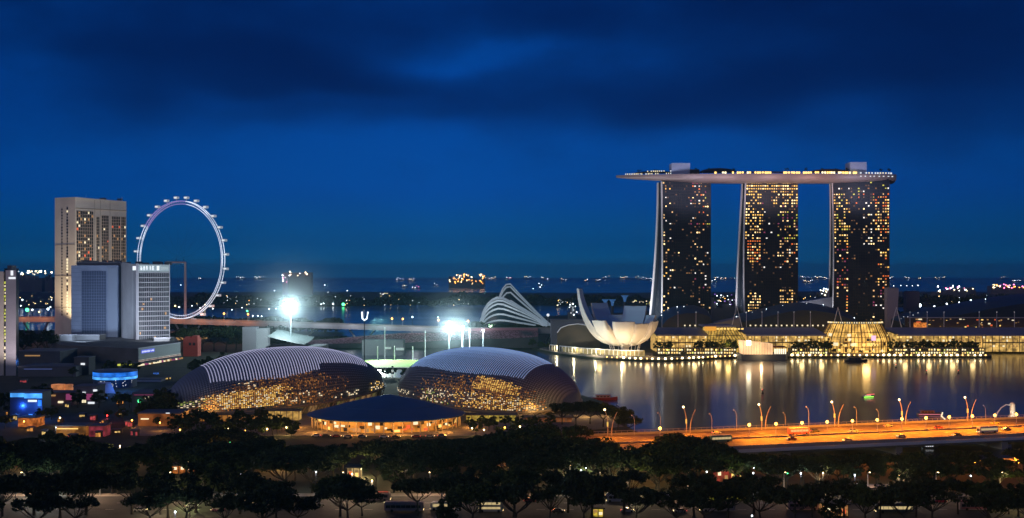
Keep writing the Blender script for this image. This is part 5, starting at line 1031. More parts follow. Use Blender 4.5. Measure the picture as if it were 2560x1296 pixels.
for u in list(range(1660, 1848, 33)) + list(range(1990, 2062, 32)) + list(range(2254, 2460, 32)):
    KK[n % 4]((X(u, 1119), 1119, 3.2), 0, 1, f'{ORD[n]} from the left of the two level lit kiosks along the quay', 'lit kiosks along the quay'); n += 1
def qlamp():
    t = thing('quay_lamp', 'square lantern on a short post', 'lamp'); MB().tube([(0, 0, -1.2), (0, 0, 0.2)], 0.14, 5).build('post', dark_steel, t, local=True)
    MB().cbox((0, 0, 0.2), 1.7, 0.9, 1.5).build('lamp_head', glow('quay lantern', (1, 0.74, 0.36), 10.0, True), t, local=True); return t
QL = Maker(qlamp()); pts = []
def qlamp2():
    t = thing('quay_lamp', 'small dimmer lantern', 'lamp'); MB().tube([(0, 0, -1.2), (0, 0, 0.2)], 0.14, 5).build('post', dark_steel, t, local=True)
    MB().cbox((0, 0, 0.3), 1.1, 0.8, 1.1).build('lamp_head', glow('quay lantern amber', (1, 0.56, 0.16), 5.0, True), t, local=True); return t
QL2 = Maker(qlamp2())
for (a, b_) in zip(quay[3:], quay[4:11]):
    n_ = max(1, int(math.dist(a, b_) / 5.6))
    for k in range(n_): pts.append((a[0] + (b_[0] - a[0]) * k / n_, a[1] + (b_[1] - a[1]) * k / n_))
i = 0
for (x, y) in pts:
    u = 1280 + x * F / y
    if 1850 < u < 1980: continue
    (QL2 if rng.random() < 0.4 else QL)((x + rng.uniform(-.8, .8), y - 0.4, 2.2), 0, rng.uniform(0.75, 1.15), 'square warm lantern low on the quay edge, one of a long row above water', 'square lanterns along the quay edge'); i += 1
print('quay lamps', i)
# taller lamps, palms and trees on the quay
for i, u in enumerate((1668, 1700, 1738, 1790, 2003, 2050, 2098, 2225, 2262, 2300, 2345, 2392, 2432)):
    o = mk_ball((X(u, 1112), 1112, 3.2), 0, 0.9, f'{ORD[i]} from the left of the round lamps standing along the quay', 'round lamps on the quay')
for i, u in enumerate((1645, 1670, 1745, 1758, 1772, 1785, 1806, 1822, 1838, 1990, 2010, 2030, 2046, 2060, 2072, 2232, 2246, 2275, 2292, 2308, 2325, 2345, 2366, 2385, 2404, 2420, 2436)):
    Y = 1132 + (i % 3) * 5; SMALL[i % 4]((X(u, Y), Y, 3.2), i, (1.25, 1.25, 1.45 + 0.2 * (i % 2)), f'{ORD[i]} from the left of the leafy trees before the mall', 'leafy trees along the quay')
# warm pools of light on the quay
for i, u in enumerate((1500, 1560, 1620, 1680, 1740, 1800, 2010, 2060, 2270, 2330, 2390, 2440)): light('quay_light', 'POINT', (X(u, 1100 if u > 1650 else 1082), 1108 if u > 1650 else 1088, 8), 1800, (1, 0.68, 0.28), None, 2.5)

# ================================================================ lotus museum
mb_ = Vector((X(1562, 1120), 1120, 3)); mu = thing('lotus_museum', 'white lotus shaped museum with one tall curved petal, lit warm from below', 'museum', mb_)
petal_m = mat('white petal skin', (0.78, 0.76, 0.72), 0.45, var=0.04, vscale=0.1); inner_m = mat('inner petal sky blue', (0.5, 0.72, 0.9), 0.45, metal=0.1)  # blue of the inner faces paints in reflected sky
def petal(az_, Rr, zt, w, pw=1.7, cut=0.0):
    a = R(az_); d = Vector((math.cos(a), math.sin(a), 0)); s = Vector((-d.y, d.x, 0)); c0 = mb_ + Vector((0, 0, 8.5)); NS = 14; lo = []; up = []
    for k in range(NS + 1):
        f = k / NS; r = 3 + (Rr - 3) * (1 - (1 - f) ** 1.45) ; z = (zt - 11.5) * f ** pw
        f2 = min(1, f + 0.02); r2 = 3 + (Rr - 3) * (1 - (1 - f2) ** 1.45); z2 = (zt - 11.5) * f2 ** pw
        if f2 == f: f2 = f - 0.02; r2 = 3 + (Rr - 3) * (1 - (1 - f2) ** 1.45); z2 = (zt - 11.5) * f2 ** pw; tn_ = Vector((r - r2, 0, z - z2)).normalized()
        else: tn_ = Vector((r2 - r, 0, z2 - z)).normalized()
        nrm = d * -tn_.z + Vector((0, 0, 1)) * tn_.x            # towards the inner side
        ww = w * (0.16 + 0.84 * math.sin(min(1.0, f * 1.12 + 0.02) * PI * 0.5) ** 0.9) * (1 - cut * f ** 3); th = (1.2 + 7.0 * math.sin(PI * min(1, f * 0.8 + 0.12)) * (1 - 0.35 * f)) * min(1.2, w / 13)
        p = c0 + d * r + Vector((0, 0, z)); lo.append([p - s * ww / 2 * g + nrm * (th * (1 - q)) for g, q in ((1, 0), (1.0, 0.55), (0.8, 0.9), (0.4, 1.0), (-0.4, 1.0), (-0.8, 0.9), (-1.0, 0.55), (-1, 0))])
    MB().grid(lo).build('petal', petal_m, mu, smooth=True)
    MB().grid([[r[0], r[0].lerp(r[-1], 0.5) - Vector((0, 0, 0.6)), r[-1]] for r in lo]).build('inner_face', inner_m, mu)
    e = lo[-1]; c = sum((Vector(q) for q in e), Vector()) / 8; MB().face(*e).build('petal_tip', petal_m, mu); up_ = (lo[-1][0] - lo[-2][0]).normalized() * 0.12
    MB().face(*[c + (q - c) * 0.72 + up_ for q in e]).build('skylight', mat('skylight glass', (0.03, 0.10, 0.12), 0.25), mu)
for q in ((160, 49, 69, 22, 2.5, 0.45), (128, 40, 54, 24, 2.0, 0.1), (98, 34, 42, 22, 1.8), (64, 33, 51, 24, 1.8), (28, 33, 42, 19, 1.8), (358, 33, 37, 17, 1.9), (216, 36, 38, 20, 1.9), (262, 30, 37, 22, 1.8), (302, 30, 35, 20, 1.8), (330, 34, 37, 16, 2.0)): petal(*q)
MB().lathe(mb_, [(4.0, 0), (4.2, 7), (7, 10), (3, 12)], 20).build('core', petal_m, mu)
for k in range(10): a = 2 * PI * k / 10; p = mb_ + Vector((13 * math.cos(a), 13 * math.sin(a), 0)); MB().tube([p, p + Vector((3 * math.cos(a + .3), 3 * math.sin(a + .3), 12))], 0.5, 6).build('support_column', petal_m, mu)
for (dx, dy, e_, col) in ((-40, -34, 34000, (1, 0.86, 0.62)), (-2, -40, 24000, (1, 0.66, 0.34)), (34, -34, 20000, (1, 0.62, 0.3))):
    light('petal_light', 'SPOT', mb_ + Vector((dx, dy, 2)), e_, col, mu, 1, mb_ + Vector((dx * 0.4, 0, 26)), 110)
MB().prism([(mb_.x - 26, 1100), (mb_.x + 26, 1100), (mb_.x + 30, 1140), (mb_.x - 30, 1140)], 2.99, 3.6).build('plinth', paving, mu)
# curved arcade on the museum promontory
ar = thing('quay_arcade', 'curved pale arcade following the promontory below the lotus museum', 'arcade', (60, 1140, 3)); cur = [(40, 1186), (52, 1160), (68, 1134), (88, 1112), (108, 1098), (128, 1092)]
b = MB(); b2_ = MB()
for (p, q) in zip(cur, cur[1:]):
    for k in range(5): x, y = p[0] + (q[0] - p[0]) * k / 5, p[1] + (q[1] - p[1]) * k / 5; b.box(x - 0.3, x + 0.3, y, y + 0.6, 3.2, 8.4)
b.build('column', white_p, ar)
MB().grid([[(x, y - 0.6, z) for x, y in cur] for z in (8.42, 9.2)] + [[(x + 2, y + 3.5, 9.2) for x, y in cur]]).build('roof', white_p, ar)
MB().grid([[(x + 2, y + 3.4, z) for x, y in cur] for z in (3.2, 8.9)]).build('wall', glow('arcade wall', (0.9, 0.75, 0.35), 0.15, False, 0.8, 0.3), ar)  # wall emission stands in for light falling on it
for k, (x, y) in enumerate(((44, 1172), (60, 1142), (80, 1115), (104, 1094))): light('arcade_light', 'POINT', (x + 3, y - 3, 7), 5000, (1, 0.85, 0.5), ar, 0.6)
# domed grey shed and steel arch left of the museum
t = thing('grey_shell_roof', 'dark shell roof with a bright curved edge left of the lotus museum', 'shell roof', (X(1430, 1165), 1165, 3)); Y = 1165
arc = [P(1393, 832, Y), P(1402, 820, Y), P(1420, 813, Y), P(1445, 810, Y), P(1470, 814, Y), P(1492, 826, Y), P(1500, 846, Y)]
MB().grid([[p + Vector((0, q, 0)) for p in arc] for q in (0, 30)]).build('roof', mat('shell brown', (0.14, 0.13, 0.11), 0.6), t, smooth=True); MB().grid([[Vector((p.x, p.y + 0.5, 3)) for p in arc], [p + Vector((0, 0.5, -0.1)) for p in arc]]).build('front_glass', mat('shell glass', (0.08, 0.075, 0.06), 0.4), t); MB().tube([p + Vector((0, -0.3, 0)) for p in arc[:5]], 0.55, 5).build('edge_rib', mat('edge rib lit', (0.7, 0.7, 0.75), 0.5, em=(0.7, 0.8, 1), es=0.12), t)
t = thing('grey_roof_slab', 'flat grey roof behind the shell roof left of the lotus museum', 'building', (X(1430, 1240), 1240, 2)); MB().box(X(1378, 1240), X(1460, 1240), 1240, 1265, 2, Z(802, 1240)).build('wall', mat('grey slab', (0.26, 0.26, 0.3), 0.7), t); MB().box(X(1376, 1240), X(1462, 1240), 1239, 1266, Z(802, 1240) + .02, Z(800, 1240)).build('roof', concrete, t)
for i, (u, Y, s_) in enumerate(((1352, 1215, 1.0), (1368, 1200, 1.1), (1382, 1195, 0.9), (1398, 1185, 0.8), (1330, 1235, 1.2), (1312, 1260, 1.3), (1290, 1290, 1.4), (1265, 1302, 1.3))): SMALL[i % 4]((X(u, Y), Y, 2.0), i, s_, f'{ORD[i]} from the left edge inward of the shore trees left of the lotus museum' if False else f'{ORD[i]} of the lit shrubby trees left of the lotus museum, counted from the nearest', 'trees left of the lotus museum')
# ================================================================ cooled glasshouses
def glasshouse(label, uL, uR, vpk, vb, Y, fpk, depth, rise, ribs, seed, lift=0):
    x0, x1 = X(uL, Y), X(uR, Y); Hh = Z(vpk, Y) - 2 - lift; t = thing('glasshouse', label, 'glasshouse', ((x0 + x1) / 2, Y, 2), 0, 'pair of ribbed glasshouses'); zb = Z(vb, Y)
    def G_(s, th):
        q = s / fpk
        h = (1 - (1 - q) ** 2) ** 0.5 if s < fpk else (1 - (s - fpk) / (1 - fpk)) ** rise
        dp = depth * (0.35 + 0.65 * math.sin(PI * min(1, s * 1.1 + 0.1)))
        return Vector((x0 + (x1 - x0) * (s + 0.06 * (1 - math.sin(th)) * (1 - s)), Y - dp * math.cos(th), 2 + (Hh + (lift if s < 1 else 0)) * h * math.sin(th) + 5 * s * 0))
    ss = [0.0, 0.004, 0.015, 0.035, 0.07, 0.12, 0.18, 0.25, 0.33, 0.42, 0.52, 0.62, 0.72, 0.82, 0.9, 0.96, 1.0]
    MB().grid([[G_(s, PI * j / 16) for j in range(17)] for s in ss]).build('glass_shell', mat('glasshouse glass', (0.02, 0.035, 0.05), 0.3, spec=0.6), t, smooth=True)
    wr = mat('white glasshouse rib', (0.72, 0.74, 0.76), 0.5, em=(0.6, 0.78, 0.9), es=0.22)  # added glow: emission on white ribs that are no lamps
    for k in range(ribs):
        th = PI * (0.03 + 0.53 * k / (ribs - 1)); MB().tube([G_(s, th) + Vector((0, -1.2, 0.4)) for s in ss], [1.35 + 0.35 * (k == ribs - 1)] * 12 + [1.2, 1.1, 1.0, 0.8, 0.6], 5).build('rib', wr, t)
    return t
glasshouse('taller ribbed glasshouse behind, its crest peaking above the other', 1240, 1382, 709, 790, 1760, 0.24, 36, 1.15, 7, 1)
glasshouse('lower broad ribbed glasshouse in front, curving down to the right', 1200, 1374, 743, 806, 1660, 0.30, 36, 0.75, 9, 2)
light('glasshouse_light', 'SPOT', (X(1225, 1560), 1560, 10), 260000, (0.75, 0.92, 1), None, 3, (X(1240, 1660), 1660, 30), 120)
g2 = thing('garden_lantern', 'bright white lantern cluster at the right tip of the glasshouses', 'lamp', (X(1368, 1640), 1640, 2)); MB().tube([(X(1370, 1640), 1640, 2), (X(1370, 1640), 1640, Z(789, 1640))], 0.5, 5).build('post', steel, g2); MB().ball((X(1370, 1640), 1640, Z(788, 1640)), 2.2, 6).build('lamp_head', g_white, g2)
# supertrees
for i, (u, v, w) in enumerate(((1513, 749, 9), (1531, 749, 9), (1562, 739, 10))):
    Y = 1560; t = thing('steel_tree', f'{("left", "middle", "right")[i]} one of the three blue trumpet shaped steel trees behind the museum', 'steel tree', (X(u, Y), Y, 2)); zt = Z(v, Y); b = MB(); wd = w * Y / F
    MB().lathe((X(u, Y), Y, 0), [(1.6, 2), (1.3, zt - 9), (wd * 0.5, zt - 3), (wd, zt), (0.1, zt - 1)], 14).build('trumpet_crown', mat('blue steel tree', (0.12, 0.25, 0.5), 0.5, em=(0.1, 0.35, 0.9), es=0.22), t)
    MB().tube([(X(u, Y), Y, 2), (X(u, Y), Y, zt - 9)], 1.9, 8).build('trunk', dark_conc, t)

# ================================================================ elevated expressway
def vy(u): return 1340 - 50 * max(0, min(1, (u - 300) / 900.0))
def vz(u): return 31 - 11 * max(0, min(1, (u - 300) / 900.0))
US = [-60, 100, 300, 430, 640, 700, 860, 1000, 1200, 1400, 1700, 2000, 2300, 2640]
vp = [(X(u, vy(u)), vy(u), vz(u)) for u in US]
ex = thing('expressway_viaduct', 'long pale elevated expressway bridge crossing behind the stadium', 'viaduct', (0, 1330, 0))
orange_seg = mat('viaduct concrete', (0.42, 0.42, 0.44), 0.7, var=0.08, vscale=0.03)
b = MB(); b.loft([[(x, y, z - 5), (x, y, z), (x, y + 22, z), (x, y + 22, z - 5)] for x, y, z in vp[:10]]); b.build('deck', orange_seg, ex)
for yy in (0.2, 21.4): MB().loft([[(x, y + yy, z + 0.01), (x, y + yy, z + 1.1), (x, y + yy + 0.4, z + 1.1), (x, y + yy + 0.4, z + 0.01)] for x, y, z in vp[:10]]).build('parapet', concrete, ex)
for u in (90, 470, 600, 755, 905, 1060, 1235, 1350):
    Y = vy(u) + 8; z = vz(u) - 5.02; t_p = MB(); x = X(u, Y)
    for sx in (-1, 1): t_p.tube([(x + sx * 5, Y, -1), (x + sx * 8, Y, z * 0.5), (x + sx * 15, Y, z)], [1.3, 1.1, 1.2], 6)
    t_p.build('pier', mat('pale pier', (0.5, 0.5, 0.5), 0.7), ex)
for i, u in enumerate((445, 500, 560, 620, 60, 110)): light('viaduct_light', 'POINT', (X(u, vy(u)), vy(u) - 8, vz(u) + 9), 8000, (1, 0.32, 0.12), None, 1)
for i, u in enumerate((720, 800, 880, 960, 1040, 1120, 1200)): light('viaduct_light', 'POINT', (X(u, vy(u)), vy(u) - 12, vz(u) + 9), 9000, (0.85, 0.9, 1), None, 1)
for i, u in enumerate((980, 1007, 1096, 1030 + 140, 620, 560)):
    mk_ball((X(u, vy(u) + 10), vy(u) + 10, vz(u)), 0, 1.5, f'{ORD[i]} lamp post standing on the pale viaduct', 'lamp posts on the viaduct')

# ================================================================ floating stadium
seatm = bpy.data.materials.new('stadium seats'); seatm.use_nodes = True; t_ = seatm.node_tree; b_ = t_.nodes['Principled BSDF']; g_ = t_.nodes.new('ShaderNodeNewGeometry'); v_ = t_.nodes.new('ShaderNodeTexVoronoi'); v_.inputs['Scale'].default_value = 0.75
r_n = t_.nodes.new('ShaderNodeValToRGB'); r_n.color_ramp.elements[0].color = (0.09, 0.035, 0.05, 1); r_n.color_ramp.elements[1].color = (0.62, 0.36, 0.44, 1); e_n = r_n.color_ramp.elements.new(0.5); e_n.color = (0.34, 0.16, 0.2, 1); sp_ = t_.nodes.new('ShaderNodeSeparateColor')
t_.links.new(g_.outputs['Position'], v_.inputs['Vector']); t_.links.new(v_.outputs['Color'], sp_.inputs[0]); t_.links.new(sp_.outputs[0], r_n.inputs[0]); t_.links.new(r_n.outputs[0], b_.inputs['Base Color']); b_.inputs['Roughness'].default_value = 0.8
gs = thing('grandstand', 'long low grandstand with pinkish seats across the water behind the domes', 'grandstand', (X(1100, 1250), 1250, 0))
ug = [(770, 862, 856), (840, 860, 848), (900, 858, 842), (1000, 858, 834), (1100, 852, 832), (1200, 848, 828), (1290, 846, 827), (1345, 842, 828)]
bot = [(X(u, 1246), 1246, Z(vb, 1246)) for u, vb, vt in ug]; top = [(X(u, 1286), 1286, max(Z(vt, 1286), Z(vb, 1246) + 2)) for u, vb, vt in ug]
NR = 14; b = MB(); rows = []
for k in range(NR):
    f0, f1 = k / NR, (k + 1) / NR
    lerp = lambda f, g: [(a[0] + (c[0] - a[0]) * f, a[1] + (c[1] - a[1]) * f, a[2] + (c[2] - a[2]) * g) for a, c in zip(bot, top)]
    rows += [lerp(f0, f0), lerp(f0, f1)]
rows.append(lerp(1, 1)); MB().grid(rows).build('seating', seatm, gs)
MB().loft([[(x, y, z - 0.1), (x, y, 1.5), (X(u, 1290), 1290, 1.5), (tx, 1290, tz + 0.5)] for (x, y, z), (tx, ty, tz), (u, _, _) in zip(bot, top, ug)]).build('under_structure', dark_conc, gs)
MB().loft([[(x, 1288, z + .2), (x, 1288, z + 3), (x, 1289, z + 3), (x, 1289, z + .2)] for (x, y, z) in top[4:]]).build('back_screen', mat('pink back wall', (0.5, 0.22, 0.26), 0.6), gs)
pl = thing('floating_pitch', 'bright green floodlit pitch floating between the two domes', 'pitch', (X(1000, 1030), 1030, 0))
MB().box(-190, X(1105, 1030), 985, 1075, -0.8, 1.4).build('platform', concrete, pl); MB().box(-187, X(1100, 1030), 988, 1072, 1.404, 1.45).build('turf', mat('turf', (0.16, 0.34, 0.05), 0.8), pl)
for u in (948, 1024): 
    for k in range(1):
        pass
for i, (u, v, Y, rr, dn) in enumerate(((727, 767, 1120, 85, 0.0075), (1135, 818, 1050, 65, 0.0065))):  # mist balls, densest at the lamps, shaped to give the floodlights halos
    mm_ = bpy.data.materials.new('halo mist %d' % i); mm_.use_nodes = True; q_ = mm_.node_tree; q_.nodes.remove(q_.nodes['Principled BSDF']); w_ = q_.nodes.new('ShaderNodeVolumePrincipled'); w_.inputs['Color'].default_value = (0.85, 0.97, 1, 1); w_.inputs['Anisotropy'].default_value = 0.2
    tc_ = q_.nodes.new('ShaderNodeTexCoord'); ln = q_.nodes.new('ShaderNodeVectorMath'); ln.operation = 'LENGTH'; q_.links.new(tc_.outputs['Object'], ln.inputs[0])
    mr_q = q_.nodes.new('ShaderNodeMapRange'); mr_q.inputs[1].default_value = 0; mr_q.inputs[2].default_value = rr; mr_q.inputs[3].default_value = 1; mr_q.inputs[4].default_value = 0; q_.links.new(ln.outputs['Value'], mr_q.inputs[0])
    pw = q_.nodes.new('ShaderNodeMath'); pw.operation = 'POWER'; q_.links.new(mr_q.outputs[0], pw.inputs[0]); pw.inputs[1].default_value = 3.5
    ml = q_.nodes.new('ShaderNodeMath'); ml.operation = 'MULTIPLY'; q_.links.new(pw.outputs[0], ml.inputs[0]); ml.inputs[1].default_value = dn; q_.links.new(ml.outputs[0], w_.inputs['Density'])
    q_.links.new(w_.outputs[0], q_.nodes['Material Output'].inputs['Volume']); o = tag(MB().ball((0, 0, 0), rr * 0.98, 16).build('mist', mm_), 'thin lit mist hanging around the stadium floodlights', None, None, 'stuff'); o.location = P(u, v, Y)
light('pitch_light', 'SPOT', (X(935, 1090), 1092, 40), 900000, (0.85, 1.0, 0.85), None, 2, (X(1000, 1030), 1030, 1), 80)
# pavilion blocks by the water, behind the domes
t = thing('stage_block', 'grey stage block with pale lit openings between the domes', 'stage', (X(960, 1150), 1150, 0)); Y = 1150
MB().box(X(905, Y), X(1008, Y), Y, Y + 20, -0.5, Z(851, Y)).build('wall', mat('stage grey', (0.30, 0.30, 0.31), 0.7), t)
for (u0, u1, v0, v1) in ((963, 978, 868, 873), (990, 1010, 870, 876)): MB().box(X(u0, Y), X(u1, Y), Y - 1.5, Y - 0.05, Z(v1, Y), Z(v0, Y)).build('lit_canopy', mat('pale canopy', (0.6, 0.65, 0.6), 0.6, em=(0.7, 0.9, 0.8), es=0.3), t)
# goal-like white posts
pp = Maker((lambda t: (MB().tube([(0, 0, 0), (0, 0, 1)], [0.5, 0.4], 6).build('pole', white_p, t, local=True), MB().ball((0, 0, 1.0), 0.6, 4, 0.03).build('pole_cap', white_p, t, local=True), t)[-1])(thing('white_pole', 'tall plain white pole', 'pole')))
for i, (u, v0, v1, Y) in enumerate(((962, 820, 893, 1090), (1063, 828, 880, 1085), (944, 868, 893, 1075), (986, 866, 893, 1070), (1032, 867, 893, 1078), (1155, 818, 866, 1060), (1174, 822, 866, 1062))):
    z0 = 0; h = Z(v0, Y) - z0; pp((X(u, Y), Y, z0), 0, (1, 1, h), f'{ORD[i]} of the slim white poles in and beside the floating stadium', 'slim white stadium poles')
# floodlight masts
def flood(label, u, v, Y, rad, power, n=6, col=(0.72, 0.95, 1.0), dark=False, aimed=True, cone=170):
    zt = Z(v, Y); t = thing('floodlight_mast', label, 'floodlight', (X(u, Y), Y, 0), 0, None)
    MB().tube([(X(u, Y), Y, 0), (X(u, Y), Y, zt)], [0.7, 0.4], 8).build('pole', dark_steel if dark else mat('pale mast', (0.5, 0.55, 0.58), 0.5), t)
    MB().box(X(u, Y) - rad * 1.05, X(u, Y) + rad * 1.05, Y + 0.2, Y + 0.5, zt - rad * 0.8, zt + rad * 0.8).build('lamp_rack', dark_steel, t)
    for i in range(n):
        a = 2 * PI * i / n; r0 = rad * (0.62 if n > 1 else 0); MB().ball((X(u, Y) + r0 * math.cos(a), Y - 0.4, zt + r0 * 0.8 * math.sin(a)), rad * 0.42, 6).build('lamp_head', g_flood, t)
    if power: light('floodlight_beam', 'POINT', (X(u, Y), Y - rad - 1, zt), power * 0.55, col, t, rad * 0.6)
    return t
flood('brightest floodlight mast glaring left of the viaduct behind the left dome', 727, 767, 1120, 4.0, 480000, 7)
flood('bright floodlight cluster left of the pair above the right dome', 1123, 817, 1050, 2.4, 330000, 7)
flood('second bright floodlight right beside the cluster above the right dome', 1157, 819, 1055, 1.7, 120000, 5)
flood('smaller floodlight mast furthest right above the right dome', 1208, 826, 1060, 1.1, 40000, 3)
fm = thing('forked_floodlight', 'dark mast with a U shaped white lamp frame between the domes', 'floodlight', (X(910, 980), 980, 2)); Y = 980
MB().tube([(X(911, Y), Y, 2), (X(911, Y), Y, Z(800, Y))], [0.5, 0.35], 6).build('pole', dark_steel, fm)
MB().tube([P(905, 780, Y), P(906, 797, Y), P(911, 801, Y), P(917, 797, Y), P(920, 780, Y)], 0.75, 6).build('lamp_frame', glow('white frame', (0.85, 0.95, 1), 2.0), fm)
# dark trees right behind the left dome
for i, (u, v, Y, s_) in enumerate(((895, 868, 905, .9), (912, 872, 900, 1.0), (880, 872, 915, .8), (980, 905, 890, .8), (1010, 908, 880, .7), (965, 915, 885, .8), (560, 890, 930, 1.6), (520, 900, 900, 1.5), (490, 905, 880, 1.4), (590, 885, 960, 1.5))): SMALL[i % 4]((X(u, Y), Y, 2.0), i, s_ * 1.2, f'{ORD[i]} of the small dark trees close behind and beside the left dome', 'small trees behind the left dome')
for i, (u, Y) in enumerate(((505, 1180), (535, 1190), (565, 1170), (590, 1200), (690, 1210), (470, 1220), (60, 1120), (95, 1130), (120, 1110))): PROTO[i % NP]((X(u, Y), Y, 2.0), i, rng.uniform(1.3, 1.8), f'{ORD[i]} of the large dark trees around and below the viaduct on the far left' , 'large trees near the viaduct')

# ================================================================ boats
def boat(label, u, v, L_, rz, hullc, cabc, lit=None, name='boat', cat='boat'):
    Y = EYE * F / (v - HV); t = thing(name, label, cat, (X(u, Y), Y, 0), rz); w = L_ * 0.13
    rg = []
    for f, wf, zf in ((-0.5, 0.7, 1.3), (-0.2, 1, 1.2), (0.2, 0.95, 1.3), (0.4, 0.55, 1.6), (0.5, 0.05, 1.9)):
        s_ = L_ / 14; rg.append([(L_ * f, -w * wf, zf * s_), (L_ * f, -w * wf * 0.7, -0.3), (L_ * f, w * wf * 0.7, -0.3), (L_ * f, w * wf, zf * s_)])
    MB().loft(rg).build('hull', mat('hull %.2f %.2f %.2f' % hullc, hullc, 0.4), t, local=True); s_ = L_ / 14
    MB().box(-L_ * 0.35, L_ * 0.2, -w * 0.75, w * 0.75, 1.25 * s_, 2.5 * s_).build('cabin', mat('cabin %.2f' % cabc[0], cabc, 0.5), t, local=True)
    MB().box(-L_ * 0.4, L_ * 0.24, -w * 0.85, w * 0.85, 2.52 * s_, 2.75 * s_).build('canopy', mat('canopy %.2f' % cabc[1], cabc, 0.5), t, local=True)
    for k in range(4): MB().box(-L_ * 0.32 + k * L_ * 0.13, -L_ * 0.32 + k * L_ * 0.13 + L_ * 0.09, -w * 0.75 - 0.06, -w * 0.75, 1.6 * s_, 2.2 * s_).build('cabin_window', lit or glass_dk, t, local=True)
    return t
boat('wide pale red and white river boat on the bay near the right dome', 1512, 1000, 17, R(3), (0.45, 0.08, 0.07), (0.7, 0.6, 0.58))
bt = boat('small boat with bright green and red light strips in mid bay', 2170, 994, 10, R(24), (0.05, 0.05, 0.06), (0.6, 0.5, 0.5), g_pale)
MB().box(-4.6, 3.6, -1.5, -1.36, 0.3, 0.75).build('light_strip', glow('green strip', (0.35, 1, 0.1), 2.5), bt, local=True); MB().box(-2, 4.6, -1.2, -1.0, 2.0, 2.3).build('light_strip', glow('red strip', (1, 0.12, 0.15), 2.0), bt, local=True)
bt = boat('low dark boat with thin pink light lines near the right lamp posts', 2322, 1038, 14, R(-2), (0.1, 0.08, 0.09), (0.3, 0.12, 0.12)); MB().box(-6.5, 6.5, -1.95, -1.85, 0.5, 0.65).build('light_strip', glow('pink strip', (1, 0.3, 0.4), 1.5), bt, local=True)
boat('dark barge moored against the quay below the large gold hall', 2140, 905, 22, 0, (0.03, 0.04, 0.07), (0.05, 0.06, 0.1))
boat('white moored launch under the bridge at the lower right', 2495, 1117, 12, R(-25), (0.5, 0.55, 0.6), (0.5, 0.5, 0.55), g_white)
boat('small dark sampan under the bridge left of the white launch', 2325, 1121, 8, R(5), (0.15, 0.16, 0.2), (0.3, 0.32, 0.4), g_white)
for i, (u, v) in enumerate(((1906, 985), (2316, 935), (2396, 935), (2200, 908), (2240, 920))): 
    Y = EYE * F / (v - HV); t = thing('buoy', f'{ORD[i]} of the tiny dark buoys floating in the bay', 'buoy', (X(u, Y), Y, 0), 0, 'buoys in the bay'); MB().lathe((0, 0, 0), [(0.9, -0.2), (0.9, 0.5), (0.3, 1.2), (0.2, 2.6), (0.01, 2.7)], 10).build('float', dark_steel, t, local=True); MB().ball((0, 0, 2.9), 0.25, 4).build('lamp', g_lamp_r, t, local=True)
# curved jetty with lamps and the stone fountain statue
jt = thing('curved_jetty', 'curved jetty outlined by small white lamps behind the right end of the bridge', 'jetty', (X(2400, 640), 640, 0)); jp = []
for u, v in ((2356, 1034), (2353, 1042), (2362, 1050), (2385, 1052), (2420, 1052), (2460, 1052), (2500, 1052), (2560, 1048)): Y = (EYE - 3) * F / (v - HV); jp.append((X(u, Y), Y))
MB().loft([[(x, y, 2), (x, y, 3), (x + 1, y + 3.5, 3), (x + 1, y + 3.5, 2)] for x, y in jp]).build('deck', concrete, jt)
for (a, b_) in zip(jp, jp[1:]):
    n_ = max(1, int(math.dist(a, b_) / 1.8))
    for k in range(n_): x, y = a[0] + (b_[0] - a[0]) * k / n_, a[1] + (b_[1] - a[1]) * k / n_; MB().cbox((x, y - 0.2, 3.02), 0.5, 0.4, 0.7).build('deck_lamp', g_pale, jt)
for k in range(0, len(jp)): MB().tube([(jp[k][0] + .5, jp[k][1] + 1.7, -1.5), (jp[k][0] + .5, jp[k][1] + 1.7, 2)], 0.35, 6).build('pile', concrete, jt)
Y = 640; ms = thing('fountain_statue', 'pale stone statue spouting a curved water jet at the right edge', 'statue', (X(2531, Y), Y, 0)); sx = X(2531, Y)
b = MB(); b.lathe((sx, Y, 0), [(2.6, 1), (2.3, 2.6), (1.5, 3.2), (1.35, 5), (1.6, 7), (1.3, 8.2), (1.5, 9), (1.2, 10), (0.4, 10.6), (0.01, 10.7)], 14); b.build('body', mat('pale stone', (0.6, 0.56, 0.48), 0.7), ms, smooth=True)
b = MB()
for k in range(9): a = PI * (0.1 + 0.8 * k / 8); b.tube([(sx + 1.1 * math.cos(a), Y, 8.8 + 1.1 * math.sin(a)), (sx + 1.75 * math.cos(a), Y + 0.2, 8.8 + 1.9 * math.sin(a))], [0.4, 0.1], 5)
b.build('mane', mat('pale stone', (0.6, 0.56, 0.48), 0.7), ms)
wj = mat('lit water spray', (0.75, 0.78, 0.8), 0.4, em=(0.8, 0.8, 0.75), es=0.12)
MB().tube([(sx - 1.4, Y - 0.5, 8.9), (sx - 4, Y - 1, 9.2), (sx - 7, Y - 1.5, 7.6), (sx - 9.5, Y - 2, 4.6), (sx - 11, Y - 2.2, 0.2)], [0.18, 0.25, 0.3, 0.35, 0.5], 6).build('water_jet', wj, ms)
light('statue_light', 'SPOT', (sx - 3, Y - 10, 2), 6000, (1, 0.9, 0.7), ms, 0.5, (sx, Y, 6), 60)

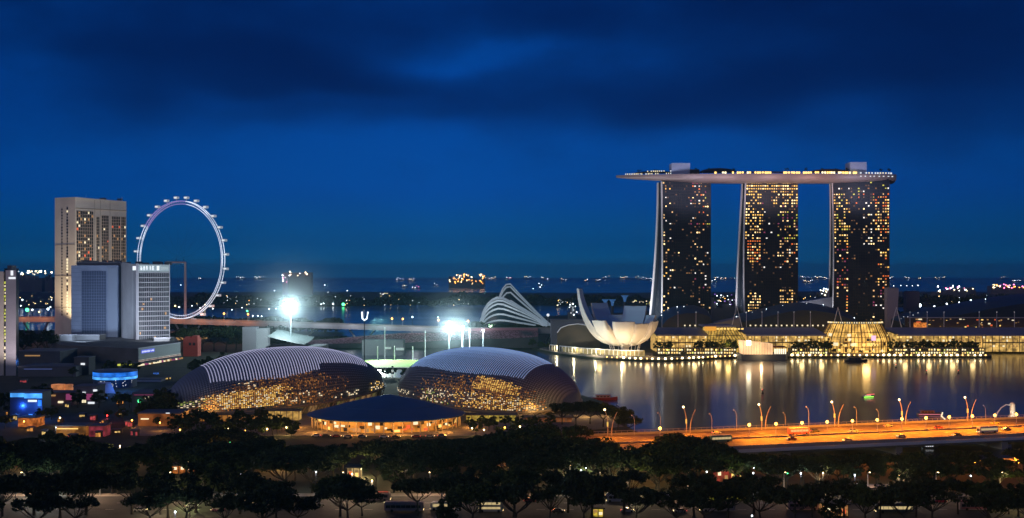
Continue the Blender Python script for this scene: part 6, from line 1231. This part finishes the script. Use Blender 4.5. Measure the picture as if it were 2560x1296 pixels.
# ================================================================ far shore, sea and ships
def lamp_post_proto(m, h, r0, nm, lb, pm=dark_steel): 
    t = thing(nm, lb, 'street lamp'); MB().tube([(0, 0, 0), (0, 0, h)], [h * 0.028, h * 0.016], 5).build('post', pm, t, local=True); MB().ball((0, 0, h), r0, 5).build('lamp_head', m, t, local=True); return t
FL = {'w': Maker(lamp_post_proto(g_lamp_w, 14, 0.95, 'shore_lamp', 'white lamp')), 'o': Maker(lamp_post_proto(g_lamp_o, 13, 1.5, 'shore_lamp', 'orange lamp shining among the dark far shore trees')), 'y': Maker(lamp_post_proto(g_lamp_y, 13, 1.4, 'shore_lamp', 'warm lamp')), 'g': Maker(lamp_post_proto(g_lamp_g, 12, 1.8, 'shore_lamp', 'green lamp'))}
lampspec = [(42, 747, 'w', 2.6, 2750), (56, 750, 'w', 2, 2750), (52, 765, 'w', 1.3, 2500), (68, 775, 'g', 1.8, 2000), (81, 775, 'w', 1.6, 2000), (120, 773, 'w', 2.2, 2050), (126, 768, 'w', 1.2, 2100), (129, 750, 'w', 1, 2700), (98, 780, 'y', 0.9, 1900),
    (452, 713, 'w', 1.6, 4200), (605, 770, 'w', 1.0, 2300), (622, 762, 'w', 1.2, 2900), (634, 762, 'w', 1.3, 2900), (673, 773, 'w', 1.5, 2200), (690, 772, 'w', 1.0, 2250), (618, 778, 'g', 1.0, 1950), (645, 790, 'w', 1.0, 1750), (632, 790, 'w', 1.0, 1750), (654, 791, 'w', 1.0, 1740), (686, 727, 'w', 1.7, 3600), (866, 751, 'w', 2.0, 2900), (809, 759, 'w', 1.6, 2880), (833, 762, 'w', 2.6, 2900), (803, 765, 'w', 1.6, 2870), (858, 768, 'g', 2.2, 2860), (868, 727, 'w', 1.5, 3500), (812, 713, 'w', 1.8, 4000), (820, 731, 'w', 0.9, 3600),
    (1046, 756, 'w', 1.0, 2950), (1058, 757, 'w', 1.0, 2950), (1087, 755, 'w', 2.2, 2950), (1105, 754, 'w', 1.3, 2950), (1177, 756, 'w', 1.6, 2960), (1180, 765, 'w', 1.4, 2900), (1031, 793, 'w', 1.3, 1700), (1095, 794, 'w', 1.0, 1700), (1398, 757, 'w', 1.2, 2950), (1432, 762, 'w', 2.0, 2900), (1325, 800, 'w', 1.0, 1700), (1333, 722, 'w', 1.5, 4000), (1350, 718, 'w', 1.6, 4100), (1300, 800, 'w', 1.1, 1690),
    (2234, 715, 'w', 1.6, 4300), (2252, 714, 'w', 1.6, 4300), (2267, 715, 'w', 1.4, 4300), (2281, 715, 'w', 1.4, 4300), (2295, 714, 'w', 2.2, 4300), (2299, 764, 'w', 2.4, 1400), (2336, 766, 'w', 1.0, 1500), (2367, 760, 'w', 1.1, 1500), (2398, 757, 'w', 1.1, 1500), (2427, 751, 'w', 1.1, 1560), (2515, 742, 'w', 1.2, 1600), (2548, 740, 'w', 1.5, 1600), (2428, 724, 'w', 1.5, 3700), (2467, 739, 'w', 1.0, 3000), (2486, 745, 'w', 1.2, 2800), (2350, 730, 'y', 1.0, 3300),
    (512, 762, 'y', 1.1, 2700), (500, 770, 'w', 1.0, 2500), (532, 772, 'w', 1.3, 2350), (480, 765, 'w', 1.2, 2500), (448, 768, 'w', 1.6, 2350), (438, 765, 'y', 1.2, 2400), (580, 775, 'w', 1.0, 2200), (575, 688 + 60, 'w', 1.0, 2900)]
r_ = random.Random(99)
for _ in range(110):
    u = r_.choice((r_.uniform(430, 720), r_.uniform(780, 1190), r_.uniform(1390, 1450), r_.uniform(2235, 2560), r_.uniform(1785, 1850), r_.uniform(2000, 2078), r_.uniform(45, 132)))
    v = r_.uniform(738, 768); lampspec.append((u, v, r_.choice('wwwyyyo'), r_.uniform(0.35, 0.7), r_.uniform(2720, 3000)))
cnt = {}
for (u, v, k, s_, Y) in lampspec:
    zt = Z(v, Y); h = {'w': 14, 'o': 13, 'y': 13, 'g': 12}[k]; z0 = 2.0; hs_ = max(4.0, zt - z0)
    o = FL[k]((X(u, Y), Y, zt - h * s_ * 1.0 if False else z0), 0, (s_, s_, hs_ / h)); nm = {'w': 'white', 'g': 'green', 'y': 'warm', 'o': 'orange'}[k]; o['label'] = f'{nm} lamp shining among the dark far shore trees'; o['group'] = f'{nm} lamps on the far shore'
    for c in o.children:
        if c.name.startswith('lamp_head'): kz = s_ * h / hs_ * 1.0; c.scale = (1, 1, kz); c.location.z = h * (1 - kz)
# far shore tree belts (a mass nobody could count)
def belt(name, x0, x1, Y, h, n, seed, dens=1.0):
    r = random.Random(seed); b = MB()
    for _ in range(n):
        x = r.uniform(x0, x1); hh = h * (0.55 + 0.45 * noise.noise(Vector((x * 0.012, seed, 0))) + 0.25 * noise.noise(Vector((x * 0.05, seed, 3)))) * 1.2; z = 2 + abs(hh) * r.random() ** 0.7 * 1.3; y = Y + r.uniform(-25, 25); s_ = r.uniform(1.6, 4.2)
        n_ = Vector((r.gauss(0, 1), r.gauss(-1, 1), r.gauss(0, 1))).normalized(); a = n_.orthogonal().normalized() * s_; q = n_.cross(a) * 0.7; p = Vector((x, y, z)); b.face(p - a, p - q, p + a, p + q)
    tag(b.build(name, leaf_a, None), 'dark mass of far shore woodland across the water', None, None, 'stuff')
belt('far_woods', -1150, -60, 2900, 26, 9000, 3); belt('far_woods', -60, 1600, 2950, 26, 11000, 4); belt('shore_woods', -560, -250, 1640, 18, 4500, 5); belt('shore_woods', -60, 130, 1580, 9, 2600, 8); belt('garden_woods', 100, 1000, 1480, 22, 9000, 6); belt('garden_woods', 560, 1000, 1750, 34, 4000, 7); belt('shore_woods', -330, 10, 1325, 6, 1800, 9)
# ships at anchor, each one its own
def ship(label, u, v, Lpx, kind, name='cargo_ship', cat='ship'):
    Yh = EYE * F / (v + 3 - HV); Y = min(Yh, 17000); L_ = Lpx * Y / F; H_ = 5 * Y / F; t = thing(name, label, cat, (X(u, Y), Y, 0), 0, 'ships lit up on the horizon')
    rg = []
    for f, wf, zf in ((-0.5, 0.8, 0.5), (-0.3, 1, 0.42), (0.35, 1, 0.42), (0.5, 0.1, 0.6)): w = L_ * 0.07; rg.append([(L_ * f, -w * wf, zf * H_), (L_ * f, -w * wf * .8, -1), (L_ * f, w * wf * .8, -1), (L_ * f, w * wf, zf * H_)])
    MB().loft(rg).build('hull', dark_steel, t, local=True); MB().box(-L_ * .42, -L_ * .25, -L_ * .05, L_ * .05, 0.45 * H_, 1.3 * H_).build('deckhouse', steel, t, local=True)
    r = random.Random(int(u)); ms_ = {'w': (SW, SW, SY), 'o': (SO, SO, SY), 'p': (SP, SW), 'y': (SY, SW)}[kind]; n_ = max(2, int(Lpx / 4.5))
    for k in range(n_): f = -0.45 + 0.9 * (k + r.random() * .6) / n_; q = 0.45 * Y / F * r.uniform(0.7, 1.8); MB().ball((L_ * f, -L_ * .05, H_ * r.uniform(0.5, 1.5)), q, 4).build('deck_light', r.choice(ms_), t, local=True)
    return t
SW = glow('ship light white', (0.85, 0.95, 1), 12, False); SO = glow('ship light orange', (1, 0.4, 0.06), 9, False); SY = glow('ship light warm', (1, 0.8, 0.45), 10, False); SP = glow('ship light pink', (1, 0.2, 0.4), 8, False)
ships = [(602, 690, 26, 'w'), (650, 690, 28, 'w'), (503, 691, 16, 'w'), (1000, 699, 22, 'w'), (1030, 700, 20, 'w'), (1012, 716, 16, 'w'), (1040, 719, 22, 'p'), (960, 738, 22, 'w'), (1090, 712, 12, 'w'), (1228, 696, 30, 'y'), (1273, 694, 18, 'p'), (1320, 695, 18, 'w'), (1362, 697, 22, 'w'), (1410, 700, 16, 'w'), (1466, 702, 14, 'w'), (1496, 702, 16, 'w'), (1516, 690, 20, 'w'), (1560, 692, 26, 'w'), (1600, 689, 24, 'w'), (1625, 698, 22, 'p'),
    (1800, 690, 36, 'w'), (1838, 691, 24, 'y'), (2015, 691, 34, 'y'), (2050, 691, 30, 'w'), (2070, 690, 14, 'w'), (2020, 704, 30, 'y'), (2060, 730, 16, 'w'), (2228, 696, 20, 'w'), (2268, 692, 14, 'w'), (2300, 689, 12, 'w'), (2350, 695, 30, 'w'), (2510, 694, 20, 'w'), (2540, 702, 26, 'w'), (1352, 713, 12, 'w'), (1785, 703, 18, 'w')]
for i, (u, v, l_, k) in enumerate(ships): ship(f'{ORD[i]} from the left of the far ships lit along the horizon' if i < len(ORD) else 'far ship', u, v, l_, k) if False else ship('', u, v, l_, k)
so = sorted([o for o in C.objects if o.name.startswith('cargo_ship')], key=lambda o: o.location.x / o.location.y)
for i, o in enumerate(so): o['label'] = f'{ORD[i]} from the left of the far ships lit along the horizon'
# far island plants and blocks lit up
def cluster(label, u0, u1, v0, v1, Y, ms_, n_, seed, name='lit_plant', cat='industrial plant', wall=None):
    t = thing(name, label, cat, (X((u0 + u1) / 2, Y), Y, 2)); r = random.Random(seed); x0, x1 = X(u0, Y), X(u1, Y); b = MB(); x = x0
    while x < x1: w = r.uniform(0.06, 0.2) * (x1 - x0); zt = 2 + (Z(v0, Y) - 2) * (r.uniform(0.5, 0.9) if wall is None else 0.96); b.box(x, min(x + w, x1), Y, Y + 40, 0.5, zt + 0.05 * w); x += w * 1.02
    b.build('building_mass', wall or mat('far block', (0.10, 0.10, 0.12), 0.8), t)
    for k in range(n_): q = Y / F * r.uniform(0.5, 1.3); MB().cbox((r.uniform(x0, x1), Y - 2, r.uniform(Z(v1, Y), Z(v0, Y))), q * 2, 1.5, q * 2).build('lamp', r.choice(ms_), t)
    return t
cluster('orange lit industrial island on the horizon behind the glasshouses', 1122, 1212, 687, 711, 6500, (SO, SO, SO, SY), 46, 1)
cluster('cream lit building row on the horizon at the far left', 42, 104, 678, 688, 5200, (SY, SY, SW), 26, 2)
cluster('small white lit block right of the cream lit row, beside the beige tower', 112, 132, 678, 686, 5200, (SY, SW), 6, 3)
cluster('long low mauve block with five lit windows left of the glasshouses', 706, 778, 680, 694, 4300, (SY, SY, SW), 9, 4, 'far_block', 'building', mat('mauve far wall', (0.3, 0.2, 0.28), 0.8))
cluster('narrow violet lit tower base under the long mauve block', 706, 720, 694, 708, 4290, (SW, SP), 6, 5, 'far_block', 'building', mat('violet far wall', (0.3, 0.18, 0.4), 0.8))
cluster('red and orange lit terminal on the horizon at the far right', 2478, 2562, 712, 722, 4600, (SO, SO, SY, SP), 30, 6)
cluster('scattered white lit terminal behind the big stepped roof', 2340, 2440, 716, 730, 3600, (SW, SY, SW, SP), 20, 7)
cluster('violet lit hall between the left and middle towers', 1780, 1838, 735, 765, 1700, (glow('violet hall', (0.5, 0.25, 1), 1.0, False), g_white, g_lamp_w), 18, 8, 'garden_hall', 'hall')
cluster('warm lit garden lodge behind the lotus museum', 1580, 1628, 752, 762, 1560, (g_pale, g_yel, g_pale), 16, 9, 'garden_lodge', 'building')
cluster('white lit garden pavilion left of the lotus museum', 1422, 1442, 755, 790, 1500, (g_lamp_w, g_white), 9, 10, 'garden_pavilion', 'pavilion')
cluster('white lit pier head between the middle and right towers', 2050, 2074, 720, 740, 2950, (SW, SW, SY), 12, 11)
# small lamps glimpsed between the dark park trees
r_ = random.Random(61)
PKL = [(140, 1069, 'w'), (38, 1215, 'w'), (126, 1216, 'w'), (160, 1130, 'y'), (300, 1115, 'y'), (168, 1160, 'w'), (602, 1180, 'w'), (470, 1156, 'y'), (438, 1280, 'w'), (400, 1236, 'y'), (475, 1250, 'y'), (660, 1100, 'o'), (700, 1117, 'w'), (575, 1105, 'g'), (1104, 1210, 'w'), (1118, 1213, 'w'), (930, 1202, 'y'), (880, 1185, 'y'), (1370, 1073, 'w'), (1465, 1170, 'w'), (1453, 1176, 'w'), (1395, 1235, 'w'), (1570, 1200, 'y'), (1405, 1135, 'y'), (1425, 1163, 'y'), (1573, 1140, 'o'), (1600, 1165, 'o'), (1695, 1127, 'w'), (1767, 1180, 'w'), (1884, 1170, 'w'), (1883, 1183, 'w'), (1878, 1194, 'w'), (2002, 1184, 'w'), (2057, 1182, 'y'), (2137, 1188, 'w'), (2072, 1152, 'w'), (2248, 1190, 'y'), (2427, 1190, 'w'), (2522, 1235, 'y'), (1969, 1184, 'g'), (1260, 1140, 'o'), (1310, 1130, 'o'), (790, 1180, 'w'), (60, 1130, 'o'), (90, 1140, 'w'), (1880, 1290, 'w')]
PK = {k: Maker(lamp_post_proto(m, 6, 0.24, 'park_lamp', 'park lamp')) for k, m in (('w', g_lamp_w), ('y', g_lamp_y), ('o', g_lamp_o), ('g', g_lamp_g))}
for i, (u, v, k) in enumerate(PKL):
    # nearest depth at which the lamp is still in front of the trees' tops
    zt = 9.0 if v > 1090 else 7.0
    Y = (EYE - zt) * F / (v - HV); nm = {'w': 'white', 'y': 'warm yellow', 'o': 'orange', 'g': 'green'}[k]; s_ = (zt - 2) / 6.0
    o = PK[k]((X(u, Y), Y, 2.0), 0, s_, f'small {nm} lamp glinting among the dark park trees', f'{nm} lamps in the park')
    if k in 'yo' : light('park_light', 'POINT', (X(u, Y), Y - 0.8, zt - 0.3), 2600, (1, 0.5, 0.15) if k == 'o' else (1, 0.75, 0.4), None, 0.4)
    elif i % 2 == 0: light('park_light', 'POINT', (X(u, Y), Y - 0.8, zt - 0.3), 900, (0.9, 0.95, 1), None, 0.4)
for i, (u, v, c_, e_) in enumerate(((300, 1128, (1, .45, .1), 5000), (520, 1150, (1, .4, .08), 5000), (700, 1150, (1, .5, .15), 4500), (905, 1170, (1, .7, .3), 5000), (1010, 1190, (1, .6, .3), 4000), (1290, 1140, (1, .3, .1), 3500), (1470, 1150, (.8, 1, .3), 2500), (1600, 1150, (1, .6, .2), 3500), (1810, 1200, (.8, .9, .2), 3000), (100, 1220, (.8, .95, .8), 4000), (470, 1240, (.8, .9, .3), 2500), (1560, 1215, (.9, .9, .4), 2500), (2530, 1220, (1, .75, .2), 2500), (2260, 1190, (1, .8, .5), 2000), (60, 1140, (1, .35, .15), 4000))):
    Y = (EYE - 6) * F / (v - HV); light('park_light', 'POINT', (X(u, Y), Y, 5.5), e_, c_, None, 0.5)
# lit park buildings seen through gaps in the trees
def pblock(label, u0, u1, v0, v1, col, es, cat='pavilion', h=5.0, name='park_pavilion', rc=(0.1, 0.1, 0.1)):
    Y = (EYE - 2) * F / (v1 - HV); x0, x1 = X(u0, Y), X(u1, Y); zt = Z(v0, Y); t = thing(name, label, cat, ((x0 + x1) / 2, Y, 2))
    MB().box(x0, x1, Y, Y + 6, 2, zt).build('wall', glow('front ' + label[:18], col, es, False, 0.8, 0.8), t); MB().box(x0 - .6, x1 + .6, Y - 1, Y + 6.6, zt, zt + 0.5).build('roof', mat('park roof %.2f %.2f' % rc[:2], rc, 0.7), t)
    n = max(2, int((x1 - x0) / 2.5))
    for k in range(n + 1): MB().cbox((x0 + (x1 - x0) * k / n, Y - .5, 2), .25, .25, zt - 2).build('post', dark_steel, t)
    for k in range(n): MB().cbox((x0 + (x1 - x0) * (k + .5) / n, Y - 0.25, 2 + (zt - 2) * rng.uniform(.2, .6)), 1.2, .2, (zt - 2) * 0.35).build('lit_window', rng.choice((g_dim, g_gold, g_pale, g_red)), t)
    return t
pblock('orange lit snack bar seen through the trees left of centre', 430, 535, 1165, 1184, (1, 0.28, 0.05), 0.35)
pblock('rosy brown lit terrace among the park trees left of centre', 640, 730, 1156, 1172, (0.8, 0.3, 0.1), 0.25)
pblock('red lit counter among the trees below the right dome', 1255, 1315, 1130, 1146, (0.9, 0.12, 0.05), 0.22)
pblock('pink roofed low hall at the left edge of the park', 15, 82, 1140, 1168, (0.6, 0.2, 0.15), 0.12, rc=(0.4, 0.15, 0.13))
pblock('small house with a red sign wall right of the curved quay path', 1790, 1858, 1178, 1204, (0.7, 0.06, 0.05), 0.25, rc=(0.2, 0.12, 0.11))
pblock('yellow green lit shelter above the maroon-roofed coach', 1765, 1868, 1236, 1250, (0.75, 0.75, 0.08), 0.3, rc=(0.05, 0.08, 0.02))
pblock('brightly lit refreshment kiosk left of the forked white tree lamp', 868, 900, 1170, 1204, (1, 0.7, 0.3), 0.3)
pblock('brick lit stall near the plain white coach', 2060, 2120, 1262, 1290, (1, 0.45, 0.15), 0.3, 'stall')
pblock('small yellow ticket booth at the road edge', 1482, 1508, 1272, 1292, (1, 0.72, 0.08), 0.5, 'booth', name='ticket_booth')
pblock('white lit stair hall among the trees left of the road middle', 988, 1020, 1140, 1186, (0.4, 0.36, 0.3), 0.2)
pblock('low shed with pale lit front above the dark green bus', 2155, 2300, 1222, 1244, (0.5, 0.36, 0.25), 0.07, rc=(0.12, 0.1, 0.1))
FC = [(430, 1082), (462, 1090), (505, 1086), (548, 1094), (600, 1084), (655, 1092), (705, 1080), (728, 1096), (395, 1070), (1190, 1088), (1222, 1078), (1250, 1090), (1285, 1082), (1322, 1078), (1358, 1082), (270, 1046), (305, 1055), (100, 1060), (128, 1050), (12, 1072)]
for i, (u, v) in enumerate(FC):
    Y = GY(v); SMALL[(i * 3) % 4]((X(u, Y), Y, 2.0), i, rng.uniform(0.6, 1.0), f'{ORD[i]} of the small amber lit trees on the court before the domes', 'small trees on the forecourt')
for i, (u, v, c_) in enumerate(((450, 1076, 'o'), (520, 1078, 'y'), (570, 1074, 'y'), (612, 1078, 'o'), (668, 1074, 'y'), (716, 1070, 'y'), (1180, 1072, 'y'), (1210, 1076, 'y'), (1262, 1070, 'o'), (1300, 1068, 'y'), (400, 1058, 'o'), (330, 1052, 'o'), (268, 1040, 'r'), (250, 1060, 'o'), (150, 1046, 'y'), (190, 1060, 'o'), (60, 1055, 'o'), (25, 1052, 'o'))):
    Y = (EYE - 6) * F / (v - HV); m_ = {'o': g_lamp_o, 'y': g_lamp_y, 'r': g_lamp_r}[c_]; t = thing('court_lamp', f'{ORD[i]} of the small amber court lamps among the trees before the domes', 'lamp', (X(u, Y), Y, 2), 0, 'court lamps before the domes')
    MB().tube([(0, 0, 0), (0, 0, 4)], 0.09, 5).build('post', dark_steel, t, local=True); MB().ball((0, 0, 4.2), 0.42, 6).build('lamp_head', m_, t, local=True)
    light('court_light', 'POINT', (X(u, Y), Y - 0.8, 6.0), 900, {'o': (1, .4, .08), 'y': (1, .65, .22), 'r': (1, .1, .1)}[c_], None, 0.4)
for i in range(22):
    u = 440 + i * 14 + rng.uniform(-6, 6); v = rng.choice((1058, 1068, 1078, 1088)); Y = GY(v); SMALL[i % 4]((X(u, Y), Y, 2.0), i, rng.uniform(0.75, 1.15), 'leafy tree in the amber lit grove in front of the left dome', 'grove before the left dome')
for i in range(26):
    u = 345 + rng.uniform(0, 110) if i < 14 else rng.uniform(0, 340); v = rng.uniform(1010, 1056) if i < 14 else rng.choice((945, 960, 1020, 1040)); Y = GY(v); SMALL[i % 4]((X(u, Y), Y, 2.0), i, rng.uniform(1.0, 1.7), 'dark leafy tree among the low street blocks left of the domes', 'trees among the street blocks')
for i, (u, Y) in enumerate(((790, 563), (815, 562), (842, 561), (870, 560), (905, 560), (960, 559), (990, 559), (1040, 560), (1075, 561), (1105, 562))):
    c_ = ((0.6, 0.6, 0.6), (0.05, 0.05, 0.05), (0.4, 0.05, 0.04), (0.55, 0.5, 0.4), (0.1, 0.12, 0.2))[i % 5]; o = car(c_, 'taxi' if i % 4 == 0 else 'parked_car', f'{ORD[i]} from the left of the cars waiting before the blue roofed pavilion'); o['group'] = 'cars before the pavilion'; put(o, u, Y, rng.choice((0, PI)), 2.07)
for i, (u, v) in enumerate(((15, 1040), (38, 1052), (118, 1034), (150, 1058), (205, 1044), (232, 1052), (262, 1064), (300, 1040), (322, 1068), (352, 1060), (388, 1046), (440, 1064), (75, 1080), (110, 1092), (180, 1100), (245, 1096), (290, 1086), (335, 1092), (210, 1010), (165, 1020), (260, 1000), (300, 1012), (58, 958), (330, 946), (420, 950), (390, 938))):
    Y = GY(v); m_ = (glow('stall amber', (1, 0.4, 0.08), 0.6, False, .6, .6), glow('stall gold', (1, 0.65, 0.2), 0.7, False, .6, .6), glow('stall rose', (0.9, 0.12, 0.14), 0.35, False, .6, .6), glow('stall blue', (0.08, 0.25, 0.9), 0.5, False, .6, .6), g_pale)[(i * 7 + 3) % (5 if v < 1030 else 3)]
    t = thing('street_stall', f'{ORD[i]} of the tiny lit stalls scattered through the dark streets left of the domes', 'stall', (X(u, Y), Y, 2), 0, 'lit stalls in the streets'); w = rng.uniform(2, 5); h = rng.uniform(2.2, 3.4)
    MB().box(-w / 2, w / 2, 0, 3, 0, h).build('wall', dark_conc, t, local=True); MB().box(-w / 2 - .3, w / 2 + .3, -1.2, 3.2, h, h + .25).build('awning', wall_dk, t, local=True)
    n = max(2, int(w / 1.1))
    for k in range(n):
        if rng.random() < 0.8: MB().box(-w / 2 + w * k / n + .12, -w / 2 + w * (k + 1) / n - .12, -0.15, -0.02, rng.uniform(.3, .9), h - rng.uniform(.3, 1.0)).build('lit_panel', m_, t, local=True)
# street lamps over the near road
NS = Maker((lambda t: (MB().tube([(0, 0, 0), (0, 0, 8.5), (0, -1.8, 9)], [0.14, 0.1, 0.07], 6).build('post', steel, t, local=True), MB().cbox((0, -2.1, 8.85), 0.35, 0.9, 0.16).build('lamp_head', g_lamp_y, t, local=True), t)[-1])(thing('road_lamp', 'arm street lamp', 'street lamp')))
for i, u in enumerate((60, 250, 430, 640, 860, 1075, 1300, 1500, 1720, 1960, 2170, 2340, 2500)):
    Y = 413; NS((X(u, Y), Y, 2.1), 0, 1, f'{ORD[i]} from the left of the arm street lamps along the near road', 'arm lamps along the near road')
    light('road_light', 'SPOT', (X(u, Y), Y - 2.2, 10.8), 6500 if i in (0, 1, 2, 4, 5, 8) else 2500, (1, 0.6, 0.34), None, 0.3, (X(u, Y), Y - 8, 2), 165, 0.5)
# flower planter bottom right
fp_ = thing('flower_planter', 'tall planter of golden flowers at the lower right', 'planter', (X(2525, 388), 388, 2)); fx = X(2525, 388)
MB().lathe((fx, 388, 0), [(0.9, 2), (1.1, 3), (1.0, 3)], 12).build('pot', concrete, fp_); MB().tube([(fx, 388, 3), (fx, 388, 8.4)], 0.1, 5).build('stem', bark, fp_)
bb, _ = crown_mesh(1.6, 1.3, 7, 24, 5, 0.4, flat=1.0); bb.v = [(x + fx, y + 388, z + 8.6) for x, y, z in bb.v]; bb.build('flower_head', mat('golden petals', (0.6, 0.4, 0.1), 0.6), fp_); light('planter_light', 'POINT', (fx - 1, 385, 6), 500, (1, 0.7, 0.2), fp_, 0.2)

# ================================================================ evening haze over the bay
hz = bpy.data.materials.new('haze'); hz.use_nodes = True; t_ = hz.node_tree; t_.nodes.remove(t_.nodes['Principled BSDF']); pv = t_.nodes.new('ShaderNodeVolumePrincipled')
pv.inputs['Color'].default_value = (0.42, 0.92, 1.0, 1); pv.inputs['Density'].default_value = 0.000058; pv.inputs['Anisotropy'].default_value = 0.65
t_.links.new(pv.outputs[0], t_.nodes['Material Output'].inputs['Volume'])
tag(MB().box(-13100, 13100, -260, 24100, -4.2, 262).build('haze', hz), 'thin blue evening haze over the bay', None, None, 'stuff')
